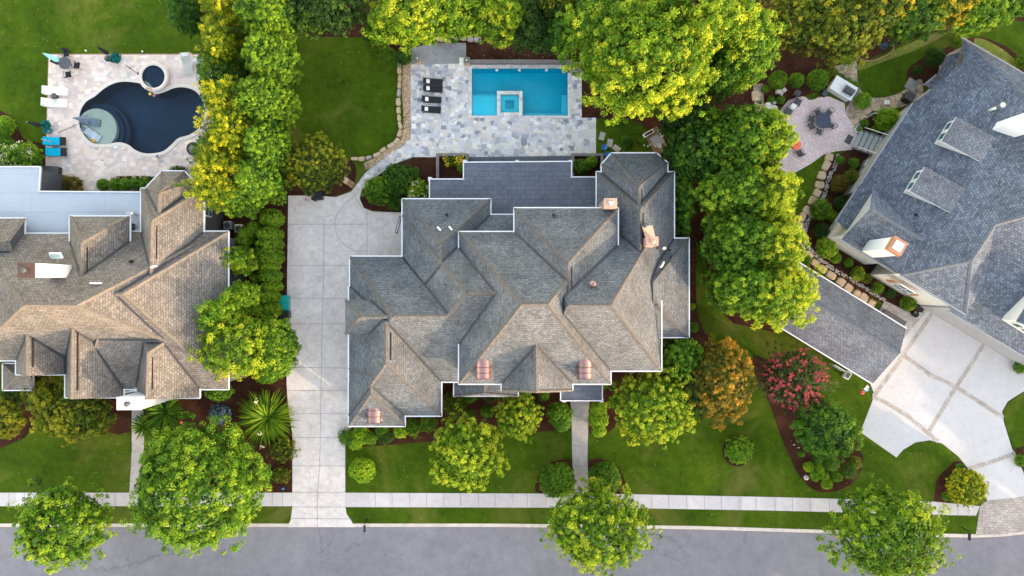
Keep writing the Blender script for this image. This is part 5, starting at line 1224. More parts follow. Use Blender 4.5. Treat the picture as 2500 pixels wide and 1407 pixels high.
flowers_on(strp, 'pinkpet', [(W(x, 436).x - strp.location.x, W(x, 436).y - strp.location.y, 0.85) for x in (296, 300, 318, 336, 352, 366)], 0.2, 4, 8, 'rose_bloom')
shrub(172, 450, 34, 'redol', 'rust tinged shrub in the bed behind the flat roof', h=1.5, ry=22, lobe=0.22, leaf=0.17, rough=0.2)
shrub(436, 418, 24, 'dark', 'dark shrub beside the octagonal brown roof', h=1.3, ry=14)
ball(12, 308, 24, 'round lime boxwood at the left edge above the hydrangea', 'boxlime', h=1.8); ball(8, 352, 26, 'dark green mound at the left edge behind the hydrangea', 'box', h=1.4)
shrub(50, 925, 28, 'deep', 'bright green shrub beneath the lowest left gable', h=1.6); shrub(30, 968, 30, 'dark', 'dark shrub below the small stone porch', h=1.4)
ball(885, 1147, 31, 'clipped ball alone on the lawn right of the driveway', 'boxlime', h=2.2, lobe=0.16, leaf=0.13, rough=0.08)
ball(1360, 1172, 43, 'largest clipped ball left of the footpath', 'box', h=2.9, lobe=0.16, leaf=0.13); ball(1475, 1168, 40, 'clipped ball right of the footpath under the street tree', 'box', h=2.7, lobe=0.16, leaf=0.13)
shrub(1803, 1100, 34, 'boxlime', 'fine textured round shrub in a mulch ring on the right lawn', 'shrub', 'shrub', h=1.9, lobe=0.2, leaf=0.14, plume=0.5, tb=0.35)
shrub(2360, 1190, 46, 'gold', 'bright yellow ball shrub beside the pale driveway', h=2.6, lobe=0.2, leaf=0.15, plume=0.5, tb=0.42); ball(2310, 1212, 11, 'tiny box left of the bright yellow ball', h=0.8); ball(2345, 1143, 12, 'small box above the bright yellow ball', h=0.8)
for x, y, r_, lab in ((1366, 1012, 30, 'rounded shrub left of the footpath by the porch'), (1373, 1035, 20, 'smaller lower lobe shrub left of the footpath')): ball(x, y, r_, lab, 'box', h=2.0, lobe=0.2, leaf=0.15, rough=0.1)
for x, y, r_, lab in ((1460, 998, 21, 'topmost ball of the cloud pruned trio right of the footpath'), (1461, 1024, 25, 'middle ball of the cloud pruned trio right of the footpath'), (1462, 1050, 17, 'lowest yellowish ball of the cloud pruned trio')): ball(x, y, r_, lab, 'boxlime', 'cloud pruned trio', h=1.9, lobe=0.18, leaf=0.14)
fr = [(846, 1068, 22, 'box', 'mounded shrub at the left front corner of the grey house'), (880, 1062, 24, 'boxlime', 'second mounded shrub at the left front corner'), (868, 1082, 16, 'boxlime', 'small mound before the left front corner'), (905, 1070, 17, 'box', 'mound under the left copper dormer'), (935, 1050, 17, 'box', 'shrub under the left wing between the copper dormer and the step back'), (942, 1068, 18, 'dark', 'dark low shrub below the left wing'),
  (978, 1052, 18, 'boxlime', 'lime shrub at the inner corner of the left wing'), (1008, 1044, 22, 'maple', 'leafy shrub at the right part of the left wing'), (1045, 1034, 22, 'maple', 'leafy shrub at the right corner of the left wing'), (1110, 985, 32, 'olive', 'olive shrub in the recess between the wings'), (1150, 970, 14, 'box', 'small dark box in the recess under the low roof'), (1146, 1012, 14, 'box', 'small box above the yellow green lawn tree'), (1190, 1004, 15, 'box', 'box left of the small bright tree'), (1196, 965, 18, 'dark', 'dark shrub below the low bay roof'),
  (1284, 958, 14, 'box', 'round box under the middle gable left of its tip'), (1328, 964, 14, 'box', 'round box under the middle gable right of its tip'), (1305, 990, 12, 'dark', 'small dark shrub between the two boxes under the gable'), (1500, 985, 16, 'dark', 'dark shrub between the trio and the broad tree')]
for x, y, r_, key, lab in fr: shrub(x, y, r_, key, lab, h=1.5, group='foundation shrubs before the grey house', rough=0.12)
for x, y, r_, key, lab in ((924, 464, 36, 'maple', 'light green shrub left in the bed by the curved path'), (972, 440, 42, 'deep', 'larger mid green shrub in the bed by the curved path'), (966, 492, 22, 'deep', 'dark low shrub at the driveway corner of the bed'), (1012, 425, 16, 'deep', 'small shrub at the top of the curved path bed')): shrub(x, y, r_, key, lab, h=2.3 if r_ > 30 else 1.2, group='shrubs by the curved path', lobe=0.26, leaf=0.18, rough=0.15)
s_ = shrub(1022, 468, 28, 'lime', 'white flowering shrub against the flat slate roof', 'flowering_shrub', 'shrub', h=2.0, lobe=0.2, leaf=0.2, rough=0.2)
flowers_on(s_, 'whitepet', [(g.uniform(-1, 1), g.uniform(-.9, .9), 2.0) for _ in range(12)], 0.2, 5)
ball(1130, 412, 14, 'small box in the left stone planter', h=0.9)
s_ = shrub(1112, 395, 26, 'olive', 'yellow flower clump in the left stone planter', 'flower_clump', 'flowers', h=0.7, ry=12, lobe=0.12, leaf=0.12); flowers_on(s_, 'yelpet', [(x_, y_, 0.75) for x_, y_ in ((-1.1, .3), (-.8, -.3), (.1, .3), (.4, .1), (.7, .35), (.9, 0), (.5, -.2), (.2, -.1))], 0.36, 6, 12)
shrub(1418, 408, 20, 'deep', 'leafy green shrub in the right stone planter', h=1.3, lobe=0.22, leaf=0.17, rough=0.2); shrub(1444, 395, 15, 'maple', 'smaller shrub at the right end of the right planter', h=1.1, lobe=0.2, leaf=0.16)
shrub(1532, 352, 18, 'deep', 'low green plant between the stepping stones and the work bench', h=0.8, rough=0.2)
shrub(925, 105, 22, 'olive', 'grey green shrub at the top right of the small back lawn', h=1.5, lobe=0.24, rough=0.2); shrub(940, 130, 24, 'maple', 'light shrub at the right rim of the small back lawn', h=1.5, lobe=0.24, rough=0.2); shrub(985, 140, 24, 'deep', 'dark shrub where the stone edging begins', h=1.6, lobe=0.24, rough=0.2); shrub(900, 85, 18, 'dark', 'dark shrub beside the brown mound', h=1.3)
for x, y, r_, o_ in ((1899, 196, 22, 'leftmost'), (1945, 197, 18, 'middle'), (1996, 196, 26, 'rightmost and largest')): ball(x, y, r_, o_ + ' of the three boxwood balls behind the paver terrace', 'box', 'three boxwood balls', h=1.8)
for x, y, r_, key, lab in ((2067, 146, 15, 'boxlime', 'small round box on the rubble path above the grill'), (1868, 218, 10, 'box', 'small box at the left of the boulder bed'), (1882, 243, 9, 'box', 'left one of two tiny boxes by the pale boulders'), (1906, 244, 11, 'box', 'right one of two tiny boxes by the pale boulders'), (2030, 178, 16, 'olive', 'loose olive shrub behind the grill counter'), (2050, 192, 13, 'box', 'first box behind the grill counter'), (2068, 203, 13, 'box', 'second box behind the grill counter'), (2085, 212, 13, 'box', 'third box behind the grill counter'),
    (2106, 247, 22, 'boxlime', 'light green ball right of the grill counter'), (2165, 292, 31, 'boxlime', 'biggest ball in the bed by the rubble path'), (2111, 301, 10, 'box', 'small box beside the white pot'), (2139, 316, 12, 'box', 'small box below the biggest ball'), (2280, 140, 26, 'dark', 'dark round shrub beside the low slate roof'), (2240, 172, 12, 'dark', 'low dark plant in the dark mulch bay'),
    (2051, 391, 11, 'box', 'small box below the paver terrace'), (2084, 399, 13, 'box', 'box at the foot of the grey steps'), (2050, 450, 24, 'redol', 'olive and rust shrub left in the bed by the wall'), (2078, 432, 20, 'olive', 'olive shrub in the bed by the wall'), (2056, 495, 20, 'dark', 'dark shrub in the middle of the bed by the wall'), (2004, 512, 28, 'maple', 'leafy light shrub inside the stone curve'), (2032, 528, 14, 'maple', 'small leafy shrub inside the stone curve'), (2006, 563, 21, 'dark', 'dark ball inside the stone curve'), (2018, 604, 27, 'boxlime', 'bright ball inside the stone curve'), (2040, 630, 14, 'maple', 'small shrub below the bright ball'),
    (2072, 642, 12, 'box', 'dark low shrub by the chimney wall'), (2094, 668, 18, 'lime', 'yellow green shrub beside the stone path'), (2116, 680, 13, 'olive', 'olive shrub beside the yellow green one'), (2142, 703, 16, 'maple', 'green shrub below the white gable wall'), (2174, 717, 12, 'dark', 'dark small shrub below the white gable wall'), (2218, 742, 20, 'maple', 'round leafy shrub by the black pot'), (1964, 637, 18, 'box', 'ball squeezed between the trees and the stone path'),
    (2345, 95, 14, 'lime', 'light shrub at the upper corner of the blue roof'), (2496, 150, 18, 'maple', 'shrub at the right edge beside the blue roof'), (2490, 897, 16, 'box', 'shrub at the right edge below the garage eave'), (2492, 1125, 16, 'maple', 'shrub at the right edge by the driveway band'), (1690, 748, 9, 'lime', 'tiny yellow green plant right of the grey house'), (1693, 800, 13, 'box', 'small round box right of the grey house')):
    shrub(x, y, r_, key, lab, 'shrub', 'shrub', 'shrubs of the right garden', h=1.5 * r_ * HC / FP, rough=0.08)
for x, y, r_, lab, key in ((1974, 1140, 13, 'leftmost little round shrub in the kidney shaped bed', 'boxlime'), (1997, 1122, 14, 'little shrub closest to the bushy tree', 'box'), (2001, 1145, 12, 'little round shrub right of the leftmost one', 'boxlime'), (1990, 1163, 12, 'little shrub by the lamp disc', 'boxlime'), (2012, 1162, 13, 'little shrub in the middle of the bed tip', 'boxlime'), (2018, 1182, 13, 'lowest little shrub in the bed tip', 'boxlime'), (2042, 1163, 15, 'round dark shrub in the bed tip', 'box'), (2072, 1150, 20, 'dark shrub at the right rim of the kidney shaped bed', 'deep'), (2088, 1130, 16, 'leafy shrub at the right rim of the kidney shaped bed', 'olive'), (2030, 1133, 20, 'flat fern like plant inside the kidney shaped bed', 'box'), (1956, 1108, 8, 'tiny sprig at the left rim of the kidney shaped bed', 'box')):
    shrub(x, y, r_, key, lab, 'shrub', 'shrub', 'small shrubs in the kidney shaped bed', h=0.9 if r_ != 20 else 1.1, rough=0.1)
shrub(537, 1010, 26, 'bluegr', 'blue grey shrub alone on the mulch before the brown house', h=1.4, ry=24, lobe=0.2, leaf=0.14, plume=0.6, rough=0.15)
ball(534, 955, 36, 'flat green clipped shrub beside the brown house corner', 'box', h=1.6, ry=24); ball(650, 922, 30, 'low clipped shrub beneath the tree at the driveway edge', 'box', h=1.2, ry=16)
strappy(650, 1022, 70, 'large crinum lily with long strap leaves and white blooms by the driveway', 'lily_plant', 'plant', 300, ('maple',), ('whitepet', 3, 0.22), h=1.8, w=0.17)
strappy(398, 1008, 58, 'dark strap leaved lily clump below the white chimney', 'lily_plant', 'plant', 170, ('deep',), ('redpet', 3, 0.18), h=1.5, w=0.14)
strappy(352, 1040, 34, 'strap leaved lily clump beside the narrow footpath', 'lily_plant', 'plant', 70, ('deep',), h=1.2, w=0.16)
strappy(655, 1160, 34, 'small strap leaved clump near the pavement', 'lily_plant', 'plant', 60, ('deep',), h=1.1, w=0.14)
shrub(690, 1095, 30, 'olive', 'olive yellow shrub between the lily and the driveway', h=1.3, lobe=0.2, leaf=0.16, plume=0.8, rough=0.25); shrub(688, 1160, 20, 'olive', 'small yellow shrub by the driveway corner', h=0.9, rough=0.2); shrub(585, 1080, 22, 'olive', 'olive ground plant beside the big round tree', h=0.9, rough=0.2)
shrub(2158, 112, 9, 'bluegr', 'small grey green plant inside the hose bed', h=0.7)

# ------------------------------------------------------------------ furniture and small things
def P0(px, py, z=0.035): c = W(px, py); return Vector((c.x, c.y, z))
def ang_px(dx, dy): return math.atan2(-dy, dx)     # direction in the photo -> rotation about z
def make_lounger(label, loc, rz, frame, fabric, group=None, L=1.95, w=0.66, back=30, curved=False, cat='sun lounger'):
    e = empty('sun_lounger', loc, rz, label, cat, group)   # head towards -x
    if curved:
        prof = [(-L / 2, 0.62), (-L / 2 + 0.25, 0.50), (-0.25, 0.20), (0.0, 0.18), (0.35, 0.30), (0.65, 0.24), (L / 2, 0.16)]
        m = MB()
        for (x0, z0), (x1, z1) in zip(prof, prof[1:]):
            m.face([(x0, -w / 2, z0), (x1, -w / 2, z1), (x1, w / 2, z1), (x0, w / 2, z0)], smooth=True)
            for sg in (-1, 1): m.face([(x0, sg * w / 2, z0), (x1, sg * w / 2, z1), (x1, sg * w / 2, 0), (x0, sg * w / 2, 0)])
        m.face([(-L / 2, -w / 2, 0), (-L / 2, w / 2, 0), (-L / 2, w / 2, prof[0][1]), (-L / 2, -w / 2, prof[0][1])]); m.face([(L / 2, -w / 2, 0), (L / 2, w / 2, 0), (L / 2, w / 2, prof[-1][1]), (L / 2, -w / 2, prof[-1][1])])
        m.build('body', frame, e)
        MB().box((-L / 2 + 0.22, 0, 0.58), (0.28, w * 0.7, 0.08), 0, 0, 0, R(28)).build('headrest', fabric, e, bevel=0.02)
        return e
    m = MB()
    for sg in (-1, 1): m.box((0.05, sg * (w / 2 - 0.03), 0.30), (L - 0.1, 0.05, 0.05))
    m.box((L / 2 - 0.03, 0, 0.30), (0.05, w, 0.05)); m.box((-L / 2 + 0.1, 0, 0.30), (0.05, w, 0.05)); m.build('frame', frame, e, merge=False)
    MB().box((0.32, 0, 0.345), (L - 0.75, w - 0.08, 0.05)).build('seat', fabric, e, bevel=0.01)
    b = R(back); bl = 0.72
    MB().box((-0.29 - math.cos(b) * bl / 2, 0, 0.36 + math.sin(b) * bl / 2), (bl, w - 0.08, 0.05), 0, 0, 0, b).build('backrest', fabric, e, bevel=0.01)
    for sx in (-L / 2 + 0.2, L / 2 - 0.2):
        for sg in (-1, 1): MB().box((sx, sg * (w / 2 - 0.04), 0.14), (0.05, 0.05, 0.28)).build('leg', frame, e)
    return e
def chair(label, loc, rz, frame, fabric, group=None, w=0.56, arms=True, open_back=False):
    e = empty('patio_chair', loc, rz, label, 'chair', group)  # faces +x
    MB().box((0.02, 0, 0.43), (w * 0.92, w * 0.9, 0.05)).build('seat', fabric, e, bevel=0.015)
    m = MB(); bw = w * 0.95
    if open_back:
        m.tube([(-w / 2 + .02, -bw / 2, 0.45), (-w / 2 - .08, -bw / 2, 0.86), (-w / 2 - .12, 0, 0.93), (-w / 2 - .08, bw / 2, 0.86), (-w / 2 + .02, bw / 2, 0.45)], 0.022, 6)
        for k in (-1, 0, 1): m.tube([(-w / 2 + .02, k * bw / 5, 0.45), (-w / 2 - .11, k * bw / 5, 0.9)], 0.014, 5)
    else: m.box((-w / 2 - 0.02, 0, 0.68), (0.05, bw, 0.46), 0, 0, 0, R(-14))
    m.build('backrest', frame if open_back else fabric, e, merge=False)
    if arms:
        for sg in (-1, 1): MB().tube([(-w / 2, sg * w / 2, 0.64), (0.0, sg * (w / 2 + .02), 0.66), (w / 2 - 0.02, sg * w / 2, 0.63), (w / 2, sg * w / 2, 0.42)], 0.022, 6).build('armrest', frame, e)
    for sx in (-1, 1):
        for sg in (-1, 1): MB().tube([(sx * w * 0.42, sg * w * 0.42, 0.42), (sx * w * 0.48, sg * w * 0.47, 0)], 0.02, 6).build('leg', frame, e)
    return e
def round_table(label, loc, r, top, frame, hole=True, h=0.74, group=None):
    e = empty('round_table', loc, 0, label, 'table', group)
    MB().lathe((0, 0, 0), [(r, h - 0.035), (r + 0.01, h - 0.015), (r, h), (0.001, h)], 40, smooth=False).build('tabletop', top, e)
    MB().lathe((0, 0, 0), [(0.26, 0), (0.26, 0.03), (0.05, 0.06), (0.04, h - 0.05)], 16).build('pedestal', frame, e)
    if hole: MB().lathe((0, 0, 0), [(0.05, h), (0.05, h + 0.02), (0.001, h + 0.025)], 12).build('grommet', M_BLACK, e)
    return e
def closed_umbrella(label, loc, h, rz, lean, fabric, pole, Rr=0.22, group=None):
    e = empty('umbrella', loc, rz, label, 'umbrella', group)
    d = Vector((math.sin(lean), 0, math.cos(lean)))
    MB().tube([(0, 0, 0), d * h], 0.025, 8).build('pole', pole, e)
    m = MB(); N = 12; zs = ((0.42, 0.75), (0.5, 1.0), (0.75, 0.75), (0.97, 0.2)); rings = []
    u = Vector((math.cos(lean), 0, -math.sin(lean))); v = Vector((0, 1, 0))
    for t, k in zs: rings.append([d * h * t + (u * math.cos(6.283 * q / N) + v * math.sin(6.283 * q / N)) * Rr * k * (1 if q % 2 else 0.7) for q in range(N)])
    for a, b in zip(rings, rings[1:]):
        for q in range(N): m.face([a[q], a[(q + 1) % N], b[(q + 1) % N], b[q]])
    m.face(rings[-1]); m.build('canopy', fabric, e)
    MB().lathe((0, 0, 0), [(0.24, 0), (0.24, 0.07), (0.05, 0.10)], 16).build('base', pole, e)
    return e
def pot(label, loc, r, h, mat, plant=None, name='plant_pot', cat='plant pot', group=None, pr=None, seed=3):
    e = empty(name, loc, 0, label, cat, group)
    MB().lathe((0, 0, 0), [(r * 0.68, 0), (r * 0.95, h * 0.6), (r, h), (r * 0.88, h), (r * 0.85, h - 0.06), (0.001, h - 0.06)], 20).build('pot', mat, e)
    if plant: crown('foliage', plant, (0, 0, h + (pr or r) * 0.35), pr or r, pr or r, (pr or r) * 0.7, 0.14, 0.13, seed=seed, parent=e, per=14, plume=1.0, rough=0.2)
    return e

# dark round table with a folded aqua umbrella and four chairs on the left terrace
tl = P0(170, 160)
round_table('dark round table on the tan terrace with a folded aqua umbrella through it', tl, 0.62, M_DARKGREY, M_BLACK)
c4 = W(142, 152, 0); 
um = closed_umbrella('folded aqua umbrella leaning out of the dark round table', P0(169, 161), 2.6, ang_px(-1, -0.45), R(28), M_AQUA, M_SILVER, 0.26)
for dx, dy, lab in ((-22, -6, 'black chair left of the dark round table'), (-1, -25, 'black chair behind the dark round table'), (25, 4, 'black chair right of the dark round table'), (4, 26, 'black chair below the dark round table')):
    chair(lab, P0(170 + dx, 160 + dy), ang_px(-dx, -dy), M_BLACK, M_BLACKFAB, 'chairs around the dark round table', w=0.62)
for x, y, lab in ((140, 224, 'upper white moulded lounger at the left rim of the tan terrace'), (138, 253, 'lower white moulded lounger at the left rim of the tan terrace')):
    make_lounger(lab, P0(x, y), R(-2), M_WHITEPLAS, M_WHITEPLAS, 'white moulded loungers', L=2.3, w=0.82, curved=True)
e = empty('side_table', P0(139, 238), 0, 'small dark side table between the two white loungers', 'side table'); MB().lathe((0, 0, 0), [(0.31, 0.42), (0.32, 0.45), (0.3, 0.47), (0.001, 0.47)], 20).build('tabletop', M_DARKGREY, e); MB().lathe((0, 0, 0), [(0.22, 0), (0.06, 0.05), (0.05, 0.42)], 12).build('pedestal', M_DARKGREY, e)
for x, y, lab, ww in ((460, 159, 'white padded lounger by the terrace edge left of the cypresses', 1.0), (489, 172, 'white padded lounger half hidden under the cypresses', 0.9)):
    make_lounger(lab, P0(x, y), R(-84), M_WHITEPLAS, M_WHITEPLAS, 'white padded loungers', L=2.1, w=ww, curved=True)
for x, y, lab, ov in ((140, 347, 'dark lounger spread with a turquoise towel, the upper one', 1), (142, 373, 'dark lounger spread with a turquoise towel, the lower one', 0)):
    l_ = make_lounger(lab, P0(x, y), 0, M_BLACK, M_BLACKFAB, 'dark loungers with turquoise towels', L=2.15, w=0.84, back=20)
    t_ = empty('towel', P0(x, y), 0, ('ribbed turquoise towel covering most of the upper dark lounger' if ov else 'creased turquoise towel on the lower dark lounger'), 'towel', 'turquoise towels')
    m = MB(); L_ = 1.5 if ov else 1.35; x0 = -1.0 if ov else -0.85; n_ = 10
    def zt(u): return 0.385 if u > -0.27 else 0.40 + math.tan(R(20)) * (-0.27 - u)
    for i in range(n_):
        a0, a1 = x0 + L_ * i / n_, x0 + L_ * (i + 1) / n_
        m.face([(a0, -0.40, zt(a0) + 0.012 * (i % 2)), (a1, -0.40, zt(a1) + 0.012 * ((i + 1) % 2)), (a1, 0.40, zt(a1) + 0.012 * ((i + 1) % 2)), (a0, 0.40, zt(a0) + 0.012 * (i % 2))])
        for sg in (-1, 1): m.face([(a0, sg * 0.40, zt(a0)), (a1, sg * 0.40, zt(a1)), (a1, sg * 0.43, zt(a1) - 0.2), (a0, sg * 0.43, zt(a0) - 0.2)])
    m.build('cloth', M_TURQ, t_)
e = empty('side_table', P0(141, 360), 0, 'small dark table squeezed between the turquoise loungers', 'side table'); MB().box((0, 0, 0.42), (0.5, 0.32, 0.03)).build('tabletop', M_DARKGREY, e)
for sx in (-.2, .2):
    for sy in (-.12, .12): MB().box((sx, sy, 0.2), (0.03, 0.03, 0.4)).build('leg', M_DARKGREY, e)
e = closed_umbrella('thin folded grey umbrella standing between the turquoise loungers', P0(142, 352), 2.3, R(180), R(3), M_SILVER, M_SILVER, 0.09)
pot('teal frond plant in a pot by the folded black umbrella at the left terrace rim', P0(123, 308), 0.25, 0.5, M_TEALGLAZE, 'tealpet', pr=0.42, seed=31)
closed_umbrella('folded black umbrella leaning out over the left lawn', P0(122, 314), 2.3, ang_px(-1, -0.2), R(22), M_BLACKFAB, M_SILVER, 0.22)
pot('round dark green pot at the left terrace rim above the turquoise loungers', P0(122, 320), 0.42, 0.45, M_TEALGLAZE)
pot('teal frond plant beside the black umbrella at the top of the tan terrace', P0(291, 147), 0.3, 0.4, M_TEALGLAZE, 'tealpet', pr=0.52, seed=32)
closed_umbrella('folded black umbrella at the top rim of the tan terrace', P0(283, 144), 2.2, ang_px(-1, -0.75), R(24), M_BLACKFAB, M_BLACK, 0.22)
e = empty('side_table', P0(270, 147), 0, 'round black side table at the top rim of the tan terrace', 'side table'); MB().lathe((0, 0, 0), [(0.33, 0.45), (0.34, 0.47), (0.33, 0.5), (0.001, 0.5)], 20).build('tabletop', M_BLACK, e); MB().lathe((0, 0, 0), [(0.2, 0), (0.04, 0.05), (0.04, 0.45)], 12).build('pedestal', M_BLACK, e)
e = empty('handrail', P0(329, 174), ang_px(18, 13), 'black metal pool handrail beside the round spa', 'handrail'); MB().tube([(-.5, 0, 0), (-.5, 0, .8), (.45, 0, .75), (.5, 0, 0)], 0.03, 6).build('rail', M_BLACK, e); MB().box((0.47, 0, 0.02), (0.12, 0.28, 0.04)).build('foot', M_BLACK, e)
for x, y, lab in ((327, 192, 'round white skimmer lid left of the round spa'), (283, 359, 'round white skimmer lid below the tan pool ledge'), (302, 363, 'smaller pale lid right of the lower skimmer lid')):
    o = MB().lathe((0, 0, 0), [(0.24 if '302' not in str(x) else 0.12, 0), (0.23 if x != 302 else 0.11, 0.03), (0.001, 0.035)], 18).build('skimmer_lid', M_WHITEPLAS, None, (0, 0, 0)); o.location = P0(x, y, 0.032); tag(o, lab, 'skimmer lid')
e = empty('pool_pump_box', P0(388, 383), R(20), 'small pale blue box on the terrace below the dark pool', 'box'); MB().box((0, 0, 0.14), (0.36, 0.3, 0.28)).build('body', M_WHITEPLAS, e, bevel=0.02); MB().box((0, 0, 0.29), (0.3, 0.24, 0.03)).build('lid', M_GREYFAB, e)
for x, y, m_, lab, r_ in ((366, 229, M_YELLOWB, 'yellow floating toy at the spa spillway', 0.16), (376, 233, M_PINK, 'pink floating toy at the spa spillway', 0.15)):
    o = MB().lathe((0, 0, -0.02), [(r_ * 0.5, -0.05), (r_, 0), (r_ * 0.9, 0.08), (r_ * 0.4, 0.13), (0.05, 0.1)], 14).build('pool_toy', m_, None, (0, 0, 0)); o.location = P0(x, y, -0.05); tag(o, lab, 'pool toy')
o = empty('rubber_duck', P0(227, 343, -0.05), 0, 'bunch of yellow rubber ducks at the rim of the tan ledge', 'pool toy'); m = MB()
for q, (u_, v_) in enumerate(((0, 0), (.16, .05), (-.14, .06), (.03, -.14), (.15, -.1))): m.lathe((u_, v_, 0), [(0.03, -.03), (0.1, 0.02), (0.08, 0.08), (0.05, 0.1), (0.055, 0.15), (0.01, 0.18)], 10)
m.build('duck', M_YELLOW, o)
def ledge_chair(label, px, py, rz, fab):
    e = empty('ledge_lounger', W(px, py), rz, label, 'sun lounger', 'grey loungers on the pool ledge'); e.location.z = -0.3
    prof = [(-0.9, 0.75), (-0.7, 0.66), (-0.15, 0.28), (0.1, 0.26), (0.5, 0.42), (0.9, 0.22)]; m = MB(); w = 0.68
    for (x0, z0), (x1, z1) in zip(prof, prof[1:]):
        m.face([(x0, -w / 2, z0), (x1, -w / 2, z1), (x1, w / 2, z1), (x0, w / 2, z0)]); 
        for sg in (-1, 1): m.face([(x0, sg * w / 2, z0), (x1, sg * w / 2, z1), (x1, sg * w / 2, 0), (x0, sg * w / 2, 0)])
    m.build('body', fab, e); MB().box((-0.72, 0, 0.76), (0.3, 0.5, 0.09), 0, 0, 0, R(25)).build('headrest', M_GREYFAB, e, bevel=0.02); return e
ledge_chair('pale grey moulded lounger standing on the tan pool ledge', 225, 328, R(-35), plain('pale_grey_plastic', (0.42, 0.50, 0.56), 0.6))
MBe = empty('umbrella', W(221, 300), ang_px(-1, 0), 'folded grey umbrella leaning over the tan pool ledge', 'umbrella'); MBe.location.z = -0.3
MB().tube([(0, 0, 0), (0.55, 0, 2.2)], 0.03, 6).build('pole', M_BLACK, MBe)
m = MB(); m.face([(0.62, 0.0, 2.3), (-0.35, 0.42, 1.35), (-0.55, -0.1, 1.3)]); m.face([(0.62, 0, 2.3), (-0.55, -0.1, 1.3), (-0.25, -0.55, 1.2)]); m.face([(0.62, 0, 2.3), (-0.25, -0.55, 1.2), (-0.2, 0.0, 1.0), (-0.35, 0.42, 1.35)]); m.build('canopy', M_GREYFAB, MBe)
ledge_chair('slate blue moulded lounger under the folded umbrella on the pool ledge', 222, 298, R(-8), M_GREYFAB)
o = MB().tube([(-1.1, -0.45, 0.03), (1.1, 0.5, 0.03)], 0.025, 6).build('wooden_pole', M_WOOD, None, (0, 0, 0)); o.location = P0(168, 314); tag(o, 'thin brown pole lying on the tan terrace by the pool rim', 'pole')
e = empty('storage_box', P0(132, 418), R(-3), 'long black storage box on the terrace next to the flat roof corner', 'storage box'); MB().box((0, 0, 0.3), (1.7, 0.75, 0.6)).build('body', M_BLACK, e, bevel=0.03); MB().box((0, 0, 0.63), (1.76, 0.8, 0.06)).build('lid', M_DARKGREY, e, bevel=0.02)
e = empty('kettle_grill', P0(120, 441), 0, 'teal kettle grill beside the flat roof', 'grill'); MB().lathe((0, 0, 0), [(0.1, 0.5), (0.32, 0.65), (0.36, 0.8), (0.30, 0.98), (0.12, 1.1), (0.02, 1.12)], 20).build('bowl', M_TEALGLAZE, e)
for k in range(3): MB().tube([(0.2 * math.cos(k * 2.09), 0.2 * math.sin(k * 2.09), 0.55), (0.36 * math.cos(k * 2.09), 0.36 * math.sin(k * 2.09), 0)], 0.02, 5).build('leg', M_BLACK, e)
e = empty('fire_pit', P0(476, 366), 0, 'round fire pit with pale rim half hidden by the cypresses', 'fire pit'); MB().lathe((0, 0, 0), [(0.80, 0), (0.80, 0.35), (0.70, 0.38), (0.68, 0.3)], 28, cap=False).build('rim', M_COPING_L, e); MB().lathe((0, 0, 0), [(0.7, 0.28), (0.001, 0.33)], 24).build('ash_bed', M_GREYWALL, e)
o = MB().tube([W(97, 424, 3.9), W(118, 431, 3.2), W(140, 441, 0.4)], 0.10, 8).build('downpipe', M_WHITE, None, W(97, 424)); tag(o, 'white downpipe slanting from the corner of the flat roof', 'downpipe')
# air conditioners by the brown house
for x, y, lab in ((563, 552, 'pale air conditioner by the window wall of the brown house'), (590, 560, 'second air conditioner right of the pale one')):
    e = empty('air_conditioner', P0(x, y, 0.01), 0, lab, 'air conditioner', 'air conditioners'); MB().box((0, 0, 0.4), (0.8, 0.8, 0.8)).build('casing', M_SILVER, e, bevel=0.03); MB().lathe((0, 0, 0.805), [(0.32, 0), (0.3, 0.03), (0.05, 0.04)], 20).build('fan_grille', M_DARKGREY, e)
# bins
def bin_(label, px, py, rz, body, lid, w=1.1, d=0.75):
    e = empty('wheelie_bin', P0(px, py), rz, label, 'bin'); m = MB()
    m.face([(-w * .42, -d * .42, 0), (w * .42, -d * .42, 0), (w * .5, -d * .5, 1), (-w * .5, -d * .5, 1)]); m.face([(-w * .42, d * .42, 0), (w * .42, d * .42, 0), (w * .5, d * .5, 1), (-w * .5, d * .5, 1)]); m.face([(-w * .42, -d * .42, 0), (-w * .42, d * .42, 0), (-w * .5, d * .5, 1), (-w * .5, -d * .5, 1)]); m.face([(w * .42, -d * .42, 0), (w * .42, d * .42, 0), (w * .5, d * .5, 1), (w * .5, -d * .5, 1)])
    m.build('body', body, e)
    m = MB(); m.box((0, 0, 1.03), (w * 1.05, d * 1.06, 0.06)); m.box((0, 0, 1.08), (w * .8, d * .8, 0.05)); m.build('lid', lid, e, bevel=0.02); MB().tube([(-w / 2 - .06, -d * .4, .95), (-w / 2 - .06, d * .4, .95)], .03, 6).build('handle', body, e)
    for sg in (-1, 1): MB().lathe((-w * 0.4, sg * d * 0.42, 0.12), [(0.02, -0.06), (0.12, -0.05), (0.12, 0.05), (0.02, 0.06)], 12).build('wheel', M_BLACK, e)
    return e
bin_('teal wheelie bin, upper of the touching pair at the driveway edge', 699, 730, 0, M_TEAL, M_TEAL, 1.05, 0.72); bin_('teal wheelie bin, lower of the touching pair at the driveway edge', 699, 748, 0, M_TEAL, M_TEAL, 1.05, 0.72); bin_('black wheelie bin below the two teal ones', 703, 768, 0, M_DARKGREY, M_BLACK, 0.8, 0.8)
e = bin_('black grill cart at the top of the driveway under the olive tree', 780, 481, R(5), M_BLACK, M_BLACKFAB, 1.0, 0.85)
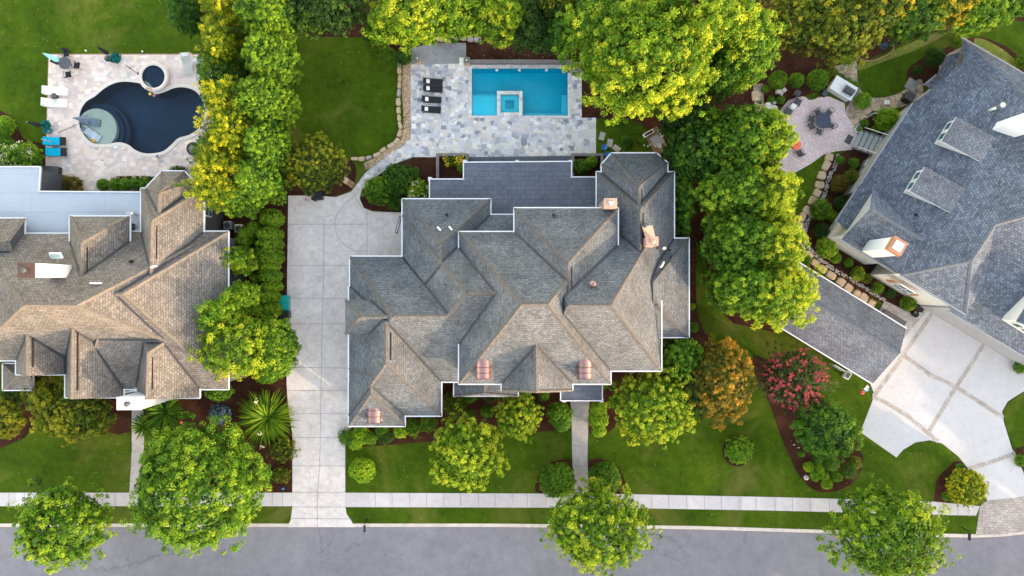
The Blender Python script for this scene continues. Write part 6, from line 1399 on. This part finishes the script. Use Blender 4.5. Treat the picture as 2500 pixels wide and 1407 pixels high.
e = empty('speaker_box', P0(853, 447), R(-33), 'tan wooden box on the mulch by the curved stone path', 'box'); MB().box((0, 0, 0.28), (1.15, 0.62, 0.55)).build('body', M_WOOD, e, bevel=0.02); MB().box((-0.3, 0, 0.58), (0.5, 0.6, 0.06)).build('lid', M_STONE2, e, bevel=0.02)
o = MB().lathe((0, 0, 0), [(0.1, 0), (0.1, 0.03), (0.02, 0.05)], 8).build('driveway_marker', M_REDF, None, (0, 0, 0)); o.location = P0(747, 488, 0.04); tag(o, 'tiny red marker on the concrete by the grill cart', 'marker')
# four black loungers with white towels
for x, y, o_ in ((1058, 203, 'topmost'), (1058, 220, 'second'), (1055, 246, 'third'), (1054, 270, 'lowest')):
    make_lounger(o_ + ' of the four black loungers beside the turquoise pool', P0(x, y), R(-3), M_BLACK, M_BLACKFAB, 'four black loungers', L=1.95, w=0.68, back=24)
    t_ = MB().box((0, 0, 0), (0.34, 0.40, 0.04), 0, 0, 0, R(20)).build('folded_towel', M_WHITEPLAS, None, (0, 0, 0), bevel=0.01); t_.location = P0(x - 11.5, y - 0.6, 0.52); tag(t_, 'white folded towel on the ' + o_ + ' black lounger', 'towel', 'white towels')
# stone piers and planters
for x, y, w_, d_, hh, mt, lab in ((1141, 156, .62, .62, 1.0, M_STONE2, 'tan stone pier at the left corner of the turquoise pool'), (1128, 155, .42, .62, .7, M_WHITEPLAS, 'white box beside the stone pier of the turquoise pool'), (1022, 150, .5, .8, .8, M_STONE, 'tan stone pier in the corner of the grey gravel')):
    e = empty('stone_pier', P0(x, y), 0, lab, 'pier' if mt != M_WHITEPLAS else 'box'); MB().box((0, 0, hh / 2), (w_ * .85, d_ * .85, hh)).build('shaft', mt, e, bevel=0.02); MB().box((0, 0, hh + 0.03), (w_, d_, 0.07)).build('cap', M_WHITEPLAS if mt == M_WHITEPLAS else M_GREYWALL, e, bevel=0.015); MB().lathe((0, 0, hh + 0.065), [(0.08, 0), (0.06, 0.08), (0.01, 0.1)], 10).build('lamp', M_WHITEPLAS, e)
def wall_seg(name, label, x0, y0, x1, y1, hh, mat, cat='wall', group=None):
    a, b = W(x0, y1), W(x1, y0); o = MB().box((0, 0, hh / 2), (b.x - a.x, b.y - a.y, hh)).build(name, mat, None, (0, 0, 0), bevel=0.02); o.location = ((a.x + b.x) / 2, (a.y + b.y) / 2, 0.0); tag(o, label, cat, group); return o
wall_seg('pool_wall', 'low grey wall behind the turquoise pool', 1146, 150, 1400, 158.5, 0.55, M_GREYWALL)
for x0, lab in ((1066, 'left'), (1394, 'right')):
    e = empty('stone_planter', P0(x0 + 40, 412, 0), 0, lab + ' grey stone planter between the patio and the flat slate roof', 'planter', 'stone planters'); x1 = x0 + 78; o_ = P0(x0 + 40, 412, 0)
    for (u0, v0, u1, v1) in ((x0, 377, x1, 383.5), (x0, 383.5, x0 + 7, 438), (x1 - 7, 383.5, x1, 402 if x0 < 1200 else 430)):
        a, b = W(u0, v1), W(u1, v0); MB().box(((a.x + b.x) / 2 - o_.x, (a.y + b.y) / 2 - o_.y, 0.28), (b.x - a.x, b.y - a.y, 0.56)).build('planter_wall', M_GREYWALL, e, bevel=0.015)
# yard behind the octagonal roof
for x, y, r_, lab in ((1474, 362, 0.30, 'glossy blue glazed pot by the patio corner'), (1481, 379, 0.26, 'second blue glazed pot tight to the octagonal roof')): pot(lab, P0(x, y), r_, 0.55, M_BLUEGLAZE)
for x, y, rz, w_, lab in ((1489, 350, R(80), 0.7, 'stepping stone closest to the blue pot'), (1505, 363, R(-35), 0.68, 'second stepping stone from the patio'), (1643, 384, R(20), 0.72, 'stepping stone alone right of the octagonal roof'), (1470, 333, R(75), 0.7, 'stepping stone at the patio corner')):
    o = MB().box((0, 0, 0.02), (w_ * 1.15, w_ * .8, 0.05)).build('stepping_stone', M_PATHSTONE, None, (0, 0, 0), bevel=0.01); o.location = P0(x, y, 0.02); o.rotation_euler.z = rz; tag(o, lab, 'stepping stone', 'stepping stones')
e = empty('work_bench', P0(1603, 358), R(-62), 'cluttered wooden potting bench with pale top behind the octagonal roof', 'bench'); MB().box((0, 0, 0.8), (3.4, 1.5, 0.08)).build('benchtop', M_WOOD, e, bevel=0.02); MB().box((-0.45, 0.1, 0.87), (1.1, 1.2, 0.05)).build('slab', M_PATHSTONE, e, bevel=0.01)
for sx in (-1.5, 1.5):
    for sy in (-.6, .6): MB().box((sx, sy, .38), (.1, .1, .76)).build('leg', M_WOOD, e)
for dx, dy, sx, sy, hh, mt, lab, nm in ((-26, -18, 1.1, .35, .35, M_WHITEPLAS, 'white tray with black trough at the top of the potting bench', 'tray'), (10, -19, .75, .3, .3, M_WHITEPLAS, 'white box hanging over the right side of the potting bench', 'box')):
    e2 = empty(nm, P0(1600 + dx * .85, 350 + dy, .84), R(30) if dx < 0 else R(-62), lab, nm); MB().box((0, 0, hh / 2), (sx, sy, hh)).build('body', mt, e2, bevel=0.02); MB().box((0, 0, hh), (sx * .8, sy * .6, .03)).build('filling', M_BLACK, e2)
for x, y, lab, r_ in ((1604, 362, 'white basin on the potting bench', .22), (1568, 360, 'white small jar left of the potting bench', .09), (1577, 362, 'second white small jar left of the potting bench', .09), (1582, 358, 'third white small jar left of the potting bench', .08)):
    o = MB().lathe((0, 0, 0), [(r_ * .6, 0), (r_, r_ * 1.0), (r_ * .85, r_ * 1.0), (r_ * .5, r_ * .3), (.001, r_ * .3)], 14).build('basin' if r_ > .2 else 'jar', M_WHITEPLAS, None, (0, 0, 0)); o.location = P0(x, y, .86); tag(o, lab, 'basin' if r_ > .2 else 'jar')
o = MB().box((0, 0, .25), (.5, .6, .5)).build('storage_bin', plain('blue_grey_plastic', (.18, .28, .40), .5), None, (0, 0, 0), bevel=0.03); o.location = P0(1622, 384); o.rotation_euler.z = R(-50); tag(o, 'blue grey plastic bin beside the octagonal roof', 'bin')
# right terrace
def isl(name, px, py, rz, label, cat): return empty(name, P0(px, py), rz, label, cat)
e = isl('grill_counter', 2049, 222, R(-31), 'pale stone grill counter with a black grill set in', 'outdoor kitchen'); MB().box((0, 0, .43), (2.35, 1.35, .86)).build('base', M_CREAM, e, bevel=.02); MB().box((0, 0, .90), (2.5, 1.5, .08)).build('countertop', M_WHITE, e, bevel=.02)
gr = empty('grill', P0(2059, 230, .97), R(-31), 'black built in grill with a closed hood on the pale counter', 'grill'); MB().box((0, 0, .05), (.85, .75, .1)).build('body', M_SILVER, gr); m = MB()
for a0, a1 in ((0, 45), (45, 90), (90, 135), (135, 180)):
    y0, z0, y1, z1 = -.3 * math.cos(R(a0)), .1 + .3 * math.sin(R(a0)), -.3 * math.cos(R(a1)), .1 + .3 * math.sin(R(a1)); m.face([(-.38, y0, z0), (.38, y0, z0), (.38, y1, z1), (-.38, y1, z1)])
for sx in (-.38, .38): m.face([(sx, -.3 * math.cos(R(a_)), .1 + .3 * math.sin(R(a_))) for a_ in (0, 45, 90, 135, 180)])
m.build('hood', M_DARKGREY, gr); MB().tube([(-.3, -.36, .2), (.3, -.36, .2)], .02, 6).build('handle', M_SILVER, gr); gr.scale = (1.3, 1.3, 1.3)
round_table('large dark round dining table in the middle of the paver terrace', P0(2001, 299), .78, plain('navy_top', (.045, .055, .085), .5), M_BLACK)
for k, (dx, dy, lab) in enumerate(((-9, -22, 'black wire chair above left of the dark dining table'), (18, -21, 'black wire chair above right of the dark dining table'), (-25, -6, 'black wire chair left of the dark dining table'), (-25, 12, 'black wire chair below left of the dark dining table'), (-6, 26, 'black wire chair below the dark dining table'), (24, 11, 'black wire chair right of the dark dining table'))):
    chair(lab, P0(2001 + dx, 299 + dy), ang_px(-dx, -dy), M_BLACK, M_DARKGREY, 'chairs around the dark dining table', w=.56, open_back=True)
round_table('bright coral round table at the left rim of the paver terrace', P0(1937, 358), .46, M_ORANGETOP, M_BLACK)
chair('black chair above left of the coral table', P0(1922, 342), ang_px(15, 16), M_BLACK, M_DARKGREY, 'chairs at the coral table', w=.62); chair('black chair below right of the coral table', P0(1948, 376), ang_px(-10, -18), M_BLACK, M_DARKGREY, 'chairs at the coral table', w=.62)
chair('dark lounge chair above the white side table', P0(1943, 251), R(-31), M_BLACK, M_DARKGREY, 'lounge chairs at the terrace rim', w=.72); chair('dark lounge chair below the white side table', P0(1920, 276), R(-31), M_BLACK, M_DARKGREY, 'lounge chairs at the terrace rim', w=.78)
e = isl('side_table', 1932, 264, R(-33), 'small white side table between two dark lounge chairs', 'side table'); MB().box((0, 0, .45), (.5, .62, .05)).build('tabletop', M_WHITEPLAS, e, bevel=.01)
for sx in (-.2, .2):
    for sy in (-.25, .25): MB().box((sx, sy, .21), (.05, .05, .42)).build('leg', M_WHITEPLAS, e)
for x, y, lab, w_ in ((1943, 231, 'brown fire wood box behind the lounge chairs', .55), (2009, 231, 'small black box left of the grill counter', .5)):
    e = isl('garden_box', x, y, R(-31), lab, 'box'); MB().box((0, 0, .22), (w_, w_, .44)).build('body', M_BLACK if x > 2000 else M_WOOD, e, bevel=.02); MB().box((0, 0, .46), (w_ * 1.06, w_ * 1.06, .04)).build('lid', M_DARKGREY, e, bevel=.01)
o = MB().box((0, 0, .01), (.62, .9, .02)).build('door_mat', M_DARKGREY, None, (0, 0, 0)); o.location = P0(2072, 341, .04); o.rotation_euler.z = R(-28); tag(o, 'dark door mat at the foot of the grey steps', 'mat')
pot('white round pot with green plant beside the grey steps', P0(2091, 319), .34, .45, M_WHITEPLAS, 'box', pr=.25)
# grey timber steps from the terrace to the house
e = isl('porch_steps', 2122, 357, R(-26), 'grey timber steps with railings from the paver terrace to the house', 'steps')
for k in range(6): MB().box((-1.35 + .46 * k, 0, .17 * (k + 1)), (.44, 1.9, .05)).build('tread', plain('grey_tread', (.36, .39, .39), .7) if k == 0 else MATS['grey_tread'], e)
for sg in (-1, 1):
    MB().box((-.2, sg * 1.0, .55), (2.9, .07, .35), 0, 0, 0, R(-20)).build('stringer', M_GREYWALL, e)
    MB().tube([(-1.6, sg * 1.05, 1.0), (1.2, sg * 1.05, 2.0), (1.5, sg * 1.05, 2.0)], .05, 6).build('handrail', M_SILVER, e)
    for k in range(5): MB().tube([(-1.5 + .65 * k, sg * 1.05, .1 + .2 * k), (-1.5 + .65 * k, sg * 1.05, 1.03 + .23 * k)], .03, 5).build('baluster', M_DARKGREY, e)
e = isl('wheelie_bin', 2208, 243, R(-31), 'black bin between the rubble path and the grey wall', 'bin'); MB().box((0, 0, .5), (.85, .75, 1.0)).build('body', M_BLACK, e, bevel=.04); MB().box((0, 0, 1.03), (.9, .8, .06)).build('lid', M_DARKGREY, e, bevel=.02)
e = isl('utility_box', 2164, 252, R(0), 'small white utility box on the rubble path', 'box'); MB().box((0, 0, .1), (.5, .42, .2)).build('body', M_WHITEPLAS, e, bevel=.04); MB().box((0, 0, .21), (.4, .32, .03)).build('lid', M_WHITE, e)
o = MB().box((0, 0, .02), (1.1, 1.1, .06)).build('stone_slab', M_GREYGRAVEL, None, (0, 0, 0)); o.location = P0(2225, 208, .03); o.rotation_euler.z = R(-31); tag(o, 'grey square slab beside the side door', 'slab')
e = isl('air_conditioner', 2114, 405, R(-31), 'grey air conditioner against the eave of the blue roof', 'air conditioner'); MB().box((0, 0, .4), (.9, .8, .8)).build('casing', M_SILVER, e, bevel=.03); MB().lathe((0, 0, .8), [(.34, 0), (.32, .03), (.05, .04)], 20).build('fan_grille', M_DARKGREY, e)
o = MB().tube([Vector((*W(p[0], p[1]).xy, .08)) for p in spline([(2168, 100), (2178, 108), (2180, 122), (2165, 135), (2140, 147), (2115, 149), (2098, 142), (2093, 125), (2100, 112), (2112, 108)], False, 4)], .05, 6).build('garden_hose', plain('hose_brown', (.34, .20, .13), .6), None, W(2140, 130)); tag(o, 'brown edging hose looped around a small bed', 'hose')
e = isl('bench', 2178, 776, R(-31), 'long dark bench on the pavers between garage and house', 'bench'); MB().box((0, 0, .45), (2.5, .55, .06)).build('seat', M_DARKGREY, e, bevel=.01)
for sx in (-1.1, 1.1): MB().box((sx, 0, .21), (.08, .5, .42)).build('leg', M_DARKGREY, e)
pot('black pot at the corner of the white gable wall', P0(2229, 767), .32, .5, M_BLACK)
o = MB().box((0, 0, .01), (.9, .5, .02)).build('door_mat', M_BLACK, None, (0, 0, 0)); o.location = P0(2244, 754, .05); o.rotation_euler.z = R(-31); tag(o, 'black door mat below the white gable wall', 'mat')
e = isl('yard_utility_box', 2064, 915, R(-31), 'white framed box on the grass at the garage wall', 'box'); MB().box((0, 0, .25), (.55, .75, .5)).build('body', M_WHITEPLAS, e, bevel=.02); MB().box((0, 0, .51), (.4, .6, .03)).build('lid', M_DARKGREY, e)
e = isl('garden_flag', 2094, 946, R(35), 'red, pink and blue garden pinwheel flag on the lawn', 'garden flag'); MB().tube([(0, 0, 0), (0, 0, 1.2)], .02, 5).build('pole', M_SILVER, e)
m = MB(); m.face([(0, 0, 1.2), (.55, .12, 1.1), (.6, -.2, 1.05), (.05, -.15, 1.15)]); m.build('flag', M_PINKF, e); m = MB(); m.face([(.0, -.16, 1.14), (.5, -.22, 1.04), (.35, -.5, 1.0), (0, -.3, 1.1)]); m.build('pennant', M_BLUEF, e); MB().lathe((-.3, -.2, 1.1), [(.08, 0), (.2, .02), (.2, .06), (.08, .08)], 14, cap=False).build('wheel', M_REDF, e)
o = MB().lathe((0, 0, 0), [(.26, 0), (.26, .05), (.18, .07), (.001, .05)], 20).build('ground_lamp', M_SILVER, None, (0, 0, 0)); o.location = P0(1968, 1166, .03); tag(o, 'flat round lamp disc at the left rim of the kidney bed', 'lamp')
for x, y, lab in ((1938, 1086, 'white plant tag at the left rim of the kidney bed'), (1949, 1093, 'second white plant tag in the kidney bed')):
    o = MB().box((0, 0, .05), (.2, .05, .1)).build('plant_tag', M_WHITEPLAS, None, (0, 0, 0)); o.location = P0(x, y, .02); tag(o, lab, 'plant tag')
# mailboxes
for x, y, x2, y2, lab in ((896, 1268, 890, 1283, 'black mailbox at the kerb right of the wide driveway'), (2348, 1288, 2362, 1302, 'black mailbox at the kerb beside the paver apron')):
    e = empty('mailbox', P0(x, y, 0), 0, lab, 'mailbox', 'mailboxes'); MB().tube([(0, 0, 0), (0, 0, 1.25)], .055, 8).build('post', M_BLACK, e); MB().tube([(0, 0, 1.05), (0, -.55, 1.1)], .035, 6).build('arm', M_BLACK, e)
    m = MB(); N = 8
    for i in range(N):
        t0, t1 = math.pi * i / N, math.pi * (i + 1) / N; f = [(.12 * math.cos(t0), -.85, .12 * math.sin(t0)), (.12 * math.cos(t1), -.85, .12 * math.sin(t1)), (.12 * math.cos(t1), -.25, .12 * math.sin(t1)), (.12 * math.cos(t0), -.25, .12 * math.sin(t0))]; m.face(f)
    m.box((0, -.55, -.06), (.24, .6, .12)); m.face([(.12 * math.cos(math.pi * i / N), -.85, .12 * math.sin(math.pi * i / N)) for i in range(N + 1)]); b_ = m.build('box', plain('navy_metal', (.015, .02, .04), .4) if 'navy_metal' not in MATS else MATS['navy_metal'], e); b_.location = (0, 0, 1.22)
o = MB().lathe((0, 0, 0), [(.12, 0), (.14, .2), (.02, .34)], 12).build('garden_globe', M_BLUEGLAZE, None, (0, 0, 0)); o.location = P0(692, 1192, .02); tag(o, 'small blue glazed globe by the pavement corner', 'globe')
o = MB().lathe((0, 0, 0), [(.12, 0), (.16, .14), (.02, .3)], 12).build('garden_globe', M_REDF, None, (0, 0, 0)); o.location = P0(449, 1028, .5); tag(o, 'small red glazed globe among the lily leaves', 'globe')
for x, y, lab in ((211, 125, 'tiny white spot lamp on the lawn left above the tan terrace'), (349, 127, 'tiny white spot lamp on the lawn above the spa')):
    o = MB().lathe((0, 0, 0), [(.05, 0), (.09, .15), (.03, .2)], 8).build('spot_lamp', M_WHITEPLAS, None, (0, 0, 0)); o.location = P0(x, y, 0); tag(o, lab, 'lamp')
# ---- stones
def stone(name, px, py, a, b, rz, hh, mat, label, cat, group, seed):
    r_ = random.Random(seed); N = 12; ring_ = [(a / 2 * (1 + r_.uniform(-.10, .08)) * math.copysign(abs(math.cos(t)) ** .5, math.cos(t)), b / 2 * (1 + r_.uniform(-.14, .1)) * math.copysign(abs(math.sin(t)) ** .5, math.sin(t))) for t in [6.283 * k / N for k in range(N)]]
    m = MB(); top = [(x * .84, y * .84, hh + r_.uniform(-.02, .02)) for x, y in ring_]; mid = [(x, y, hh * .72) for x, y in ring_]; bot = [(x * 1.0, y * 1.0, -.02) for x, y in ring_]
    for k in range(N):
        j = (k + 1) % N; m.face([bot[k], bot[j], mid[j], mid[k]]); m.face([mid[k], mid[j], top[j], top[k]])
    m.face(top); o = m.build(name, mat, None, (0, 0, 0)); o.location = P0(px, py, .02); o.rotation_euler.z = rz; return tag(o, label, cat, group)
def stone_row(path, wpx, lpx, hh, label, cat, group, seed, name='border_stone'):
    pts = spline(path, False, 10); r_ = random.Random(seed); d = 0; tgt = lpx * .5
    for (x0, y0), (x1, y1) in zip(pts, pts[1:]):
        s_ = math.hypot(x1 - x0, y1 - y0)
        while d + s_ >= tgt:
            t = (tgt - d) / s_; x, y = x0 + (x1 - x0) * t, y0 + (y1 - y0) * t; L_ = lpx * r_.uniform(.8, 1.15)
            stone(name, x + r_.uniform(-1, 1), y + r_.uniform(-1, 1), L_ * HC / FP * .94, wpx * r_.uniform(.8, 1.1) * HC / FP, ang_px(x1 - x0, y1 - y0), hh * r_.uniform(.8, 1.2), r_.choice((M_STONE, M_STONE2, M_STONE2, M_STONE3) if seed != 3 else (M_STONE, M_STONE2, M_STONE2)), label, cat, group, r_.random())
            tgt += L_ + 0.3
        d += s_
stone_row([(974, 148), (976, 180), (974, 215), (973, 250), (974, 290), (979, 318), (968, 345), (945, 362), (920, 378), (890, 388), (858, 389)], 10, 19, .28, 'rough stone in the edging between the small back lawn and the gravel strip', 'border stone', 'stones edging the small back lawn', 1)
stone_row([(1064, 97), (1090, 99), (1120, 95), (1150, 97), (1180, 98)], 12, 19, .35, 'rough stone in the low row behind the grey gravel pad', 'border stone', 'stones behind the grey gravel pad', 2)
stone_row([(2026, 374), (2018, 400), (2004, 430), (1996, 465), (1978, 500), (1958, 530), (1948, 560), (1948, 590), (1962, 618), (1990, 645), (2020, 668), (2055, 692), (2090, 716), (2120, 738), (2140, 752)], 20, 24, .3, 'big flat stone in the tan wall curving past the right garden bed', 'wall stone', 'stones of the curved tan wall', 3, 'wall_stone')
for i, (x, y, a_, b_, rz) in enumerate(((1892, 292, 26, 18, -25), (1843, 235, 16, 24, 5), (1848, 258, 14, 16, 0), (1875, 285, 18, 14, -40), (2088, 297, 20, 12, 40), (2105, 285, 18, 14, 40), (2118, 272, 18, 14, 35), (2138, 262, 22, 18, 10), (2098, 268, 14, 12, 60), (2180, 258, 18, 14, 0), (2195, 240, 16, 16, 0))):
    stone('flagstone', x, y, a_ * HC / FP, b_ * HC / FP, R(rz), .08, (M_STONE2, M_STONE)[i % 2], ('large tan slab at the left rim of the paver terrace', 'tan slab at the start of the left stone path', 'small slab in the left stone path', 'slab between the left stone path and the terrace', 'flat stone next to the white pot', 'flat stone next after the one by the white pot', 'third flat stone up from the white pot', 'widest flat stone of the rubble path', 'little flat stone beside the light green ball', 'flat stone right of the utility box', 'flat stone next to the black bin')[i], 'flagstone', 'flagstones around the terrace', i + 50)
for i, (x, y, a_, lab) in enumerate(((1900, 226, .6, 'left pale boulder under the boxwood balls'), (1913, 222, .5, 'right pale boulder under the boxwood balls'), (1907, 231, .38, 'small pale boulder under the boxwood balls'), (1874, 262, .85, 'largest mossy boulder in the left bed'), (1889, 264, .6, 'white boulder beside the mossy one'), (1890, 252, .42, 'small pinkish boulder beside the mossy one'), (1877, 272, .36, 'small pale boulder below the mossy one'))):
    stone('boulder', x, y, a_, a_ * .8, R(40 * i), a_ * .5, M_BOULDER, lab, 'boulder', 'pale boulders', 90 + i)
# pebble strips: nobody could count these
def pebbles(name, path, wpx, n_, size, mat, label, seed, z=.03):
    g = np.random.default_rng(seed); pts = np.array(spline(path, False, 8)); m = MB()
    for q in range(n_):
        i = g.integers(0, len(pts) - 1); p = pts[i] + (pts[i + 1] - pts[i]) * g.random(); t = pts[i + 1] - pts[i]; nrm = np.array([-t[1], t[0]]) / (np.hypot(*t) + 1e-6); p = p + nrm * g.uniform(-.5, .5) * wpx
        c = W(p[0], p[1]); r_ = size * g.uniform(.6, 1.4); a_ = g.uniform(0, 3); e_ = g.uniform(.6, 1)
        rg = [(c.x + r_ * math.cos(a_ + k * 1.2566), c.y + r_ * e_ * math.sin(a_ + k * 1.2566), z) for k in range(5)]; tp = [(c.x + .6 * r_ * math.cos(a_ + k * 1.2566), c.y + .6 * r_ * e_ * math.sin(a_ + k * 1.2566), z + r_ * .6) for k in range(5)]
        for k in range(5): m.face([rg[k], rg[(k + 1) % 5], tp[(k + 1) % 5], tp[k]])
        m.face(tp)
    o = m.build(name, mat, None, merge=False); o['kind'] = 'stuff'; o['label'] = label; return o
pebbles('pebbles', [(994, 152), (994, 200), (993, 260), (992, 310), (985, 345), (955, 366), (925, 388), (903, 404)], 15, 900, .085, M_PEBBLE_T, 'tan pebbles filling the strip beside the small back lawn', 1)
pebbles('pebbles', [(2046, 378), (2036, 410), (2022, 440), (2013, 475), (1995, 505), (1975, 535), (1966, 562), (1966, 590), (1980, 612), (2005, 636), (2040, 660), (2080, 684), (2120, 708), (2160, 735)], 9, 700, .08, M_PEBBLE, 'pale river pebbles along the curved tan wall', 2)
pebbles('pebbles', [(2085, 315), (2100, 300), (2125, 282), (2150, 272), (2185, 268)], 5, 120, .09, M_PEBBLE, 'pale pebbles edging the bed under the biggest ball', 3)

# ---- fallen leaves and wood chips, far too many to count
g = np.random.default_rng(77); P = []
for (x0, y0, x1, y1, n_) in ((860, 1060, 1700, 1195, 160), (720, 100, 970, 380, 60), (0, 0, 480, 130, 90), (1450, 100, 2120, 420, 160), (1140, 100, 1390, 145, 60), (300, 930, 700, 1190, 110), (700, 1240, 2300, 1400, 120), (1690, 560, 1740, 860, 40), (1900, 900, 2300, 1215, 120), (0, 1060, 320, 1195, 50), (710, 480, 850, 1280, 60), (2120, 780, 2480, 1180, 60), (1960, 560, 2300, 800, 90)):
    for q in range(n_):
        c = W(g.uniform(x0, x1), g.uniform(y0, y1)); P.append((c.x, c.y, 0.062))
P = np.array(P); m_ = len(P); N_ = g.normal(0, .25, (m_, 3)) + np.array([0, 0, 1.0]); N_ /= np.linalg.norm(N_, axis=1, keepdims=True)
LEAF['litter'] = m_leaf('fallen_leaf', (0.10, 0.055, 0.02), (0.32, 0.22, 0.06), (0.50, 0.44, 0.32), 0.1)
o = leaf_mesh('fallen_leaves', LEAF['litter'], P, N_, g.normal(0, 1, (m_, 3)), g.uniform(.06, .15, m_), g.uniform(.04, .09, m_), g.uniform(0, 1, m_)); o['kind'] = 'stuff'; o['label'] = 'fallen leaves scattered over lawns, mulch and paving'
